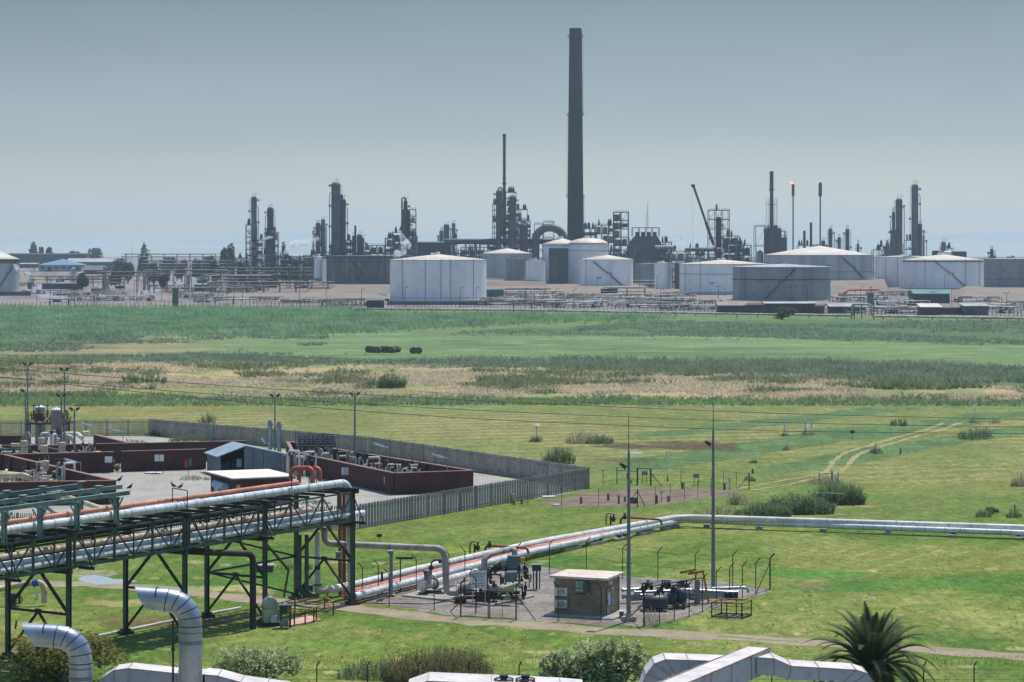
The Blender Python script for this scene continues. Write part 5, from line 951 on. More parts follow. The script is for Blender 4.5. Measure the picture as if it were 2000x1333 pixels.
bush(370, 864, 6, 1.1, 'weeds growing along the foot of the slab fence', L_weed, 1000, .18, d=2); bush(310, 852, 4, .8, 'weeds in the corner of the palisade fence', L_weed, 600, .18, d=2); bush(262, 866, 3.5, .5, 'low weeds on the pale gravel corner', L_grey, 400, .14, d=2); bush(380, 938, 3.6, .5, 'weeds round the flag post in the yard', L_grey, 500, .13, d=2); bush(228, 921, 1.2, .9, 'yellowish bush in the gap of the brick wall', L_olive, 300, .13); bush(575, 1113, 3, .7, 'low weeds beside the concrete plinth under the rack', L_weed, 400, .12, d=1.2)
bush(600, 985, 5, .5, 'weeds on the gravel behind the pipe rack end', L_weed, 600, .12, d=2); bush(1271, 1222, 1.1, 1.4, 'bare grey twiggy shrub at the fence corner', L_grey, 350, .09, elong=4)
bush(120, 1330, 8.5, 3.4, 'large olive bush behind the left vent pipe', L_olive, 9000, .15, d=5, nl=22); bush(505, 1338, 6.8, 2.6, 'dense green-grey bush right of the second vent pipe', L_bush, 7000, .12, d=4, nl=20); bush(855, 1334, 7, 2.0, 'twiggy reddish-brown bush in the lower middle', L_twig, 11000, .13, d=4, nl=20, elong=4); bush(720, 1325, 4, 1.1, 'low green growth left of the twiggy bush', L_weed, 1500, .12, d=2, nl=10)
bush(1180, 1350, 6.4, 3.6, 'big leafy pale green bush beside the white ducts', L_bush, 9000, .14, d=4.5, nl=24); bush(1110, 1345, 4, 2.6, 'smaller leafy bush joined to the big pale green one', L_bush, 4200, .14, d=3, nl=14)
bush(1735, 1262, .1 + 1.7, 1.9, 'square overgrown bush behind the palm crown', L_weed, 1200, .13)
# palm
def palm():
    Y = 128.; c = D(1702, 1308, Y); t = thing('palm_tree', 'date palm with arching dark fronds beside the white ducts', 'palm tree', (c.x, Y, 0)); tp = V((c.x, Y, c.z)); part(t, 'trunk', MB().tube([(c.x, Y, 0), (c.x, Y, c.z * .6), tp], [.42, .36, .45], 12), M_bark)
    N = 66
    for i in range(N):
        az = 2.39996 * i; f = (i + .5) / N; el = math.radians(84 - 86 * f ** 1.1 + R.uniform(-6, 6)); Ln = R.uniform(3.6, 4.3) * (.78 + .22 * math.sin(math.pi * f)); d = V((math.cos(az) * math.cos(el), math.sin(az) * math.cos(el), math.sin(el))); p = tp + V((d.x, d.y, 0)) * .15; pts = [p.copy()]; n = 18
        for k in range(n): d = (d + V((0, 0, -.085 - .06 * f)) * (k / n + .25)).normalized(); p = p + d * Ln / n; pts.append(p.copy())
        mb = MB(); mb.tube(pts, [.035 * (1 - k / (n + 1)) + .006 for k in range(n + 1)], 4)
        for k in range(2, n + 1):
            a = pts[k]; dd = (pts[k] - pts[k - 1]).normalized(); s_ = dd.cross(V((0, 0, 1))); s_ = s_.normalized() if s_.length > .05 else V((1, 0, 0)); up = s_.cross(dd); ll = .6 * math.sin(math.pi * min(1, (k / n) * .86 + .12)) + .1
            for j in range(4):
                a2 = pts[k - 1].lerp(a, j / 4)
                for sg in (-1, 1):
                    tip = a2 + (s_ * sg * .75 + dd * .75 + up * .28).normalized() * ll + V((0, 0, -.05)); w_ = dd * .042; mb.add([a2 - w_, a2 + w_, tip], [(0, 1, 2)])
        part(t, 'frond', mb, L_palm)
    mb = MB()
    for k in range(3):
        tip = tp + V((R.uniform(-.3, .3), -.55, .35 + .1 * k))
        for j in range(24): mb.beam(tp + V((0, -.3, .3)), tip + V((R.uniform(-.3, .3), R.uniform(-.3, .1), R.uniform(-.5, .2))), .03)
    part(t, 'fruit_stalk', mb, mk('palm fruit stalk', '7d6a3a', '66562f', 3, .8))
palm()
# ---------------------------------------------------------------- overhead pipe rack
M_grn = mk('green grey steel paint', '4f6058', '3a4641', .8, .55, c3='37413d', sc3=5, amt3=.6)
M_grn2 = mk('faded green paint', '8b9e93', '6f8279', .7, .6, c3='4d5a50', sc3=4, amt3=.6)
M_dkst = mk('dark weathered steel', '2b3133', '1f2426', 1.2, .6, c3='54493f', sc3=5, amt3=.4)
M_alu = mk('aluminium cladding', 'dcdedd', 'c6c9c9', .5, .4, .12, c3='8d9496', sc3=2.5, amt3=.5)
M_galv = mk('galvanised sheet', 'a9b0b7', '8f989f', .6, .36, .75, c3='7b868f', sc3=3, amt3=.5)
M_wpipe = mk('white painted pipe', 'dcdad3', 'c4c0b7', .35, .45, c3='8f887c', sc3=2.5, amt3=.5)
M_orange = mk('salmon orange pipe', 'd2917a', 'bb7860', .5, .5, c3='9c5a44', sc3=4, amt3=.5)
M_redp = mk('oxide red pipe', '8c4238', '74352e', .8, .5)
M_rustp = mk('pinkish worn pipe', 'cdbfb4', 'b59f92', .8, .6, c3='8c5f4c', sc3=2, amt3=.8)
M_greyp = mk('grey pipe with rust', 'a9a59c', '8e8a82', .5, .55, c3='6f4132', sc3=1.3, amt3=.9)
M_brown = mk('dark brown coated pipe', '3a332f', '2c2725', .8, .6)
M_beige = mk('beige painted steel', 'cbbb9c', 'b5a486', .5, .5, c3='8a7c66', sc3=2, amt3=.5)
M_yel = mk('yellow paint worn', 'c2963a', 'a0762c', 1.5, .6, c3='5d3c24', sc3=5, amt3=.8)
M_yelg = mk('yellow green paint', 'b9a63e', '8f7d33', 1.5, .6)
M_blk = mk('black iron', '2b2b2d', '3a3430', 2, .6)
M_cab = mk('cabinet grey', '7f8a8c', '717b7d', 1, .5)
M_navy = mk('navy cabinet', '3a4453', '303947', 1, .5)
M_band = mk('blue band', '2f5fa0', '2a5590', 1, .5)
M_sign = mk('sign white', 'd8dadb', 'c8cbcc', .8, .6)
M_rustst = mk('rusty post steel', '6a4630', '4c3426', 2, .8)
M_pink = mk('pink concrete', 'c7a298', 'b48f85', .6, .9)
UB, PB = V((.53, .848, 0)), V((-.848, .53, 0))
def B(t, z=0., off=0.): p = V((-29.7, 160.9, 0)) + UB * t + PB * off; return V((p.x, p.y, z))
def tpx(px, off=0.): k = (px - 1000) / F; b = V((-29.7, 160.9, 0)) + PB * off; return (k * b.y - b.x) / (.53 - .848 * k)
def hcol(mb, p, q, w=.27):          # an H section seen as two flanges and a web
    p, q = V(p), V(q)
    for s_ in (-1, 1): mb.beam(p + PB * s_ * w * .45, q + PB * s_ * w * .45, w * .98, .06) if False else mb.box((p + q) / 2 + UB * s_ * w * .46, (.05, w, (q - p).length), math.atan2(UB.y, UB.x))
    mb.box((p + q) / 2, (w * .9, .05, (q - p).length), math.atan2(UB.y, UB.x)); return mb
T0, T1, AO = -15., 32.6, 5.5
def rack_build():
    t = thing('pipe_rack', 'long raised green steel pipe rack crossing the lower left on braced columns', 'pipe rack', B(12))
    bents = (-12, .3, 12.3, 21.5, T1)
    for b in bents:
        for off in (0, AO):
            c = part(t, 'column', hcol(MB(), B(b, 0, off), B(b, 8.7, off)), M_grn); part(c, 'base_plate', MB().box(B(b, .12, off), (.9, .9, .24), .6).box(B(b, .3, off), (.6, .6, .2), .6), M_dkst)
        zs, zm = 6.3, 3.4; mb = MB(); A0, B0 = B(b, zm, AO), B(b, zm, 0); mid, top = (A0 + B0) / 2, V(((A0 + B0) / 2).to_tuple()[:2] + (zs,))
        mb.beam(A0, B0, .16); mb.box(mid, (.5, .12, .35), math.atan2(PB.y, PB.x))
        for e_ in (B(b, .4, AO), B(b, .4, 0)): mb.beam(mid, e_, .14)
        for e_ in (A0, B0): mb.beam(top, e_, .17)
        mb.beam(B(b, zs, -.2), B(b, zs, AO + .2), .32, .4); mb.beam(B(b, 8.9, -.5), B(b, 8.9, AO + .5), .32, .4); part(t, 'bent_bracing', mb, M_dkst)
    mb = MB(); mb.beam(B(21.5, 6, 0), B(27, 3.2, 2), .14); mb.beam(B(27, 3.2, 2), B(31, .4, AO), .14); mb.beam(B(21.5, 6.2, AO), B(T1, 3.4, AO), .13); mb.beam(B(21.5, 3.4, AO), B(T1, .4, AO), .13); mb.beam(B(21.5, 3.4, AO), B(T1, 3.4, AO), .14); part(t, 'side_brace', mb, M_dkst)
    for off, nm in ((0, M_grn), (AO, M_dkst)):
        mb = MB(); mb.beam(B(T0, 8.75, off), B(T1, 8.75, off), .12, .12); mb.beam(B(T0, 6.55, off), B(T1, 6.55, off), .16, .22); n = 24; st = (T1 - T0) / n
        for i in range(n + 1): mb.beam(B(T0 + i * st, 6.5, off), B(T0 + i * st, 8.75, off), .1 if i % 2 else .17)
        for i in range(n if off == 0 else 0): a, b = (8.7, 6.6) if i % 2 == 0 else (6.6, 8.7); mb.beam(B(T0 + i * st, a, off), B(T0 + (i + 1) * st, b, off), .09)
        part(t, 'side_truss', mb, nm)
    mb = MB()
    for i in range(25): tt = T0 + i * (T1 - T0) / 24; mb.beam(B(tt, 6.5, 0), B(tt, 6.5, AO), .18, .22); mb.beam(B(tt, 8.9, -.2), B(tt, 8.9, AO), .16, .2)
    part(t, 'cross_beam', mb, M_dkst)
    mb = MB()
    for off, z in ((2.9, 7.15), (3.3, 7.2), (3.8, 7.15), (4.3, 7.2), (4.9, 7.15), (3.0, 8.1), (3.5, 8.25), (4.2, 8.15), (4.8, 8.3), (3.2, 7.75), (4.6, 7.7)): mb.beam(B(T0, z, off), B(T1 - 4, z, off), .28, .12)
    for off in (2.9, 3.4, 4.2): mb.beam(B(T0, 9.08, off), B(24, 9.08, off), .35, .1)
    for k in range(30): tt = R.uniform(T0, 26); mb.box(B(tt, 9.1, R.uniform(2.2, 4.5)), (R.uniform(.6, 2.2), R.uniform(.4, 1), .12), math.atan2(UB.y, UB.x))
    part(t, 'cable_tray', mb, M_dkst)
    mb = MB()
    for px in (11, 155, 376, 507, 687): tt = tpx(px); mb.cut().beam(B(tt, 8.6, -.1), B(tt, 6.5, -1.15), .08); mb.beam(B(tt, 6.45, 0), B(tt, 6.45, -1.3), .16, .2)
    part(t, 'bracket', mb, M_dkst)
    mb = MB()
    for off in (.3, 1.9): mb.beam(B(T0, 6.85, off), B(T1, 6.85, off), .1)
    part(t, 'pipe_shoe', mb, M_dkst)
    # raised green frame at the left end
    for px in (-70, 8, 78, 150, 227):
        tt = tpx(px)
        mb = MB(); hcol(mb, B(tt, 8.7, 0), B(tt, 10.8, 0), .27); mb.beam(B(tt, 9.8, 0), B(tt + .7, 10.75, 0), .08); mb.beam(B(tt, 9.8, 0), B(tt - .7, 10.75, 0), .08); part(t, 'upper_column', mb, M_grn2)
        part(t, 'upper_column', hcol(MB(), B(tt + 3.4, 8.7, AO + .8), B(tt + 3.4, 10.8, AO + .8), .27), M_grn2); mb = MB().beam(B(tt + .1, 10.72, -.2), B(tt + 3.3, 10.72, AO + .9), .16, .16); part(t, 'upper_cross_beam', mb, M_grn2)
        for off in (3.2, 6.3): part(t, 'saddle', MB().box(B(tt + .1 + off * .54, 11.25, off), (.62, .4, .07), math.atan2(UB.y, UB.x)), M_grn2)
    for off, te in ((0, 6.4), (3.2, 9.3), (6.3, 8.6)):
        mb = MB()
        for dz in (-.12, .12): mb.beam(B(T0, 11 + dz, off), B(te, 11 + dz, off), .2, .04)
        mb.beam(B(T0, 11, off), B(te, 11, off), .05, .24); part(t, 'upper_beam', mb, M_grn2)
    mb = MB().rail([D(337, 995, 172), D(366, 1000, 172)], 1.5, .06, 1); part(t, 'handrail', mb, M_dkst)
    for (a, b_) in (((265, 932), (290, 948)), ((533, 936), (561, 948))): pass
    part(t, 'handrail', MB().beam(B(25.3, 9.1, .4), B(25.3, 10.6, .4), .06).beam(B(27.2, 9.1, .2), B(27.2, 10.6, .2), .06).beam(B(25.3, 10.6, .4), B(27.2, 10.6, .2), .06), M_dkst)
    # ladder at the end bent
    part(t, 'ladder', MB().ladder(B(T1 + .3, 0, .7), B(T1 + .3, 7.6, .7), PB, .5, .06, .3), M_dkst)
rack_build()
def seams(mb, a, b, r, step, w=.05, k=1.04):
    a, b = V(a), V(b); n = int((b - a).length / step); d = (b - a).normalized()
    for i in range(1, n): c = a.lerp(b, i / n) + d * R.uniform(-.2, .2) * step; mb.tube([c, c + d * w], r * k, 14, False)
def pipeline(label, pts, r, mat, rad=.8, name='overhead_pipe', seam=None, sm=None, cat='pipe', n=12, group=None):
    t = thing(name, label, cat, pts[0], group); mb = MB().tube(bend(pts, rad, 6), r, n); mb.k = 1
    if seam:
        for a, b in zip(pts, pts[1:]): seams(mb, a, b, r, seam)
    part(t, 'pipe', mb, [mat, sm or M_cab])
    return t
t = pipeline('fat silver pipe along the top of the pipe rack ending in a downward elbow', [B(T0, 9.5, .62), B(T1 + .3, 9.5, .62), B(T1 + .3, .6, .3)], .29, M_alu, 1.0, seam=1.1, n=18)
t = pipeline('thin salmon orange pipe lying beside the fat silver pipe', [B(T0, 9.9, 1.35), B(27.3, 9.9, 1.35)], .16, M_orange, seam=3.2, sm=M_redp)
pipeline('nearest silver pipe on the lower level of the rack', [B(T0, 6.95, .4), B(T1 + 2, 6.95, .4)], .22, M_alu, seam=1.6, n=14); pipeline('bright white middle pipe on the lower level of the rack', [B(T0, 7.22, .95), B(T1 - .5, 7.22, .95)], .22, M_wpipe, seam=2.6, n=14)
pipeline('worn pinkish pipe behind the white one on the lower level', [B(T0, 7.6, 1.7), B(T1 - 3, 7.6, 1.7), B(T1 - 1.5, 7.7, 3)], .2, M_rustp, seam=1.8, sm=M_wpipe, n=14)
pipeline('dark brown pipe leaving the rack and turning down to the ground', [B(14.5, 6.0, 1.5), D(402, 1079, 174), D(494, 1082, 176.6), V(D(494, 1232, 176.6))], .24, M_brown, .6)
for i, px in enumerate((585, 599)): pipeline(f'grey green riser under the rack end, {("left", "right")[i]} of the pair', [D(px, 1045, 190.5), D(px, 1158, 190.5), D(px + 24, 1166, 190.5)], .17, M_grn, .7)
t = pipeline('white riser with a black band beside the brown box', [D(620, 1038, 192.4), D(620, 1152, 192.4)], .22, M_wpipe); part(t, 'band', MB().cyl(D(620, 1105, 192.4), D(620, 1113, 192.4), .235, n=14), M_ink); part(t, 'flange', MB().cyl(D(620, 1141, 192.4), D(620, 1143.5, 192.4), .36, n=16), M_blk); part(t, 'tee', MB().tube(bend([D(620, 1147, 192.4), D(621, 1155, 192.4), D(650, 1151, 193)], .3), .3, 14), M_wpipe)
cu = text(t, 'lettering', 'CONDENSATE', D(622.5, 1128, 192.1), .22, M_ink); cu.rotation_euler = (math.pi / 2, math.pi / 2, 0)
for i, px in enumerate((664, 672)): pipeline(f'oxide red riser, {("left", "right")[i]} one of the pair behind the ladder', [D(px, 955, 193.4), D(px, 1163, 193.4), D(px + 10, 1168, 192.2)], .15, M_redp, .3)
def loop(label, x0, x1, yt, y0, y1, Y, r=.17):
    return pipeline(label, [D(x0, y0, Y), D(x0, yt, Y), D(x1, yt - 1, Y - 1), D(x1, y1, Y - 1)], r, M_orange if False else mk('loop orange', 'c06a4c', 'ab5a40', .6, .5), .55)
loop('front orange pipe loop standing over the silver pipe', 568, 611, 915, 944, 945, 187.5); loop('rear orange pipe loop with drooping chains over the silver pipe', 584, 625, 915, 944, 940, 189)
for i, px in enumerate((597, 609)):
    c = D(px, 907, 188.3); t = thing('chain_block', f'dark chain hoist hanging on the orange loops, {("left", "right")[i]} one', 'chain hoist', c); part(t, 'body', MB().box(c + V((0, 0, .1)), (.28, .28, .4)).beam(c, c + V((0, 0, -.35)), .08), M_blk); part(t, 'chain', MB().beam(c + V((.12, 0, 0)), c + V((.42, 0, -1.7)), .07).beam(c + V((.2, 0, .2)), c + V((.3, 0, -.4)), .06), M_cab)
t = pipeline('grey rust-spotted pipe crossing from the rack and dropping to the valves', [D(634, 1030, 191.5), D(634, 1062, 191.5), D(868, 1072, 190.5), D(872.5, 1158, 190.5), D(893, 1158, 190.5)], .26, M_greyp, .75, seam=4.5, sm=mk('rust patch', '6d3f2e', '54301f', 2, .8)); part(t, 'flange', MB().cyl(D(892, 1157, 190.5), D(894, 1157, 190.5), .42, n=16), M_greyp)
c = P(764, 1166); t = thing('pipe_support', 'tall grey tee post holding the rust-spotted pipe', 'pipe support', c); part(t, 'post', MB().box(c + V((0, 0, 1.85)), (.26, .26, 3.5)), M_cab); part(t, 'saddle', MB().box(c + V((0, -.6, 3.68)), (.45, 1.2, .22)), M_cab); part(t, 'base_plate', MB().box(c + V((0, 0, .1)), (.6, .6, .2)), M_conc)
c = P(782, 1157); t = thing('pipe_support', 'dark low tee post with a crossbar right of the tall grey one', 'pipe support', c); part(t, 'post', MB().box(c + V((0, 0, 1.4)), (.1, .1, 2.8)), M_blk); part(t, 'crossbar', MB().box(c + V((.35, 0, 2.75)), (1.4, .15, .18)), M_blk)
c = P(746, 1160); t = thing('pipe_support', 'stubby dark post beside the white ground pipe', 'pipe support', c); part(t, 'post', MB().box(c + V((0, 0, .85)), (.18, .18, 1.7)), M_blk); part(t, 'cap', MB().box(c + V((0, 0, 1.75)), (.22, .22, .12)), M_cab)
c = P(741, 1062); t = thing('marker_sign', 'small black sign plate on a thin post in the grass', 'sign', c); part(t, 'post', MB().box(c + V((0, 0, .45)), (.05, .05, .9)), M_blk); part(t, 'plate', MB().box(c + V((0, 0, .75)), (.5, .05, .28)), M_blk)
# ground pipes
def GP(z, pts): return [P(a, b, z) for a, b in pts]
pipeline('thick white ground pipe sweeping to the bend and on to the right edge', GP(1.0, [(645, 1152), (700, 1141), (800, 1116), (1050, 1060), (1225, 1029), (1312, 1012.5), (1348, 1011), (1500, 1015.5), (2000, 1031.5), (2400, 1045)]), .31, M_wpipe, 2.2, 'ground_pipe', 5.5, M_cab, n=16)
pipeline('grey silver ground pipe in front, following the white one round the bend', GP(.62, [(692, 1165), (800, 1137), (1050, 1075.5), (1225, 1037.5), (1338, 1016), (1352, 1017), (1500, 1023), (2000, 1041.5), (2400, 1056)]), .27, M_alu, 1.5, 'ground_pipe', 1.9, M_cab, n=16)
pipeline('thin salmon orange ground pipe between the white and silver ones', GP(.82, [(672, 1158), (700, 1152), (800, 1127.5), (1050, 1067.5), (1225, 1033), (1325, 1013.5)]), .17, M_orange, 1.2, 'ground_pipe'); pipeline('second salmon orange ground pipe touching the first', GP(.75, [(680, 1161), (800, 1130.5), (1050, 1070), (1225, 1034.8), (1322, 1015)]), .13, mk('pale salmon', 'dba08a', 'cf937c', .6, .5), 1.2, 'ground_pipe')
pipeline('short white pipe between the left valve and the notice board', GP(.8, [(842, 1140), (930, 1117)]), .28, M_wpipe, .5, 'ground_pipe', 2.)
def sleeper(px, py, ang, label, first=[]):
    c = P(px, py)
    if not first:
        t = thing('pipe_sleeper', label, 'pipe support', (0, 0, 0), 'concrete sleepers under the ground pipes'); part(t, 'block', MB().box((0, 0, .14), (3.0, .6, .28)), M_conc); part(t, 'saddle', MB().box((-.5, 0, .4), (.5, .3, .3)).box((.6, 0, .4), (.5, .3, .3)), M_blk); first.append(t); t.location = c; t.rotation_euler = (0, 0, ang)
    else: dup(first[0], c, label, ang)
for i, (px, py) in enumerate([(800, 1140), (860, 1125), (1002, 1092), (1062, 1083), (1115, 1074), (1165, 1064), (1215, 1055), (1262, 1043), (1308, 1033)]): sleeper(px, py, 1.0, f'low concrete sleeper under the ground pipes, {ORD[i]} before the bend')
for i, (px, py) in enumerate([(1384, 1027), (1485, 1032), (1610, 1036), (1735, 1042), (1862, 1047.5), (1990, 1052.5)]): sleeper(px, py, 1.35, f'dark concrete sleeper under the ground pipes, {ORD[i]} after the bend')
def jumper(x, y, s_, label):
    t = thing('vent_manifold', label, 'pipe', P(x, y + 40 * s_)); k = D; Y = P(x, y + 40 * s_).y
    part(t, 'red_pipe', MB().tube(bend([k(x + 12 * s_, y + 26 * s_, Y), k(x + 16 * s_, y + 31 * s_, Y), k(x + 29 * s_, y + 28 * s_, Y), k(x + 30 * s_, y + 12 * s_, Y), k(x + 36 * s_, y + 8 * s_, Y), k(x + 112 * s_, y + 13 * s_, Y - 1), k(x + 114 * s_, y + 24 * s_, Y - 1)], .25, 4), .11, 8), M_redp)
    for dx in (0, 9): part(t, 'vent_post', MB().cyl(k(x + dx * s_, y + 24 * s_, Y), k(x + dx * s_, y + 5 * s_, Y), .09), M_yelg if dx == 0 else M_blk)
    part(t, 'vent_pipe', MB().tube(bend([k(x + 1, y + 6 * s_, Y), k(x + 2, y, Y), k(x + 10 * s_, y, Y)], .1, 3), .08, 8), M_yelg)
    part(t, 'valve', MB().lathe(k(x + 38 * s_, y + 8 * s_, Y), [(.12, -.2), (.22, -.1), (.22, .1), (.1, .2), (.1, .35), (.2, .36), (.2, .4)], 10).lathe(k(x + 15 * s_, y + 18 * s_, Y), [(.1, 0), (.2, .2), (.2, .4), (.08, .5), (.08, .7), (.25, .72), (.25, .76)], 10), M_blk)
jumper(918, 1058, 1, 'red jumper pipe with black vents beside the metering valves'); jumper(1184, 1003, .95, 'red jumper pipe with black vents near the pipe bend')
# ---- valves and metering skid
def flpipe(mb, p, q, r, fl=True, n=12):
    p, q = V(p), V(q); mb.tube([p, q], r, n)
    if fl:
        d = (q - p).normalized()
        for c in (p, q): mb.tube([c - d * .05, c + d * .05], r * 1.45, n)
    return mb
def P3(px, py, z): return P(px, py, z)
pad = [P(770, 1172), P(985, 1187), P(1046, 1166), P(840, 1148)]
struct('concrete_pad', MB().prism([(p.x, p.y) for p in [P(785, 1166), P(962, 1185), P(1044, 1167), P(935, 1150), P(860, 1146)]], .0, .14), M_conc)
def left_valve():
    c = P(845, 1163); t = thing('gate_valve', 'grey flanged valve with a round end plate left of the notice board', 'valve', c); Y = c.y; e = D(826, 1145, Y - .5)
    part(t, 'body', flpipe(MB(), e, D(848, 1140, Y + 1), .33, True, 16).lathe(D(836, 1143, Y), [(.2, .2), (.32, .3), (.32, .75), (.22, .9), (.28, 1.05), (.28, 1.2)], 12), M_greyp); part(t, 'end_plate', MB().tube([e - V((.02, .12, 0)), e + V((0, .04, 0))], .42, 20).tube([e - V((.03, .2, 0)), e - V((0, .1, 0))], .3, 20), M_wpipe)
    part(t, 'stem', MB().lathe(D(833, 1128, Y), [(.2, 0), (.2, .35), (.3, .4), (.3, .5), (.12, .55)], 10), M_blk); part(t, 'small_bore_pipe', MB().tube(bend([D(842, 1135, Y), D(842, 1100, Y), D(848, 1094, Y), D(860, 1094, Y)], .2), .07, 8).lathe(D(842, 1114, Y), [(.1, 0), (.2, .1), (.2, .3), (.08, .4)], 8).lathe(D(860, 1096, Y), [(.08, -.2), (.18, -.1), (.18, .1), (.08, .2)], 8), M_blk); part(t, 'stand', MB().box(D(827, 1163, Y), (.8, .8, .45)).box(D(860, 1163, Y), (.7, .7, .5)).box(D(845, 1156, Y), (1.4, .3, .2)), M_dkst)
left_valve()
def skid():
    c = P(965, 1178); t = thing('metering_skid', 'crowded metering skid of grey pipes, valves and cabinets inside the fence', 'metering skid', c); Y = c.y
    a, b, d, e = MB(), MB(), MB(), MB(); k = D
    flpipe(a, k(893, 1152, Y + 2), k(922, 1146, Y + 2), .42); flpipe(a.cut(), k(955, 1150, Y), k(972, 1149, Y), .36); flpipe(a.cut(), k(988, 1130, Y + 2), k(1000, 1130, Y + 2), .3); flpipe(b, k(975, 1151, Y - 1), k(1000, 1149, Y - 1), .3)
    b.tube([k(982, 1152, Y - 1.2), k(1004, 1144, Y - 1.2), k(1008, 1142, Y - 1.2), k(1022, 1142, Y - 1.2)], .2, 10); b.cyl(k(991, 1153, Y - 1.2), k(991, 1168, Y - 1.2), .13); b.box(k(991, 1170, Y - 1.2), (.6, .5, .1))
    a.cut().tube(bend([k(946, 1150, Y + 1), k(945.5, 1092, Y + 1), k(957, 1083, Y + 1.5), k(1000, 1072, Y + 4), k(1005, 1075, Y + 3.5), k(1005, 1088, Y + 3.5)], .45), .24, 12)
    part(t, 'grey_pipe', a, M_greyp); part(t, 'cream_pipe', b, mk('cream green pipe', 'b5b79c', '9fa088', .8, .5))
    d.tube([k(957, 1112, Y + 3), k(968, 1110, Y + 3), k(974, 1106, Y + 3), k(990, 1106, Y + 3), k(994, 1110, Y + 3)], [.25, .3, .42, .42, .2], 14); part(t, 'lagged_filter', d, mk('torn lagging', 'a09c94', '7c7973', 1.5, .8, c3='cfcac0', sc3=3))
    part(t, 'cabinet', MB().box(k(1003, 1102, Y + 3), (1.0, .9, 1.35)), mk('cabinet slate', '6d7a80', '616d73', 1, .5)); part(t, 'cabinet', MB().box(k(999, 1126, Y + 1.6), (.9, .9, .75)), mk('cabinet slate low', '737f85', '66727a', 1, .5))
    part(t, 'motor', MB().tube([k(985, 1123, Y + 2), k(994, 1128, Y + 2)], .33, 14).tube([k(1018, 1110, Y + 3), k(1026, 1115, Y + 3)], .4, 14), M_alu)
    r = random.Random(3); v = MB(); s_ = MB()
    for i in range(34):
        px, py = r.uniform(905, 1030), r.uniform(1108, 1166); q = k(px, py, Y + r.uniform(-.8, 3)); v.cut().lathe(q, [(.06, -.25), (.14, -.12), (.14, .12), (.05, .2), (.05, .36), (.17, .37), (.17, .41)], 8)
        q2 = q + V((r.uniform(-1.1, 1.1), r.uniform(-.5, .5), 0)); s_.cut().tube(bend([q, V((q2.x, q2.y, q.z)), V((q2.x, q2.y, max(.15, q.z - r.uniform(.3, 1.2))))], .1, 2), r.choice((.035, .05, .08)), 6)
    part(t, 'valve', v, M_blk); part(t, 'small_bore_pipe', s_, M_dkst)
    part(t, 'frame', MB().box(k(945, 1168, Y), (1.0, .8, .5)).box(k(900, 1172, Y), (.9, .8, .5)).beam(k(893, 1168, Y), k(1012, 1168, Y), .2, .25).beam(k(905, 1160, Y + 3), k(1015, 1158, Y + 2), .2, .25).beam(k(1020, 1148, Y + 1), k(1020, 1166, Y + 1), .12).beam(k(1012, 1148, Y + 1), k(1022, 1148, Y + 1), .1).beam(k(952, 1160, Y), k(952, 1130, Y), .14).beam(k(978, 1166, Y + 1), k(978, 1120, Y + 1), .14), M_dkst)
    part(t, 'yellow_box', MB().box(k(1021, 1094, Y + 4), (.35, .3, .4)), M_yelg); part(t, 'red_panel', MB().box(k(967, 1112, Y + 1.5), (.25, .2, .75)).box(k(981, 1134, Y + .6), (.3, .2, .5)), mk('dark red panel', '5d2f2c', '4a2624', 1, .6))
skid()
c = P(1048, 1151); t = thing('control_stand', 'dark instrument box on a stand at the right of the metering skid', 'control box', c); part(t, 'box', MB().box(c + V((0, 0, 1.75)), (.75, .5, .5)), M_navy); part(t, 'lid', MB().box(c + V((.03, -.03, 2.03)), (.95, .7, .06)), M_galv)
for dx in (-.25, 0, .25): part(t, 'leg', MB().box(c + V((dx, 0, .75)), (.1 if dx else .16, .1, 1.5)), M_navy)
c = P(935, 1183); t = thing('notice_board', 'pale site notice board with lines of print and pictograms', 'notice board', c); part(t, 'panel', MB().box(c + V((0, 0, 2.0)), (1.26, .05, 1.36)), M_sign); part(t, 'post', MB().box(c + V((-.5, .05, 1.1)), (.08, .08, 2.2)), M_galv); part(t, 'post', MB().box(c + V((.5, .05, 1.1)), (.08, .08, 2.2)), M_galv)
for s_, dz, sz in (('CONTACT DETAILS', 2.40, .12), ('EMERGENCY NUMBERS', 2.26, .075), ('GAS METERING STATION', 2.16, .065), ('AUTHORISED PERSONS ONLY', 1.98, .06), ('NO SMOKING  NO OPEN FLAMES', 1.90, .055)): text(t, 'lettering', s_, c + V((0, -.035, dz)), sz, M_ink)
mb = MB()
for i in range(5): mb.box(c + V((-.42 + i * .2, -.03, 1.72)), (.09, .02, .09))
for i in range(3): mb.box(c + V((-.25 + i * .25, -.03, 1.5)), (.09, .02, .09))
part(t, 'pictogram', mb, M_ink)
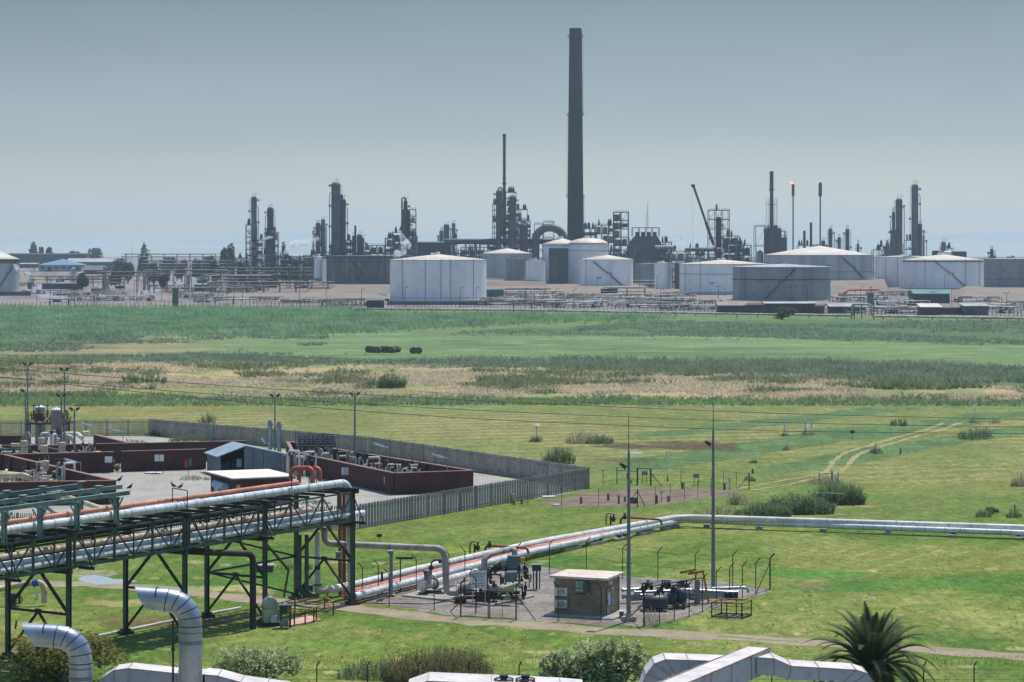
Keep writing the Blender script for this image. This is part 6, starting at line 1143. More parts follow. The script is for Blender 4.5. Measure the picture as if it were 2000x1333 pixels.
# ---- brick instrument hut
def hut():
    a, b, d, e = P(1073, 1125, 2.95), P(1186, 1131, 2.95), P(1226, 1118, 2.95), P(1120, 1111, 2.95); rz = math.atan2((b - a).y, (b - a).x); u = (b - a); Lx = u.length; u.normalize(); v = V((-u.y, u.x, 0)); Ly = (d - b).dot(v)
    o = V((b.x, b.y, 0)); t = thing('brick_hut', 'small brown brick hut with a flat overhanging roof and air conditioners', 'hut', o); ins = .32
    def W(x, y, z): return o - u * x + v * y + V((0, 0, z))
    mb = MB(); x0, x1, y0, y1 = ins, Lx - ins * .9, ins, Ly - ins; cs = [W(x0, y0, 0), W(x0, y1, 0), W(x1, y1, 0), W(x1, y0, 0)]; mb.prism([(p.x, p.y) for p in cs], .1, 2.78); w_ = part(t, 'wall', mb, brick('hut brick', 'a08c74', '8b775f', '7a6f60', rz))
    part(t, 'roof', MB().box(W(Lx / 2, Ly / 2, 2.88), (Lx, Ly, .18), rz), mk('bleached roof slab', 'd8c9bb', 'c4b3a4', .8, .9, c3='a08d80', sc3=3))
    part(t, 'plinth', MB().box(W(Lx / 2 - .35, Ly / 2 - .5, .05), (Lx + .9, Ly + .9, .12), rz), M_conc)
    dn = -v; cx = (x0 + x1) / 2
    for z in (.85, 1.78):
        ac = part(t, 'air_conditioner', MB().box(W(x1 - .62, y0 - .17, z), (.95, .34, .62), rz), M_wpipe); q = W(x1 - .72, y0 - .345, z); mb = MB()
        for k in range(4): r_ = .06 + .06 * k; mb.tube([q + u * r_ * math.cos(2 * math.pi * i / 18) + V((0, 0, r_ * math.sin(2 * math.pi * i / 18))) for i in range(19)], .012, 4, False)
        part(ac, 'fan_grille', mb, M_blk); part(ac, 'bracket', MB().box(W(x1 - .62, y0 - .1, z - .35), (.8, .25, .05), rz), M_blk)
    lv = part(t, 'louvre_window', MB().box(W(cx - .12, y0 - .08, 2.25), (.68, .2, .72), rz), M_wpipe); mb = MB()
    for k in range(7): mb.box(W(cx - .12, y0 - .19, 2.0 + k * .085), (.56, .03, .05), rz)
    part(lv, 'louvre', mb, mk('green louvre', '6f8f80', '5f7d70', 2, .5)); part(t, 'air_box', MB().box(W(cx - .65, y0 - .25, 2.25), (.36, .5, .66), rz), M_grn); part(t, 'junction_box', MB().box(W(cx - .72, y0 - .06, 1.68), (.3, .1, .22), rz).box(W(x1 - 1.25, y0 - .05, 1.45), (.14, .1, .26), rz).box(W(x1 - 1.25, y0 - .05, .85), (.14, .1, .26), rz), M_cab)
    mb = MB().tube([W(x1 - 1.2, y0 - .04, .6), W(x1 - 1.2, y0 - .04, 1.6), W(cx - .6, y0 - .04, 1.7)], .02, 5); part(t, 'conduit', mb, M_blk)
    dr = part(t, 'door', MB().box(W(x0 - .03, y0 + .75, 1.1), (.08, .85, 2.0), rz), M_cab); part(dr, 'door_frame', MB().box(W(x0 - .02, y0 + .29, 1.1), (.1, .07, 2.1), rz).box(W(x0 - .02, y0 + 1.21, 1.1), (.1, .07, 2.1), rz), M_navy); part(dr, 'handle', MB().box(W(x0 - .1, y0 + .45, 1.1), (.06, .06, .2), rz), M_blk); part(dr, 'notice', MB().box(W(x0 - .085, y0 + .85, 1.28), (.02, .42, .95), rz), M_sign); part(dr, 'warning_sign', MB().box(W(x0 - .085, y0 + .75, 1.92), (.02, .42, .3), rz), M_yel)
    part(t, 'poster', MB().box(W(x0 - .03, y0 + 1.75, 1.12), (.03, .6, .6), rz), mk('poster violet', '9a97b5', '8583a5', 6, .6)); part(t, 'poster', MB().box(W(x0 - .03, y0 + 1.75, 1.66), (.03, .5, .36), rz), M_yelg); part(t, 'poster', MB().box(W(x0 - .03, y0 + 1.75, 1.95), (.03, .55, .12), rz), M_sign)
    part(t, 'lamp', MB().box(W(x0 - .16, y0 + .85, 2.5), (.22, .3, .24), rz), M_sign); part(t, 'drain_pipe', MB().beam(W(x0 - .06, y1 - .25, .1), W(x0 - .06, y1 - .25, 2.75), .08), M_cab)
hut()
c = P(1214, 1208); t = thing('fire_bucket', 'small dark blue drum with a pale lid beside the hut door', 'drum', c); part(t, 'body', MB().lathe(c, [(.16, 0), (.17, .5)], 14), M_navy); part(t, 'lid', MB().lathe(c, [(.18, .5), (.18, .56), (.02, .58)], 14), M_sign)
# ---- dark meter run, jib crane, cage
def meter():
    c = P(1300, 1190); t = thing('meter_run', 'dark grey filter drums and pipes on skids right of the brick hut', 'filter skid', c); k = D; Y = c.y; m_ = mk('slate painted drum', '3c4349', '30363b', .8, .45)
    for i, (x0, y0, x1, y1, r, dy) in enumerate(((1258, 1178, 1302, 1176, .58, -1), (1306, 1168, 1318, 1171, .5, .3), (1322, 1163, 1338, 1163, .66, .8))):
        d = part(t, 'drum', MB().tube([k(x0 - 3, y0, Y + dy), k(x0, y0, Y + dy), k(x1, y1, Y + dy), k(x1 + 3, y1, Y + dy)], [r * .7, r, r, r * .7], 18), m_); part(d, 'nozzle', MB().cyl(k((x0 + x1) / 2, y0, Y + dy), k((x0 + x1) / 2, y0 - 22, Y + dy), .12), m_)
    for x in (1263, 1292, 1322, 1335): part(t, 'leg', MB().box(k(x, 1190, Y), (.25, .6, .9)), m_)
    a = MB()
    for x0, y0, x1, y1, r in ((1216, 1166, 1262, 1163, .14), (1216, 1153, 1250, 1151, .12), (1330, 1152, 1440, 1158, .13), (1330, 1166, 1425, 1166, .16), (1340, 1160, 1425, 1161, .12), (1240, 1158, 1330, 1154, .12), (1225, 1172, 1258, 1170, .12)): flpipe(a.cut(), k(x0, y0, Y + 3), k(x1, y1, Y + 3.5), r)
    a.cut().tube(bend([k(1390, 1150, Y + 5), k(1455, 1148, Y + 5), k(1461, 1152, Y + 5), k(1461, 1158, Y + 5)], .3), .12, 10); part(t, 'pipe', a, M_galv); r = random.Random(9); v = MB()
    for i in range(22): v.cut().lathe(k(r.uniform(1245, 1345), r.uniform(1143, 1166), Y + r.uniform(0, 2.5)), [(.08, -.2), (.17, -.1), (.17, .12), (.06, .2), (.06, .34), (.2, .35), (.2, .4)], 8)
    for x in (1421, 1432): v.tube([k(x, 1164, Y + 3.2), k(x + 4, 1165, Y + 3)], .32, 12)
    part(t, 'valve', v, M_blk); part(t, 'skid_beam', MB().beam(k(1252, 1200, Y - .6), k(1300, 1203, Y - 1), .25).beam(k(1300, 1203, Y - 1), k(1320, 1193, Y), .2).beam(k(1320, 1197, Y), k(1346, 1184, Y + 1), .25).box(k(1278, 1200, Y), (1.6, .8, .35)), M_dkst); part(t, 'sampling_pole', MB().beam(k(1248, 1150, Y + .5), k(1370, 1129, Y + 1), .07), M_blk)
meter()
Y = P(1372, 1180).y; c = P(1376, 1180); t = thing('gantry_hoist', 'worn yellow gallows hoist with two jib arms beside the filter skid', 'hoist', c)
part(t, 'post', MB().beam(D(1358, 1177, Y + .5), D(1359, 1115, Y + .5), .14), M_yel); part(t, 'post', MB().beam(D(1384, 1178, Y), D(1373, 1116, Y), .16), M_yel); part(t, 'jib', MB().beam(D(1328, 1119, Y + .8), D(1360, 1113, Y + .5), .14, .2), M_yel); part(t, 'jib', MB().beam(D(1344, 1121, Y), D(1375, 1116, Y), .14, .2), M_yel); part(t, 'leg', MB().beam(D(1364, 1179, Y), D(1363, 1132, Y), .28), M_cab); part(t, 'base_beam', MB().beam(D(1345, 1182, Y), D(1382, 1180, Y), .14, .1).beam(D(1346, 1170, Y + .6), D(1360, 1172, Y), .15), M_yel); part(t, 'brace', MB().beam(D(1374, 1176, Y), D(1366, 1168, Y), .1), M_yel)
def cage():
    a, b, d, e = P(1390, 1207), P(1449, 1210), P(1467.5, 1203), P(1409, 1200.5); t = thing('pipe_cage', 'open box frame with yellow top rails and blue legs on the grass', 'steel cage', a); h = 1.2; up = V((0, 0, h)); q = [a, b, d, e]; m_ = mk('blue leg paint', '36465e', '2c3a4e', 2, .5)
    for i in range(4):
        p, n_ = q[i], q[(i + 1) % 4]; k = 2 if i % 2 == 0 else 1
        for j in range(k + 1 if i % 2 == 0 else 1): c = p.lerp(n_, j / 2) if i % 2 == 0 else p; part(t, 'leg', MB().beam(c, c + up, .09), m_)
        part(t, 'top_rail', MB().beam(p + up, n_ + up, .09), M_yel); part(t, 'middle_rail', MB().beam(p + up * .55, n_ + up * .55, .05), M_yel); part(t, 'bottom_rail', MB().beam(p + V((0, 0, .1)), n_ + V((0, 0, .1)), .1), m_)
    for j in (1, 2, 3): part(t, 'floor_bar', MB().beam(a.lerp(b, j / 4) + V((0, 0, .1)), e.lerp(d, j / 4) + V((0, 0, .1)), .08), m_)
cage()
# ---- lamp masts
def mast(px, py, top, label, spike=0, r=.13, lamp=1, Y=None, base=True, mat=None, lampdir=-1):
    c = P(px, py) if Y is None else V((xx(px, Y), Y, 0)); zt = yz(top, c.y); t = thing('lamp_mast', label, 'lamp mast', c, None); part(t, 'pole', MB().tube([c, c + V((0, 0, zt * .55)), c + V((0, 0, zt))], [r * 1.35, r, r * .7], 12), mat or M_galvp)
    if base: part(t, 'base_block', MB().box(c + V((0, 0, .18)), (.85, .85, .36), .5).cyl(c + V((0, 0, .36)), c + V((0, 0, .62)), .24), M_conc)
    z = zt - .25 if spike else zt; l = MB()
    for s_ in ((-1, 1) if lamp == 2 else (lampdir,)):
        q = c + V((s_ * .12, 0, z - (.9 if spike else 0))); l.beam(q, q + V((s_ * .25, 0, .1)), .1); w_ = V((s_ * .22, 0, .12)); l.add([q + V((s_ * .15, -.3, -.22)), q + V((s_ * .15, .3, -.22)), q + V((s_ * .62, .3, .22)), q + V((s_ * .62, -.3, .22)), q + V((s_ * .1, -.3, .12)), q + V((s_ * .1, .3, .12)), q + V((s_ * .4, .3, .3)), q + V((s_ * .4, -.3, .3))], [(0, 1, 2, 3), (4, 7, 6, 5), (0, 3, 7, 4), (1, 5, 6, 2), (2, 6, 7, 3), (0, 4, 5, 1)])
    part(t, 'floodlight', l, M_blk)
    if spike: part(t, 'lightning_rod', MB().tube([c + V((0, 0, zt)), c + V((0, 0, yz(spike, c.y)))], [.035, .02], 6), M_blk)
M_galvp = mk('galvanised pole', '7c858c', '6a737a', .5, .5, .3)
mast(1228, 1214, 882, 'tall lamp mast with a lightning rod beside the brick hut', 810); mast(1393, 1166, 840, 'tall lamp mast with a lightning rod behind the yellow-topped cage', 788)
mast(54, 0, 712, 'farthest left lamp mast with two pale floodlights', 0, .11, 2, Y=335, base=False); mast(126, 0, 722, 'tall lamp mast between the two grey silos and the slab fence', 0, .11, 2, Y=322, base=False); mast(50, 0, 764, 'shorter lamp mast close beside the farthest left one', 0, .11, 1, Y=318, base=False); mast(120, 914, 773, 'lamp mast with one dark floodlight before the brick wall', 0, .12, 2); mast(145.5, 919, 800, 'short lamp mast with twin floodlights spread like wings', 0, .12, 2, lampdir=1); mast(537, 0, 774, 'lamp mast rising behind the two grey vent stacks', 0, .1, 2, Y=306, base=False); mast(693, 0, 771, 'lamp mast inside the right brick enclosure', 0, .13, 2, Y=296, base=False)
# ---- chain link fence round the plot
def fence_posts():
    L_ = [(708, 1172, 1), (739, 1166, 1), (813, 1155, 1), (877, 1143, 1), (908, 1137, 1), (1010, 1128, 0), (1073, 1122, 0), (1145, 1116, 0), (1216, 1131, 0), (1285, 1138, 0), (1358, 1144, 0), (1431, 1146, 0), (1504, 1152, 2), (1476, 1162, 0), (1450, 1169, 0), (1425, 1172, 0), (1399, 1182, 0), (1372, 1196, 0), (1346, 1206, 0), (1317, 1213, 0), (1288, 1221, 0), (1258, 1224, 2), (1174, 1215, 1), (1090, 1214, 1)]
    L2 = [(1008, 1212, 2), (955, 1209, 3), (900, 1206, 2), (930, 1198, 1), (848, 1193, 1), (760, 1186, 1), (708, 1172, 1)]
    t = thing('chain_link_fence', 'tall fence of thin dark posts with cranked tops around the metering plot', 'fence', P(1258, 1224)); pts = []
    for px, py, k in L_ + L2[:-1]:
        c = P(px, py); h = 2.55; w_ = .11 if k == 2 else .07; a = V((-.36 if k == 1 else .36, -.1, .42)); mb = MB().beam(c, c + V((0, 0, h)), w_)
        if k != 3: mb.beam(c + V((0, 0, h)), c + V((0, 0, h)) + a, w_)
        part(t, 'post', mb, M_blk); pts.append(c)
    w_ = MB(); q = pts[:24]
    for a, b in list(zip(q, q[1:])) + [(pts[24], pts[26]), (pts[26], pts[28]), (pts[28], pts[29]), (pts[29], pts[0])]:
        for z in (.1, 1.3, 2.5): w_.beam(a + V((0, 0, z)), b + V((0, 0, z)), .018)
    part(t, 'wire', w_, M_blk); mb = MB(); 
    for a, b, z in ((P(1504, 1152), P(1476, 1162), 2.2), (P(1258, 1224), P(1228, 1209), 1.7), (P(1008, 1212), P(1046, 1213), 1.9), (P(900, 1206), P(880, 1196), 1.2)): mb.cut().beam(a + V((0, 0, z)), b + V((0, 0, .05)), .06)
    part(t, 'stay', mb, M_blk); g = part(t, 'gate', MB().beam(P(902, 1206) + V((0, 0, 2.1)), P(1007, 1212) + V((0, 0, 2.1)), .05).beam(P(902, 1206) + V((0, 0, .1)), P(1007, 1212) + V((0, 0, .1)), .05).beam(P(928, 1207) + V((0, 0, .1)), P(928, 1207) + V((0, 0, 2.1)), .04).beam(P(981, 1210) + V((0, 0, .1)), P(981, 1210) + V((0, 0, 2.1)), .04).beam(P(953, 1209) + V((0, 0, .1)), P(953, 1209) + V((0, 0, 2.1)), .05).beam(P(957, 1209) + V((0, 0, .1)), P(957, 1209) + V((0, 0, 2.1)), .05), M_blk); part(g, 'latch', MB().box(P(955, 1209) + V((0, -.05, 1.0)), (.2, .06, .12)), M_cab)
fence_posts()
# ---- blower, control stand and railed pink slab under the rack end
def slab():
    a, b, d, e = P(546, 1222), P(570, 1224), P(628, 1213), P(600, 1203); struct('concrete_pad', MB().prism([(p.x, p.y) for p in (a, b, d, e)], 0, .1), M_pink)
    t = thing('guard_rail', 'rusty yellow guard rail around the pink concrete slab', 'railing', b); q = [P(575, 1223), P(596, 1220), P(613, 1216), P(618, 1214), P(651, 1202), P(634, 1194), P(576, 1198)]
    for p in q: part(t, 'post', MB().beam(p, p + V((0, 0, .55)), .1).beam(p + V((0, 0, .55)), p + V((0, 0, 1.1)), .1), M_rustst)
    for p, n_ in zip(q, q[1:]): part(t, 'rail', MB().beam(p + V((0, 0, 1.08)), n_ + V((0, 0, 1.08)), .06).beam(p + V((0, 0, .6)), n_ + V((0, 0, .6)), .05), M_yel)
    c = P(527, 1221); t = thing('air_blower', 'grey blower housing with a rounded top beside the brown pipe', 'blower', c); w_, d_ = .75, .9; pr = [(-.5, 0), (.5, 0), (.5, 1.35)] + [(.5 * math.cos(x), 1.35 + .5 * math.sin(x)) for x in [math.pi * i / 10 for i in range(1, 10)]] + [(-.5, 1.35)]
    mb = MB(); n = len(pr); rz = .25; X_, Y_ = V((math.cos(rz), math.sin(rz), 0)), V((-math.sin(rz), math.cos(rz), 0)); vs = [c + X_ * x + Y_ * y + V((0, 0, z + .25)) for y in (-.6, .6) for x, z in pr]; mb.add(vs, [tuple(range(n)), tuple(range(2 * n - 1, n - 1, -1))]); mb.add(vs, [(i, i + n, (i + 1) % n + n, (i + 1) % n) for i in range(n)], False); part(t, 'housing', mb, M_galv); part(t, 'base', MB().box(c + V((0, 0, .13)), (1.3, 1.4, .26), rz), M_dkst); part(t, 'inlet', MB().box(c + V((.35, -.65, .55)), (.45, .3, .5), rz), M_sign); part(t, 'strap', MB().box(c + V((0, 0, 1.3)), (1.04, 1.24, .06), rz), M_cab)
    c = P(558, 1226); t = thing('panel_kiosk', 'dark control panel under a small canopy with an orange warning sign', 'control panel', c); part(t, 'cabinet', MB().box(c + V((0, 0, 1.3)), (.85, .3, .5)), M_navy); part(t, 'canopy', MB().box(c + V((.05, -.1, 1.66)), (1.15, .7, .07)), M_grn); part(t, 'warning_sign', MB().box(c + V((.28, -.17, 1.33)), (.32, .03, .4)), mk('orange sign', 'c4703c', 'b26332', 2, .6)); part(t, 'leg', MB().box(c + V((-.32, 0, .55)), (.14, .14, 1.1)), M_dkst); part(t, 'leg', MB().box(c + V((.32, 0, .55)), (.14, .14, 1.1)), M_dkst); part(t, 'junction_box', MB().box(c + V((-.05, -.2, .35)), (.55, .25, .5)), M_cab)
    c = P(608, 1166); t = thing('equipment_box', 'navy equipment box standing beside the white riser', 'box', c); part(t, 'case', MB().box(c + V((-.3, 0, .45)), (.85, .7, .9), .1), M_navy); part(t, 'lid', MB().box(c + V((-.3, 0, .93)), (.95, .8, .06), .1), mk('box lid', '4a5560', '3f4953', 1, .4))
    c = P(639, 1176); t = thing('marker_post', 'stubby yellow post beside the white riser', 'bollard', c); part(t, 'post', MB().box(c + V((0, 0, .35)), (.2, .2, .7)), M_yelg); part(t, 'cap', MB().box(c + V((0, 0, .72)), (.22, .22, .05)), M_yel)
    c = D(661, 1086, 192); t = thing('junction_box', 'pale green box fixed to the red risers', 'box', c); part(t, 'case', MB().box(c, (.44, .25, .66)), mk('pale green box', '93a79c', '84988d', 1, .5)); part(t, 'door', MB().box(c + V((0, -.14, 0)), (.38, .03, .58)), M_grn2)
    c = P(517, 1116); t = thing('concrete_plinth', 'low concrete plinth in the grass behind the rack', 'plinth', c); part(t, 'block', MB().box(c + V((0, 0, .25)), (1.5, 1.2, .5)), mk('mossy block', '6f6c62', '5c5a50', 1.5, .9)); part(t, 'slab', MB().box(c + V((0, 0, .54)), (1.6, 1.3, .1)), M_conc)
    c = P(30, 1170); t = thing('ground_pipe_bend', 'cream pipe with a blue collar bending down into the grass at far left', 'pipe', c); Y = 188; part(t, 'pipe', MB().tube(bend([D(-60, 1165, Y - 2), D(20, 1146, Y), D(78, 1137, Y), D(87, 1150, Y), D(87, 1178, Y)], .7), .24, 14), M_beige); part(t, 'collar', MB().tube([D(64, 1140, Y), D(75, 1138, Y)], .3, 14), M_band); part(t, 'support', MB().box(D(24, 1172, Y), (.6, .5, 1.0)).box(D(38, 1168, Y), (.15, .3, .8)), M_grn); part(t, 'hand_wheel', MB().tube([D(36, 1172, Y - .5) + V((.3 * math.cos(a), 0, .3 * math.sin(a))) for a in [2 * math.pi * i / 14 for i in range(15)]], .04, 5, False), M_blk)
    t = thing('kerb_line', 'thin pale pipe laid on the ground along the rack columns', 'pipe', P(15, 1279)); part(t, 'pipe', MB().tube([P(-40, 1290, .15), P(15, 1279, .15), P(230, 1234, .15), P(425, 1195, .15), P(470, 1187, .15)], .09, 6), M_wpipe); mb = MB()
    for f in (.1, .3, .5, .7, .9): mb.box(P(15, 1279).lerp(P(425, 1195), f) + V((0, 0, .05)), (.3, .3, .12))
    part(t, 'block', mb, M_conc)
    for px, py in ((68, 1174), (72, 1172)): pass
    c = P(72, 1172); t = thing('marker_post', 'short white stub beside the cream pipe bend', 'marker post', c); part(t, 'post', MB().cyl(c, c + V((0, 0, .45)), .1), M_sign); part(t, 'cap', MB().cyl(c + V((0, 0, .45)), c + V((0, 0, .5)), .12), M_cab)
    c = P(30, 1228); t = thing('marker_post', 'dark leaning stub post in the grass under the left of the rack', 'marker post', c); part(t, 'post', MB().beam(c, c + V((.08, 0, .55)), .12), M_blk); part(t, 'cap', MB().box(c + V((.08, 0, .55)), (.15, .15, .05)), M_dkst)
slab()
# ---------------------------------------------------------------- gas station compound behind the rack
M_slabf = mk('slab fence concrete', 'aaa69c', '96928a', .5, .9, st=(1, 1, .3), c3='5b5955', sc3=2, amt3=.5)
M_palis = mk('palisade grey', '97958d', '807e77', .5, .6, st=(1, 1, .3), c3='656966', sc3=2, amt3=.5)
def palisade(pts, label, solid_, h=2.4, mat=None, step=.17, gap=.55):
    t = thing('palisade_fence', label, 'fence', pts[0], None); pa, ra, n = MB(), MB(), 0
    for a, b in zip(pts, pts[1:]):
        d = (b - a); L_ = d.length; d.normalize(); rz = math.atan2(d.y, d.x); k = int(L_ / step)
        for i in range(k):
            c = a + d * (i + .5) * step + V((-d.y, d.x, 0)) * (.035 if i % 2 else -.02); w_ = step * gap / 2; hh = h * (1 + R.uniform(-.006, .006)); s_ = V((-d.y, d.x, 0)) * .025
            pa.add([c - d * w_ - s_, c + d * w_ - s_, c + d * w_ - s_ + V((0, 0, hh - .1)), c - s_ + V((0, 0, hh)), c - d * w_ - s_ + V((0, 0, hh - .1)), c - d * w_ + s_, c + d * w_ + s_, c + d * w_ + s_ + V((0, 0, hh - .1)), c + s_ + V((0, 0, hh)), c - d * w_ + s_ + V((0, 0, hh - .1))], [(0, 1, 2, 3, 4), (9, 8, 7, 6, 5), (1, 6, 7, 2), (0, 4, 9, 5), (2, 7, 8, 3), (3, 8, 9, 4)])
        for z in (.35, h - .45): ra.beam(a + V((0, 0, z)), b + V((0, 0, z)), .06)
        m_ = max(1, int(L_ / 2.9))
        for i in range(m_ + 1): part(t, 'post', MB().box(a + d * (L_ * i / m_) + V((0, 0, h / 2)), (.13, .13, h + .05), rz), mat or M_palis) if n < 95 else None; n += 1
    part(t, 'pales', pa, mat or M_palis); part(t, 'rail', ra, M_dkst); return t
palisade([P(-160, 856), P(0, 853.5), P(292, 851)], 'open-barred palisade fence at the back left of the compound', False); palisade([P(292, 851), P(720, 889)], 'grey slab-like palisade fence running right from the back corner, first half', True, 2.5, M_slabf, .30, .96)
palisade([P(720, 889), P(1150, 955)], 'grey slab-like palisade fence reaching the far right corner of the compound', True, 2.5, M_slabf, .30, .96); palisade([P(1150, 955), P(704, 1033)], 'long grey palisade fence slanting from the corner to the rack end', True, 2.45, M_palis, .26, .84); palisade([P(704, 1033), P(420, 1046), P(-160, 1053)], 'palisade fence half hidden behind the pipe rack', False, 2.4, M_palis, .2, .5)
M_bk = brick('maroon brick', '553431', '472b29', '3d2a28', 0, .3, .1)
M_cope = mk('pinkish coping', '9a7a6e', '866a60', 1, .9)
def bwall(a, b, h, label, th=.35, piers=True):
    a, b = V(a), V(b); d = (b - a); L_ = d.length; d.normalize(); rz = math.atan2(d.y, d.x); c = (a + b) / 2; t = thing('brick_wall', label, 'brick wall', (c.x, c.y, 0), None); part(t, 'brickwork', MB().box((c.x, c.y, h / 2), (L_, th, h), rz), M_bk); part(t, 'coping', MB().box((c.x, c.y, h + .04), (L_ + .05, th + .1, .08), rz), M_cope)
    if piers:
        n = max(1, int(L_ / 6))
        for i in range(n): q = a + d * (L_ * (i + .5) / n) + V((-d.y, d.x, 0)) * (th / 2 + .15); part(t, 'pier', MB().box((q.x, q.y, h / 2 - .05), (.45, .3, h - .1), rz), M_bk)
W = lambda px, py, z=2.5: P(px, py, z)
def g(p): return V((p.x, p.y, 0))
bwall(g(W(-170, 946)), g(W(224, 939.5)), 2.5, 'front maroon brick wall of the left enclosure, right behind the green beams'); bwall(g(W(224, 939.5)), g(W(9, 889)), 2.5, 'maroon brick wall running back from the corner of the left enclosure'); bwall(g(W(-170, 893)), g(W(222, 883.5)), 2.5, 'maroon brick wall carrying a blank white board, left of the gap'); bwall(g(W(237, 882.5)), g(W(402, 878)), 2.5, 'maroon brick wall between the gap and the blue shed')
bwall(g(W(130, 869)), g(W(480, 862)), 2.5, 'second maroon brick wall beyond the yard wall'); bwall(g(W(-170, 852.5)), g(W(46, 851.5)), 2.5, 'farthest left maroon brick wall before the palisade bars'); bwall(g(W(185, 850)), g(W(252, 866)), 2.5, 'short slanting maroon wall beside the pale gravel corner'); bwall(g(W(-170, 870)), g(W(130, 869)), 2.4, 'maroon brick wall behind the beige actuators')
a, b, d, e = g(W(572, 884, 2.4)), g(W(770, 925, 2.4)), g(W(922, 920, 2.4)), g(W(562, 863, 2.4))
bwall(a, b, 2.4, 'long maroon wall of the right enclosure carrying a white notice'); bwall(b, d, 2.4, 'front maroon wall of the right enclosure before the palisade'); bwall(d, e, 2.4, 'rear maroon wall of the right enclosure below the slab fence'); bwall(e, a, 2.4, 'hidden end wall of the right enclosure behind the blue shed')
def board(px, py, w_, h_, label, legs=True, mat=None, Y=None, div=0):
    c = D(px, py, Y); t = thing('notice_board', label, 'notice board', (c.x, c.y, 0)); part(t, 'panel', MB().box(c, (w_, .06, h_), 0), mat or M_sign)
    if legs:
        for s_ in (-.4, .4): part(t, 'leg', MB().box((c.x + s_ * w_, c.y + .05, c.z / 2), (.07, .07, c.z)), M_dkst)
    for i in range(div): part(t, 'divider', MB().box(c + V((-w_ / 2 + w_ * (i + 1) / (div + 1), -.04, 0)), (.05, .03, h_)), M_dkst)
board(212, 898, .9, .75, 'blank white board on the yard wall left of the gap', False, Y=297.5); board(311, 895, 1.1, .8, 'pale two-part board on a dark stand before the yard wall', True, Y=296, div=1); board(675, 921, .95, .85, 'pale three-part panel on the wall of the right enclosure', False, Y=283, div=2); board(753, 938, .38, .75, 'narrow white notice near the corner of the right enclosure', False, Y=273.6)
def shed():
    A, Bc = P(427, 930), P(564, 927); rz = math.atan2((Bc - A).y, (Bc - A).x); u = (Bc - A); L_ = u.length; u.normalize(); v = V((-.36, .93, 0)).normalized(); t = thing('metal_shed', 'blue grey metal shed with a gable and an open dark bay', 'shed', A); dep = 5.8; he, hr = 2.35, 3.55; kx = L_ * .38
    def q(x, y, z): return A + u * x + v * y + V((0, 0, z))
    m_ = mk('blue grey sheeting', '6f8089', '62727b', .8, .5, st=(1, 1, .2), c3='56656d', sc3=3); m2 = mk('pale shed roof', '97a3a6', '848f93', .6, .45)
    x0 = L_ * .36; mb = MB(); mb.add([q(x0, 0, 0), q(L_, 0, 0), q(L_, 0, he), q(kx, 0, hr - .05), q(x0, 0, hr - .2)], [(0, 1, 2, 3, 4)]); mb.add([q(0, 0, 0), q(.25, 0, 0), q(.25, 0, he), q(0, 0, he)], [(0, 1, 2, 3)]); mb.add([q(0, 0, 0), q(0, 0, he), q(0, dep, he), q(0, dep, 0)], [(0, 1, 2, 3)]); mb.add([q(L_, 0, 0), q(L_, dep, 0), q(L_, dep, he), q(L_, 0, he)], [(0, 1, 2, 3)]); mb.add([q(0, dep, 0), q(0, dep, he), q(kx, dep, hr), q(L_, dep, he), q(L_, dep, 0)], [(0, 1, 2, 3, 4)])
    mb.add([q(.25, 0, he), q(x0, 0, hr - .2), q(x0, 0, hr - .6), q(.25, 0, he - .3)], [(0, 1, 2, 3)] if False else []); part(t, 'wall', mb, m_)
    o = .3; mb = MB()
    for s_, (xa, za, xb, zb) in enumerate(((-o, he - .1, kx, hr), (kx, hr, L_ + o, he - .1))): mb.add([q(xa, -o, za), q(xb, -o, zb), q(xb, dep + o, zb), q(xa, dep + o, za), q(xa, -o, za + .12), q(xb, -o, zb + .12), q(xb, dep + o, zb + .12), q(xa, dep + o, za + .12)], [(3, 2, 1, 0), (4, 5, 6, 7), (0, 1, 5, 4), (1, 2, 6, 5), (2, 3, 7, 6), (3, 0, 4, 7)])
    part(t, 'roof', mb, m2); mb = MB()
    for f in (.36, .50, .64): mb.beam(q(L_ * f, -.03, 0), q(L_ * f, -.03, he + .4), .06)
    for i in range(18): x = x0 + (L_ - x0) * i / 18; mb.beam(q(x, -.01, 0), q(x, -.01, he), .02)
    part(t, 'door_trim', mb, M_navy); part(t, 'cabinet', MB().box(q(1.0, 1.2, .75), (1.2, .8, 1.5), rz).box(q(2.4, 1.4, .9), (.9, .7, 1.8), rz), M_ink); part(t, 'switch_box', MB().box(q(2.55, .25, 1.5), (.6, .2, 1.0), rz), M_cab); part(t, 'post', MB().beam(q(.12, 0, 0), q(.12, 0, he), .12), m_)
    for f in (0, .97): pass
shed()
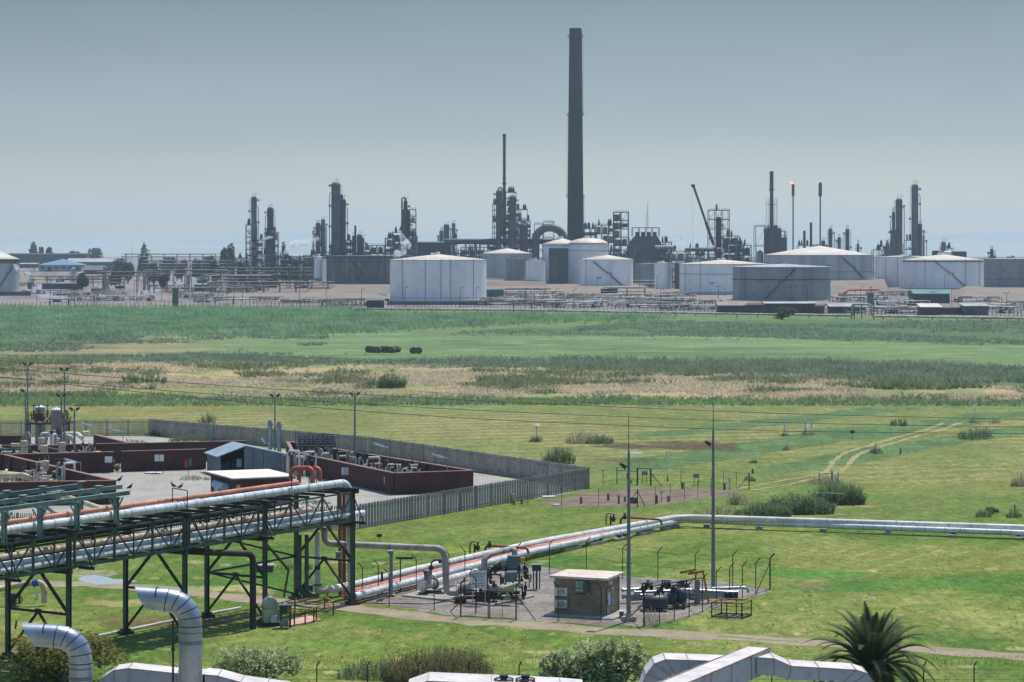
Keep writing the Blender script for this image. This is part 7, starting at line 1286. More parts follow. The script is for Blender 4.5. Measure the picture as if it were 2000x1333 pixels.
def hut2():
    a, b, d, e = P(401, 921.5, 2.8), P(454, 935.5, 2.8), P(579, 930.5, 2.8), P(525, 917.5, 2.8); t = thing('brick_building', 'maroon brick plant room with a bright flat white roof behind the silver pipe', 'building', g(b)); c = (a + b + d + e) / 4
    def ins(p, f): return (p.x + (c.x - p.x) * f, p.y + (c.y - p.y) * f)
    part(t, 'wall', MB().prism([ins(p, .12) for p in (a, b, d, e)], 0, 2.55), M_bk); part(t, 'fascia', MB().prism([ins(p, .02) for p in (a, b, d, e)], 2.55, 2.74), mk('dark fascia', '5c5248', '3d3833', 3, .8, lo=.48, hi=.52)); part(t, 'roof', MB().prism([ins(p, 0) for p in (a, b, d, e)], 2.74, 2.86), mk('white roof screed', 'efe2d2', 'dccdbc', .5, .9)); w0, w1 = V((*ins(b, .12), 0)), V((*ins(d, .12), 0)); u = (w1 - w0).normalized(); n_ = V((u.y, -u.x, 0)); q = V((*ins(a, .12), 0)).lerp(w0, .55)
    part(t, 'fan_cowl', MB().box(V((*ins(a, .12), 1.15)).lerp(V((*ins(b, .12), 1.15)), .5) + V((-.35, -.35, 0)), (.9, .7, 1.1), -.9).tube([V((*ins(a, .12), 1.7)).lerp(V((*ins(b, .12), 1.7)), .3) + V((-.3, -.3, 0)), V((*ins(a, .12), 1.7)).lerp(V((*ins(b, .12), 1.7)), .75) + V((-.3, -.3, 0))], .42, 14), mk('pale blue cowl', '9fb3bd', '8ea3ae', 1, .5)); part(t, 'notice', MB().box(w0 + u * .4 + n_ * .03 + V((0, 0, 1.7)), (.45, .05, .7), math.atan2(u.y, u.x)), M_beige)
    r = math.atan2(u.y, u.x); part(t, 'door', MB().box(w0 + u * 3.5 + n_ * .03 + V((0, 0, 1.0)), (.9, .06, 2.0), r), M_cab)
hut2()
# grey vent stacks, silos, platform, actuators
for i, (px, top) in enumerate(((527.5, 821), (545, 824))):
    Y = 301.; c = V((xx(px, Y), Y, 0)); zt = yz(top, Y); t = thing('vent_stack', f'grey vent stack with a conical cap behind the blue shed, {("left", "right")[i]} one', 'vent stack', c, 'vent stacks behind the blue shed'); part(t, 'pipe', MB().lathe(c, [(.27, 0), (.27, zt - .75)], 16), M_galv); part(t, 'cap', MB().lathe(c, [(.27, zt - .75), (.36, zt - .72), (.36, zt - .5), (.2, zt), (.02, zt)], 16), M_galv)
M_silo = mk('silo mauve grey', '8f8583', '7d7472', .6, .5, st=(1, 1, .2), c3='6b5f5d', sc3=1.5, amt3=.5)
for i, (px, wd, top, Y, lb) in enumerate(((78, 19, 795, 334, 'left mauve grey silo standing inside the yellow-railed platform'), (110, 20, 800, 325, 'right mauve grey silo, nearer one with a longer body in view'))):
    c = V((xx(px, Y), Y, 0)); r = wd * Y / F / 2; zt = yz(top, Y); t = thing('silo', lb, 'silo', c, None); part(t, 'shell', MB().lathe(c, [(r, .3), (r, zt - .1)], 24), M_silo); part(t, 'roof', MB().lathe(c, [(r + .03, zt - .15), (r + .03, zt), (0, zt + .28)], 24), M_sign); part(t, 'seam_band', MB().lathe(c, [(r + .02, zt - 1.5), (r + .03, zt - 1.5), (r + .03, zt - 1.42), (r + .02, zt - 1.42)], 24, False), M_cab)
def platform():
    Y = 329.; z = yz(827, Y); x0, x1 = xx(53, Y), xx(138, Y); t = thing('valve_platform', 'raised steel platform with yellow and black rails around the two silos', 'platform', ((x0 + x1) / 2, Y, 0)); part(t, 'deck', MB().box(((x0 + x1) / 2, Y + 1, z), (x1 - x0, 4.5, .18)), M_dkst)
    for px in (60, 76, 88, 132): part(t, 'leg', MB().box((xx(px, Y), Y - 1, z / 2), (.42, .42, z)), M_grn2)
    mb, mk_ = MB(), MB()
    for px in (53, 56, 60, 64, 94, 97, 101, 123, 131, 133, 136, 138): p = V((xx(px, Y), Y - 1.2, z)); mb.beam(p, p + V((0, 0, .6)), .09); mk_.beam(p + V((0, 0, .6)), p + V((0, 0, 1.5)), .08)
    mk_.beam((x0, Y - 1.2, z + 1.5), (x1, Y - 1.2, z + 1.5), .06).beam((x0, Y - 1.2, z + .8), (x1, Y - 1.2, z + .8), .05); part(t, 'rail_post', mb, M_blk); part(t, 'rail', mk_, M_yel); r = random.Random(4); v = MB(); p_ = MB()
    for i in range(26): x = r.uniform(x0 + .3, x1 - .3); v.cut().lathe((x, Y + r.uniform(-1, 1.5), z + r.uniform(.1, 1.2)), [(.08, 0), (.17, .1), (.17, .3), (.06, .4), (.06, .6), (.2, .62), (.2, .66)], 8)
    for i in range(12): x = r.uniform(x0, x1); p_.tube(bend([(x, Y - 1, .2), (x, Y - 1, z + r.uniform(-.6, 1.3)), (x + r.uniform(-1, 1), Y, z + r.uniform(-.5, 1.3))], .2, 2), r.uniform(.06, .14), 6)
    for px in (66, 93, 76): x = xx(px, Y); v.cut().lathe((x, Y, z + .8), [(.1, 0), (.16, .3), (.16, .9), (.05, 1.0), (.05, 1.5), (.14, 1.5), (.14, 1.7)], 8)
    part(t, 'valve', v, M_blk); part(t, 'pipework', p_, M_rustst); part(t, 'panel', MB().box((xx(78, Y), Y - 1.3, z + .9), (1.2, .1, 1.0)), M_rustst)
platform()
def actuator(px, yt, yb, wd, Y, label):
    c = D(px, yb, Y); h = (yb - yt) * Y / F; r = wd * Y / F / 2; t = thing('valve_actuator', label, 'actuator', (c.x, c.y, 0), 'beige valve actuator drums'); part(t, 'drum', MB().lathe(c, [(r, 0), (r, h - .05), (r * .9, h), (.05, h + .03)], 18), M_beige); part(t, 'stem', MB().cyl((c.x, c.y, .1), c, r * .4).cyl(c + V((0, 0, h)), c + V((0, 0, h + .35)), .07), M_cab); part(t, 'flange', MB().lathe(c, [(r + .03, h * .5), (r + .05, h * .5), (r + .05, h * .54), (r + .03, h * .54)], 18, False), M_cab)
for a in ((47, 861, 888, 13.5, 302, 'beige actuator drum left of the lamp mast foot, at the yard wall'), (81, 855, 879, 13, 306, 'beige actuator drum directly under the left silo'), (86.5, 870, 888, 14, 301, 'grey beige short actuator drum in front of the one under the silo'), (121, 864, 887, 13.5, 302, 'beige actuator drum behind the lamp mast with one floodlight'), (77, 902, 924, 12, 282, 'rear of two beige actuator drums over the flanged pipes'), (88.5, 900, 924, 15, 278, 'front of two beige actuator drums over the flanged pipes')): actuator(*a)
pipeline('fat beige flanged pipe run below the two actuator drums', [D(-40, 921, 283), D(40, 929, 280), D(62, 934, 278), D(115, 944, 274)], .34, M_beige, .6, 'station_pipe', .9, M_greyp); pipeline('straight beige pipe entering from the left behind the front wall', [D(-60, 930, 276), D(48, 928.5, 276), D(60, 935, 276)], .32, M_beige, .6, 'station_pipe')
pipeline('beige pipe coming over the front wall and down to the orange pipe', [D(90, 963, 262), D(112, 964, 255), D(215, 1000, 240), D(225, 1008, 236)], .27, M_beige, .6, 'station_pipe'); pipeline('white lagged pipe with a valve before the slanting wall', [D(128, 848, 318), D(152, 848, 318), D(160, 856, 316)], .3, M_wpipe, .4, 'station_pipe', 1.2); pipeline('short white pipe end beside the lagged valve', [D(163, 847, 318), D(174, 846, 318)], .3, M_wpipe, .4, 'station_pipe')
pipeline('curved beige pipe left of the nearer silo platform leg', [D(44, 866, 322), D(50, 852, 322), D(58, 848, 322)], .42, M_silo, .8, 'station_pipe'); pipeline('beige bend dropping right of the tall lamp mast', [D(130, 852, 316), D(140, 855, 316), D(146, 866, 316)], .3, M_beige, .6, 'station_pipe'); pipeline('cream pipe stub on the wall left of the first actuator', [D(22, 869.5, 306), D(38, 869.5, 306)], .24, M_beige, .4, 'station_pipe')
t = pipeline('dark pipe rails crossing between the actuators', [D(0, 878, 304), D(60, 876, 304)], .06, M_cab, .4, 'station_pipe'); pipeline('pale conduit slanting past the right actuator drum', [D(55, 866, 308), D(120, 880, 304), D(140, 886, 302)], .08, M_cab, .4, 'station_pipe')
def clutter(seed, x0, x1, y0, y1, Y, n, label, mats=(0, 1)):
    r = random.Random(seed); c = D((x0 + x1) / 2, y1, Y); t = thing('valve_assembly', label, 'valve assembly', (c.x, c.y, 0)); a, b, v = MB(), MB(), MB()
    for i in range(n):
        p = D(r.uniform(x0, x1), r.uniform(y0, y1), Y + r.uniform(-2, 2)); q = p + V((r.uniform(-1.6, 1.6), r.uniform(-1, 1), 0)); (a if i % 2 else b).cut().tube(bend([V((p.x, p.y, .1)), p, q, V((q.x, q.y, .1))], .2, 3), r.uniform(.05, .16), 8); v.cut().lathe(p, [(.08, -.2), (.18, -.1), (.18, .15), (.06, .25), (.06, .45), (.22, .46), (.22, .5)], 8)
    part(t, 'pale_pipe', a, M_wpipe); part(t, 'grey_pipe', b, M_greyp); part(t, 'valve', v, M_dkst); return t
clutter(1, 60, 128, 905, 938, 275, 16, 'valves and thin struts right of the two actuator drums'); clutter(2, 0, 60, 880, 890, 303, 10, 'low valves beside the left actuator drum'); clutter(3, 150, 190, 868, 886, 303, 9, 'pale valves between the two yard walls'); clutter(4, 700, 820, 905, 925, 283, 22, 'low pale pipework on the floor of the right enclosure'); clutter(5, 560, 720, 880, 896, 293, 16, 'rusty pipework along the wall of the right enclosure'); clutter(6, 88, 125, 842, 862, 321, 12, 'valves under the yellow-railed platform'); clutter(7, 205, 232, 896, 916, 304, 5, 'cream valve seen through the gap in the yard wall'); clutter(8, 5, 50, 915, 935, 284, 10, 'small fittings at the left end behind the front wall')
def platform2():
    Y = 300.; z = yz(872, Y); x0, x1 = xx(578, Y), xx(656, Y); t = thing('valve_platform', 'dark railed valve platform right of the grey vent stacks', 'platform', ((x0 + x1) / 2, Y, 0)); part(t, 'deck', MB().box(((x0 + x1) / 2, Y + 1.2, z), (x1 - x0, 3.5, .15)), M_dkst); mb = MB().rail([(x0, Y - .5, z), (x1, Y - .5, z)], 1.25, .07, 14).cut().rail([(x0, Y + 2.8, z), (x1, Y + 2.8, z)], 1.25, .07, 8); part(t, 'railing', mb, M_blk)
    for px in (583, 605, 647): part(t, 'leg', MB().box((xx(px, Y), Y, z / 2), (.4, .4, z)), M_grn2)
    r = random.Random(8); v = MB()
    for i in range(9): v.cut().lathe((x0 + (x1 - x0) * (i + .5) / 9, Y + 1, z + .1), [(.2, 0), (.34, .2), (.34, .6), (.15, .75), (.3, .8), (.3, 1.05)], 10)
    part(t, 'valve', v, M_galv); a = MB()
    for px in (590, 612, 622, 640): a.tube(bend([(xx(px, Y), Y + 1, z), (xx(px, Y), Y + 1, .5), (xx(px + 10, Y), Y, .5)], .3), .17, 8)
    part(t, 'pipework', a, M_wpipe); part(t, 'vessel', MB().lathe(D(627, 895, Y - 1.5), [(.34, -.2), (.36, .6), (.2, 1.1), (.05, 1.2)], 14), M_grn2)
    c = D(685, 896, 297); t = thing('filter_vessel', 'pale green upright filter vessel beside the lamp mast in the right enclosure', 'filter vessel', (c.x, c.y, 0)); part(t, 'vessel', MB().lathe((c.x, c.y, 0), [(.5, 0), (.5, 1.7), (.3, 2.2), (.3, 2.6), (.1, 2.7)], 16), M_grn2); part(t, 'nozzle', MB().cyl((c.x, c.y, 2.6), (c.x, c.y, 3.6), .12), M_galv); part(t, 'side_pipe', MB().tube(bend([(c.x - .4, c.y, 1), (c.x - 1.2, c.y, 1), (c.x - 1.2, c.y, 0)], .2), .15, 8), M_galv); t = thing('grating_rack', 'row of black upright bars beside the filter vessel', 'rack', D(705, 893, 295)); 
    for i in range(6): p = D(697 + i * 3, 886, 295); part(t, 'bar', MB().beam(V((p.x, p.y, 0)), V((p.x, p.y, 2.9)), .1), M_blk)
platform2()
for k, x0 in ((0, 215), (1, 292)):
    t = thing('grating_rack', ('wide row of black upright bars between the two yard walls', 'narrow row of black upright bars left of the blue shed')[k], 'rack', D(x0, 880, 303)); n = (9, 6)[k]
    for i in range(n): p = D(x0 + i * 3.6, 880, 303); part(t, 'bar', MB().beam(V((p.x, p.y, 0)), V((p.x, p.y, 3.2)), .1), M_blk)
def arm_lamp(px, py, x1, y1, Y, label):  # fluorescent tube lamp on a hooked pole: head (px,py) to hook (x1,y1)
    a, b = D(px, py, Y), D(x1, y1, Y); s_ = 1 if x1 > px else -1; f = V((b.x + s_ * .35, b.y, 0)); t = thing('tube_lamp', label, 'lamp', f, 'fluorescent tube lamps on hooked poles'); part(t, 'pole', MB().tube(bend([f, V((f.x, f.y, b.z + .05)), b, b - V((s_ * .3, 0, -.06))], .25, 5), .045, 8), M_galv); part(t, 'lamp_head', MB().beam(a, b - V((s_ * .15, 0, -.02)), .3, .14).beam(a + V((0, 0, .12)), b + V((-s_ * .15, 0, .12)), .22, .06), mk('lamp housing', 'c9d3d6', 'b8c3c7', 1, .4))
for a in ((158, 828, 180, 833, 330, 'tube lamp over the white lagged valve near the palisade bars'), (213, 839, 235, 844, 320, 'tube lamp over the pale gravel corner'), (64, 884, 90, 891, 296, 'tube lamp above the front actuator drums, before the yard wall'), (126, 898, 152, 904, 292, 'tube lamp before the brick wall left of the white board'), (730, 867, 752, 874, 284, 'tube lamp over the rear wall of the right enclosure'), (844, 889, 868, 895, 277, 'tube lamp at the right end of the right enclosure'), (247, 857, 254, 865, 312, 'steeply tilted tube lamp right of the slanting wall'), (511, 857, 520, 867, 300, 'tilted tube lamp left of the grey vent stacks'), (0, 870, 5, 876, 304, 'tilted tube lamp cut off at the left edge')): arm_lamp(*a)
c = P(368, 930); t = thing('signal_post', 'thin post with a red and a green flag in the yard', 'signal post', c); part(t, 'post', MB().cyl(c, c + V((0, 0, 2.3)), .03), M_dkst); part(t, 'red_flag', MB().box(c + V((-.3, 0, 1.5)), (.3, .08, 1.0)), mk('flag red', 'b03038', '9c2830', 1, .7)); part(t, 'green_flag', MB().box(c + V((.22, 0, 1.65)), (.3, .08, .9)), mk('flag green', '2f7a58', '286a4c', 1, .7)); part(t, 'arm', MB().beam(c + V((-.4, 0, 2.05)), c + V((.4, 0, 2.05)), .04), M_dkst)
c = P(300, 925); t = thing('floor_slab', 'small pale slab lying on the yard gravel', 'slab', c); part(t, 'slab', MB().box(c + V((0, 0, .06)), (2, 1.6, .12)), M_sign); part(t, 'lip', MB().box(c + V((0, -.85, .08)), (2, .1, .16)), M_conc)
# ---------------------------------------------------------------- things in the open field
def bale(px, py, label, first=[]):
    if not first:
        t = thing('hay_bale', label, 'hay bale', P(px, py), 'round hay bales on the green field'); c = P(px, py); part(t, 'roll', MB().tube([c + V((-.1, -.8, .85)), c + V((.1, .8, .85))], .88, 20), mk('weathered hay', '6f6250', '5a4f42', 1.2, .95, c3='8f8068', sc3=4)); part(t, 'twine', MB().tube([c + V((-.03, -.3, .85)), c + V((-.02, -.25, .85))], .895, 20, False).tube([c + V((.02, .25, .85)), c + V((.03, .3, .85))], .895, 20, False), M_blk); first.append(t)
    else: dup(first[0], P(px, py), label, R.uniform(-.5, .5))
for i, px in enumerate((720, 728, 738, 748, 756, 766, 775)): bale(px, 688.5 + (i % 3) * .6, f'round hay bale in the longer row, {ORD[i]}')
for i, px in enumerate((807, 818)): bale(px, 691, ('left', 'right')[i] + ' round hay bale of the separate pair')
def marker(px, pb, pt, wd, label, mat=None, cap=True, sq=False):
    c = P(px, pb); h = (pb - pt) * c.y / F; r = wd * c.y / F / 2; t = thing('marker_post', label, 'marker post', c, None); part(t, 'post', MB().box(c + V((0, 0, h / 2)), (2 * r, 2 * r, h)) if sq else MB().lathe(c, [(r, 0), (r * .9, h - .05), (r * .5, h), (.01, h)], 10), mat or M_sign)
    part(t, 'cap', MB().lathe(c + V((0, 0, h - .12)), [(r * 1.12, 0), (r * 1.12, .06), (r * .9, .07)], 10), M_cab)
for a in ((1532, 852, 819, 3.2, 'tall white marker post standing alone, leftmost on the green band'), (1573, 850, 819, 3.4, 'tall white marker post with a dark top in the middle band'), (1585, 836, 816, 3.2, 'white marker post just behind the dark-topped one'), (1536, 880, 865, 2, 'short white stub in a dry tuft'), (1740, 848, 834, 3, 'short pale marker post beyond the track'), (1710.5, 886, 864, 3, 'pale marker post in a tuft right of the wheel tracks'), (1904, 822, 796, 2, 'thin faint white post at the far right'), (1898, 824, 813, 2, 'short pale stub beside the thin faint post'), (1926, 852, 833, 3, 'white post rising from the dark clump at right'), (1908, 850, 832, 2.4, 'second white post half hidden in the dark clump'), (1302, 920, 881, 3, 'tall white marker pole beside the fenced bare plot'), (1631, 954, 925, 4, 'white post in front of the small pipe frame')): marker(*a)
M_bol = mk('bollard concrete', '6d665e', '59534c', 2, .9)
for i, a in enumerate(((1135, 984, 970, 4.6), (1188, 978, 964, 5), (1220.5, 980, 969, 4), (1282.5, 984, 966, 4.6), (1305.5, 980, 968, 4.6), (1333, 955, 941, 5), (1415, 957, 943, 5), (1759, 887, 875, 3.4), (1470, 925, 915, 4.5), (1019, 985, 974, 4), (1004, 986, 976, 4))): marker(*a, f'stumpy grey concrete bollard, {ORD[i] if i < 7 else ""} inside the bare fenced plot' if i < 7 else ('small dark bollard right of the wheel tracks', 'grey bollard on the green band beyond the plot', 'right grey stub at the foot of the long palisade', 'left grey stub at the foot of the long palisade')[i - 7], M_bol, sq=False)
c = P(1237, 983); t = thing('concrete_block', 'squat concrete valve block behind the tall lamp mast', 'concrete block', c); part(t, 'block', MB().box(c + V((0, 0, .3)), (.9, .7, .6)), M_bol); part(t, 'cover', MB().box(c + V((-.05, 0, .64)), (.6, .5, .1)), M_conc)
c = P(1208.5, 984); t = thing('marker_post', 'yellow and black striped post inside the bare plot', 'marker post', c); part(t, 'post', MB().box(c + V((0, 0, .45)), (.2, .2, .9)), M_blk); part(t, 'stripe', MB().box(c + V((0, -.01, .25)), (.21, .21, .1), .0).box(c + V((0, -.01, .55)), (.21, .21, .1)).box(c + V((0, -.01, .8)), (.21, .21, .1)), M_yelg)
for a in ((1000.5, 983, 965, 5, 'yellow and black striped stub at the foot of the palisade', M_yel), (1304, 941, 929, 2.6, 'short black post behind the bare plot', M_blk), (1225, 935, 924, 2.4, 'thin black stub left of the gate frame', M_blk), (1547, 976, 963, 2.6, 'dark stub post above the thicket', M_blk)): marker(*a[:5], a[5])
def signpost(px, pb, pt, w_, h_, label, mat, two=True):
    c = P(px, pb); z = (pb - pt) * c.y / F; t = thing('field_sign', label, 'sign', c); part(t, 'plate', MB().box(c + V((0, 0, z - h_ / 2)), (w_, .05, h_)), mat)
    for s_ in ((-.35, .35) if two else (0,)): part(t, 'post', MB().box(c + V((s_ * w_, .05, z / 2)), (.06, .06, z)), M_blk)
signpost(1259, 944, 921, .7, .45, 'grey plate hanging inside the gate frame', M_cab); signpost(1360, 948, 926, .7, .45, 'grey plate sign behind the lamp mast', M_cab); signpost(1425, 957, 934, .4, .55, 'white warning plate at the right of the bare plot', M_sign, False); signpost(1292, 980, 957, .4, .42, 'small white square plate in the bare plot', M_sign, False); signpost(1665, 857, 841, .7, .4, 'dark tee sign on the green band', M_blk, False); signpost(1230, 950, 938, .5, .4, 'small plate behind the lamp mast base line', M_cab, False)
def plotfence():
    t = thing('wire_fence', 'thin wire fence of dark stakes around the bare soil plot', 'fence', P(1245, 992)); q = [(1151, 955), (1178, 950), (1205, 946), (1330, 948), (1413, 952), (1438, 956), (1463, 957), (1389, 968), (1363, 974), (1337, 977), (1309, 980), (1280, 986), (1245, 992), (1169, 990), (1097, 989), (1031, 986)]
    for px, py in q: c = P(px, py); part(t, 'stake', MB().beam(c, c + V((0, 0, 2.0)), .1 if px in (1463, 1245, 1205) else .055), M_blk)
    mb = MB()
    for a, b in zip(q, q[1:]):
        for z in (.5, 1.2, 1.9): mb.beam(P(*a) + V((0, 0, z)), P(*b) + V((0, 0, z)), .016)
    part(t, 'wire', mb, M_blk); part(t, 'stay', MB().beam(P(1245, 992) + V((0, 0, 1.8)), P(1222, 990), .06).cut().beam(P(1245, 992) + V((0, 0, 1.8)), P(1260, 989), .06).cut().beam(P(1463, 957) + V((0, 0, 1.8)), P(1440, 957), .06), M_blk)
    c, d = P(1245, 948), P(1271, 949); t = thing('field_gate', 'dark gate frame of two posts and a crossbar by the bare plot', 'gate', c); part(t, 'post', MB().beam(c, c + V((0, 0, 2.0)), .18), M_dkst); part(t, 'post', MB().beam(d, d + V((0, 0, 2.0)), .18), M_dkst); part(t, 'crossbar', MB().beam(c + V((0, 0, 1.98)), d + V((0, 0, 1.98)), .08).beam(c + V((0, 0, 1.6)), P(1205, 946) + V((0, 0, 1.6)), .06), M_dkst); part(t, 'stay', MB().beam(d + V((0, 0, 1.5)), P(1292, 950), .07), M_dkst)
plotfence()
c = P(1048, 860); t = thing('mushroom_vent', 'white post with a broad pinkish mushroom cap in the mown field', 'vent', c); h = 27 * c.y / F; part(t, 'post', MB().cyl(c, c + V((0, 0, h)), .13), M_sign); part(t, 'cap', MB().lathe(c + V((0, 0, h)), [(.15, -.05), (.58, -.02), (.6, .06), (.35, .3), (.05, .38)], 18), mk('pinkish cap', 'cfb5a8', 'bfa498', 2, .7))
c = P(1618, 945); t = thing('pipe_trestle', 'small trestle of pipes standing in weeds near the track', 'pipe frame', c); part(t, 'leg', MB().beam(D(1600, 945, c.y), D(1600, 923, c.y), .08), M_blk); part(t, 'leg', MB().beam(D(1637, 942, c.y), D(1637, 923, c.y), .1), M_blk); part(t, 'leg', MB().box(D(1625, 932, c.y), (.22, .22, 1.4)), M_conc); part(t, 'crossbar', MB().tube([D(1600, 924, c.y), D(1637, 924, c.y)], .07, 8).tube([D(1602, 927, c.y + 1), D(1637, 922, c.y + 1)], .05, 8), M_wpipe)
t = thing('pipe_trestle', 'pale fallen rail lying in the dark thicket', 'pipe frame', P(1615, 990)); part(t, 'bar', MB().beam(P(1595, 990) + V((0, 0, 1.5)), P(1648, 992) + V((0, 0, 1.5)), .06), M_wpipe); part(t, 'leg', MB().beam(P(1620, 991), P(1620, 991) + V((0, 0, 1.5)), .05), M_blk)
c = P(1982, 1010); marker(1982, 1010, 985, 2.6, 'dark tilted stub post above the white pipeline at right', M_blk); c = P(1944, 1001); solid('field_stone', MB().lathe(c, [(.5, 0), (.45, .25), (.2, .42), (.02, .45)], 8), M_conc, 'pale stone in the olive shrub above the pipeline', 'stone', c)
for i, (px, py, w_) in enumerate(((1071, 972, 1.3), (1087, 988, .7))): c = P(px, py); t = thing('loose_slab', ('broad pale slab lying at the palisade corner', 'small white slab lying at the edge of the bare plot')[i], 'slab', c); part(t, 'slab', MB().box(c + V((0, 0, .08)), (w_, w_ * .8, .14), .2), M_sign); part(t, 'bed', MB().box(c + V((0, 0, .02)), (w_ + .2, w_, .05), .2), M_conc)
# overhead wires across the view
def wire(pts, Y0, Y1, label, r=.016):
    q = []; x0, x1 = pts[0][0], pts[-1][0]
    for i in range(41): px = x0 + (x1 - x0) * i / 40; py = float(np.interp(px, *zip(*pts))); q.append(D(px, py, Y0 + (Y1 - Y0) * i / 40))
    for _ in range(6): q = [q[0]] + [(a + b * 2 + c) / 4 for a, b, c in zip(q, q[1:], q[2:])] + [q[-1]]
    solid('power_line', MB().tube(q, r, 5), M_blk, label, 'power line', q[0])
wire([(-200, 703), (0, 720), (500, 759), (900, 782), (1500, 808), (2000, 820), (2200, 823)], 118, 150, 'highest dark power line crossing the fields'); wire([(-200, 720), (0, 736), (400, 770), (900, 801), (1500, 826), (2000, 835), (2200, 837)], 121, 153, 'middle dark power line crossing the fields'); wire([(-200, 718), (0, 737), (400, 780), (900, 818), (1500, 843), (2000, 847.5), (2200, 848)], 115, 147, 'lowest dark power line crossing the fields'); wire([(600, 868), (1230, 895), (1500, 905), (2000, 915), (2200, 918)], 140, 165, 'faint thin wire below the power lines at right', .007)
wire([(-200, 690), (0, 705), (300, 724), (700, 757), (1000, 777), (1300, 795)], 160, 175, 'faint thin wire above the power lines at left', .007)
# ---------------------------------------------------------------- roof ducts and vents nearest the camera
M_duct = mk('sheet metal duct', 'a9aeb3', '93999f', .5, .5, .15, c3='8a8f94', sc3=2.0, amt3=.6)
M_ductt = mk('pale duct top', 'd0c9c4', 'bdb6b0', .7, .7, 0, c3='a79a90', sc3=3, amt3=.5)  # upward sheets get a paler colour than the duct sides
def vent(px0, py0, px1, py1, py2, label, Y=90.):
    r = .44; a, b, c = D(px0, py0, Y), D(px1, py0 + 6, Y), D(px1, py2, Y); b = D(px1, py1, Y); pts = bend([a, b, c], 1.15, 5); mb = MB().tube(pts, r, 28, False)
    for i in range(28): x, y, z = mb.v[i]; mb.v[i] = (x + (a.z - z) * .62 - .05, y, z)
    t = thing('vent_pipe', label, 'vent pipe', (c.x, c.y, c.z)); part(t, 'pipe', mb, M_galv); s_ = MB()
    for p, q in zip(pts[1:-1], pts[2:]): d = (q - p).normalized(); s_.tube([p - d * .018, p + d * .018], r * 1.012, 28, False)
    part(t, 'seam', s_, M_dkst); z = D(px1, py1 + 75, Y); part(t, 'clamp_band', MB().cyl(z + V((0, 0, .04)), z - V((0, 0, .10)), r * 1.03, n=28).cyl(z + V((0, 0, .36)), z + V((0, 0, .30)), r * 1.02, n=28), mk('band steel', '79838b', '6a747c', 2, .5, .4)); part(t, 'mouth_dark', MB().cyl(a + V((.5, 0, 0)), a + V((.55, 0, 0)), r * .97, n=24), M_blk)  # black disc inside the mouth stands for the darkness of the open pipe
    return t
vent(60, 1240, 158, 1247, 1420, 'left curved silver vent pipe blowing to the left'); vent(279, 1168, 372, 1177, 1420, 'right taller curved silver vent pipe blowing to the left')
for i, (px, top, bot) in enumerate(((338, 1212, 1400), (126, 1290, 1400))): Y = 89.; a, b = D(px, bot, Y), D(px, top, Y); t = thing('stay_pole', ('tall thin black pole beside the right vent pipe', 'short thin black pole beside the left vent pipe')[i], 'pole', a); part(t, 'pole', MB().beam(a, b, .07), M_blk); part(t, 'clamp', MB().box(a.lerp(b, .7), (.14, .12, .1)), M_dkst)
def slabduct(name, label, top, bot, Y, dep, cat='duct', seams_=()):
    """duct bent in a vertical plane: top and underside profiles (photo columns/rows at distance Y), dep metres deep"""
    A = [D(x, y, Y) for x, y in top]; Bq = [D(x, y, Y) for x, y in bot]; n = len(A); dv = V((0, dep, 0)); c = (A[0] + Bq[-1]) / 2; t = thing(name, label, cat, (A[n // 2].x, Y, min(p.z for p in A + Bq)))
    tp = MB(); tp.add(A + [p + dv for p in A], [(i, i + 1, n + i + 1, n + i) for i in range(n - 1)]); part(t, 'top_sheet', tp, M_ductt); sd_ = MB()
    for off, fl in ((V((0, 0, 0)), 1), (dv, 0)):
        vs = [p + off for p in A] + [p + off for p in Bq]; sd_.add(vs, [((i, n + i, n + i + 1, i + 1) if fl else (i, i + 1, n + i + 1, n + i)) for i in range(n - 1)])
    sd_.add(Bq + [p + dv for p in Bq], [(i, n + i, n + i + 1, i + 1) for i in range(n - 1)]); sd_.add([A[0], A[0] + dv, Bq[0] + dv, Bq[0], A[-1], A[-1] + dv, Bq[-1] + dv, Bq[-1]], [(0, 1, 2, 3), (4, 7, 6, 5)]); part(t, 'side_sheet', sd_, M_duct); s_ = MB()
    for i in range(1, n - 1): s_.beam(A[i] - V((0, .01, 0)), Bq[i] - V((0, .01, 0)), .035); s_.beam(A[i] + V((0, 0, .01)), A[i] + dv + V((0, 0, .01)), .03)
    for i in range(n - 1): s_.beam(A[i] + V((0, -.012, .004)), A[i + 1] + V((0, -.012, .004)), .035)
    part(t, 'seam', s_, mk('seam rust ' + name, '8f8b87', '9c9a98', 1.2, .7, c3='6d5a4c', sc3=2)); return t
slabduct('roof_duct', 'white duct curving down to the left, left arm of the forked roof ducts', [(1243, 1400), (1252, 1345), (1262, 1318), (1278, 1297), (1300, 1289), (1345, 1290), (1442, 1294), (1480, 1287)], [(1290, 1400), (1292, 1345), (1298, 1330), (1308, 1320), (1318, 1317), (1345, 1317), (1442, 1320), (1480, 1318)], 90.2, 1.5)
slabduct('roof_duct', 'white duct stepping down and curving at its right end, right arm of the fork', [(1478, 1285), (1512, 1287), (1546, 1302), (1600, 1305), (1672, 1309), (1694, 1316), (1708, 1335), (1712, 1400)], [(1478, 1318), (1512, 1320), (1540, 1328), (1600, 1330), (1650, 1332), (1662, 1338), (1668, 1350), (1670, 1400)], 90., 1.5)
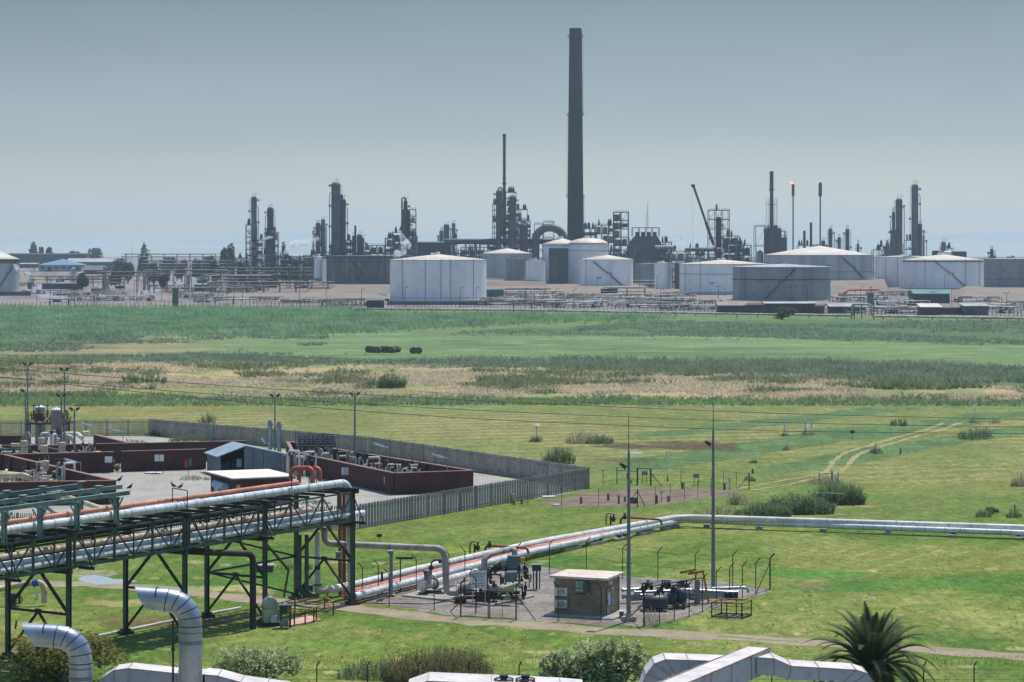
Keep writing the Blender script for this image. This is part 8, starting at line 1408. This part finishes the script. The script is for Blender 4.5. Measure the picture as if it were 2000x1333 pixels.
def mainduct():
    z1, z0 = 12.78, 11.9; u = V((-3.65, -7.3, 0)).normalized(); s_ = V((-u.y, u.x, 0)); a = V((9.35, 91.6, 0)); t = thing('roof_duct', 'wide white central duct coming towards the viewer from the fork', 'duct', (a.x, a.y, z0)); L_, w_ = 16., .46
    def q(x, y, z): return V((a.x, a.y, z)) + u * x + s_ * y
    if s_.x > 0: pass
    part(t, 'top_sheet', MB().add([q(0, -w_, z1), q(L_, -w_, z1), q(L_, w_, z1), q(0, w_, z1)], [(0, 1, 2, 3)]), M_ductt); part(t, 'side_sheet', MB().add([q(0, -w_, z0), q(L_, -w_, z0), q(L_, -w_, z1), q(0, -w_, z1), q(0, w_, z0), q(L_, w_, z0), q(L_, w_, z1), q(0, w_, z1)], [(0, 1, 2, 3), (4, 7, 6, 5), (0, 3, 7, 4), (1, 5, 6, 2), (0, 4, 5, 1)]), M_duct); mb = MB()
    for sg in (-1, 1): mb.beam(q(0, sg * w_, z1 + .01), q(L_, sg * w_, z1 + .01), .04)
    for x in (2, 4, 6, 8): mb.beam(q(x, w_ + .01, z0), q(x, w_ + .01, z1), .03); mb.beam(q(x, -w_ - .01, z0), q(x, -w_ - .01, z1), .03)
    part(t, 'seam', mb, mk('rusty duct edge', '8a5f45', 'a09488', 1.5, .8))
mainduct()
slabduct('roof_duct', 'flat-topped pale duct lying between the two vent pipes', [(172, 1420), (180, 1350), (200, 1325), (222, 1310), (250, 1306), (345, 1316), (400, 1319)], [(205, 1420), (208, 1370), (214, 1350), (224, 1342), (250, 1340), (345, 1345), (400, 1348)], 92., 1.3)
slabduct('roof_duct', 'pale sloping duct right of the taller vent pipe', [(396, 1318), (425, 1321), (470, 1333), (520, 1340), (560, 1345)], [(396, 1370), (425, 1370), (470, 1370), (520, 1380), (560, 1385)], 92., 1.5)
slabduct('roof_sheet', 'pale flat roof edge at the bottom centre', [(795, 1345), (835, 1331), (960, 1336), (1095, 1342), (1140, 1346)], [(795, 1400), (835, 1400), (960, 1400), (1095, 1400), (1140, 1400)], 92., 2.0, 'roof')
for i, px in enumerate((984, 1026)):
    c = D(px, 1335, 92.8); t = thing('roof_fan', ('left', 'right')[i] + ' dark round fan hood on the flat roof edge', 'fan', c); mb = MB()
    for k in range(3): mb.tube([c + V((.36 * math.cos(a), .36 * math.sin(a), .08 * k)) for a in [2 * math.pi * j / 20 for j in range(21)]], .03, 6, False)
    part(t, 'ring', mb, M_blk); part(t, 'hub', MB().cyl(c, c + V((0, 0, .28)), .14, n=14).box(c + V((0, 0, .3)), (.34, .34, .06)), M_dkst)
c = V((D(1300, 1400, 92).x, 92, 0)); t = thing('plant_building', 'flat-roofed plant building under the foreground ducts', 'building', (0, 86, 0)); part(t, 'wall', MB().box((-1, 82, 4.6), (44, 22, 9.2)), M_duct); part(t, 'roof', MB().box((-1, 82, 9.3), (44.6, 22.6, .2)), M_conc)
for i, (px, w_) in enumerate(((1380, 3.0),)):
    c = D(px, 1345, 90.5); t = thing('roof_grille', 'dark slatted grille lying below the left arm of the fork', 'grille', c); mb = MB()
    for k in range(10): mb.box(c + V((-.9 + k * .2, .8, .1)), (.06, 1.4, .06), .5)
    part(t, 'slat', mb, M_sign); part(t, 'tray', MB().box(c + V((0, .8, .02)), (2.4, 1.6, .05), .5), M_blk)
# security fence with razor wire between the roof and the lawn
def razor():
    Y = 151.; x0, x1 = xx(520, Y), xx(2100, Y); t = thing('security_fence', 'razor wire fence along the bottom of the lawn', 'fence', (x0, Y, 0)); n = 17
    for i in range(n): x = x0 + (x1 - x0) * i / (n - 1); part(t, 'post', MB().beam((x, Y, 0), (x, Y, 1.75), .07).beam((x, Y, 1.75), (x + .16, Y - .1, 2.05), .07), M_blk)
    mb = MB(); m_ = int((x1 - x0) / .42)
    pts = [V((x0 + (x1 - x0) * i / (m_ * 12), Y + .34 * math.cos(2 * math.pi * i / 12 * 1.02), 2.1 + .34 * math.sin(2 * math.pi * i / 12))) for i in range(m_ * 12)]; mb.tube(pts, .009, 3, False); part(t, 'razor_wire', mb, M_dkst); mb = MB()
    for z in (.3, .9, 1.5): mb.beam((x0, Y, z), (x1, Y, z), .014)
    part(t, 'wire', mb, M_dkst)
razor()
# birds perched on the rack
def bird(c, face, label, lean=.5):
    c = V(c); f = V((face, 0, 0)); t = thing('bird', label, 'bird', c); b = c + V((0, 0, .2)); k_ = .62; mb = MB().tube([b - f * .38 + V((0, 0, -.02)), b - f * .22 + V((0, 0, .05)), b + V((0, 0, .14)), b + f * .14 + V((0, 0, .25)), b + f * .2 + V((0, 0, .38)), b + f * .22 + V((0, 0, .47)), b + f * .28 + V((0, 0, .49)), b + f * .42 + V((0, 0, .44))], [.03, .09, .17, .14, .06, .06, .05, .012], 10); part(t, 'body', mb, mk('dark feathers', '26221f', '35302a', 6, .8))
    for s_ in (-.06, .06): part(t, 'leg', MB().beam(c + V((0, s_, .25)), c + V((0, s_, 0)), .025), M_blk)
    t.scale = (k_, k_, k_)
pr = D(337, 995, 172) + V((0, 0, 1.5)); pq = D(366, 1000, 172) + V((0, 0, 1.5))
bird(pr.lerp(pq, .06), -1, 'dark bird perched at the left end of the handrail on the silver pipe'); bird(pr.lerp(pq, .52), 1, 'dark bird perched in the middle of the handrail on the silver pipe'); bird(B(9.0, 11.32, 3.2), 1, 'dark bird standing on the end of the middle green beam'); bird(B(6.2, 11.2, 0) + V((.15, 0, 0)), 1, 'dark bird crouching at the end of the front green beam')
# steam plumes: soft lumps of scattering vapour
def steam(label, pts, Y, dens):
    c = D(*pts[0][:2], Y); mb = MB(); r = random.Random(len(label))
    q = [(D(x, y, Y), s_ * Y / F) for x, y, s_ in pts]; path = []; rad = []
    for (a, ra), (b, rb) in zip(q, q[1:]):
        for i in range(5): f = i / 5; path.append(a.lerp(b, f) + V((r.uniform(-.3, .3), r.uniform(-.3, .3), r.uniform(-.3, .3))) * ra * .5); rad.append((ra * (1 - f) + rb * f) * r.uniform(.8, 1.2))
    path.append(q[-1][0]); rad.append(q[-1][1] * .4); mb.tube(path, rad, 14)
    m = bpy.data.materials.new('steam'); m.use_nodes = True; t = m.node_tree; t.nodes.clear(); o = t.nodes.new('ShaderNodeOutputMaterial'); v = t.nodes.new('ShaderNodeVolumePrincipled'); v.inputs['Color'].default_value = (.97, .98, 1, 1); v.inputs['Anisotropy'].default_value = .3
    tc = t.nodes.new('ShaderNodeTexCoord'); nz = t.nodes.new('ShaderNodeTexNoise'); nz.inputs['Scale'].default_value = .3; nz.inputs['Detail'].default_value = 4; mr = t.nodes.new('ShaderNodeMapRange'); mr.inputs[1].default_value = .40; mr.inputs[2].default_value = .72; mr.inputs[3].default_value = 0; mr.inputs[4].default_value = dens
    t.links.new(tc.outputs['Object'], nz.inputs['Vector']); t.links.new(nz.outputs['Fac'], mr.inputs[0]); t.links.new(mr.outputs[0], v.inputs['Density']); t.links.new(v.outputs[0], o.inputs['Volume'])
    ob = solid('steam_plume', mb, m, label, 'steam', c); ob['kind'] = 'stuff'
steam('white steam plume drifting right of the bottle-shaped column', [(553, 500, 2), (557, 494, 4), (564, 486, 6), (574, 479, 9), (586, 474, 7), (598, 475, 8), (612, 470, 4), (620, 468, 1)], 1590, 0.77)
steam('small steam puff between the leaning columns', [(508, 470, 2), (516, 466, 4), (526, 464, 3), (536, 463, 1.5)], 1590, 0.66)
steam('steam plume rising over the left edge of the large white tank', [(768, 502, 4), (776, 496, 8), (786, 490, 10), (793, 480, 9), (786, 464, 7), (779, 450, 4)], 1500, 0.77)
steam('faint steam by the short pair of columns', [(604, 470, 2), (612, 464, 6), (621, 467, 4), (626, 474, 2)], 1740, 0.33)
steam('faint steam plume behind the tank marked 507', [(1316, 498, 4), (1325, 490, 9), (1332, 478, 8), (1330, 466, 5)], 1600, 0.26)
steam('steam puff at the foot of the crane jib', [(1381, 484, 3), (1388, 481, 5), (1397, 483, 3)], 1590, 0.44); steam('steam wisps beside the far grey tank', [(26, 515, 2), (32, 522, 5), (35, 530, 4)], 1400, 0.66); steam('low steam puff on the soil right of the far grey tank', [(48, 536, 3), (54, 533, 5), (60, 537, 3)], 1500, 0.55)
# ---------------------------------------------------------------- haze
def haze():
    mb = MB().box((0, 6450, 104), (14000, 13100, 210))
    m = bpy.data.materials.new('haze'); m.use_nodes = True; t = m.node_tree; t.nodes.clear()
    o = t.nodes.new('ShaderNodeOutputMaterial'); v = t.nodes.new('ShaderNodeVolumePrincipled')
    v.inputs['Color'].default_value = (.60, .74, .85, 1); v.inputs['Density'].default_value = HAZE; v.inputs['Anisotropy'].default_value = 0.3
    t.links.new(v.outputs[0], o.inputs['Volume'])
    struct('haze', mb, m, 'stuff')
HAZE = 0.000085
haze()
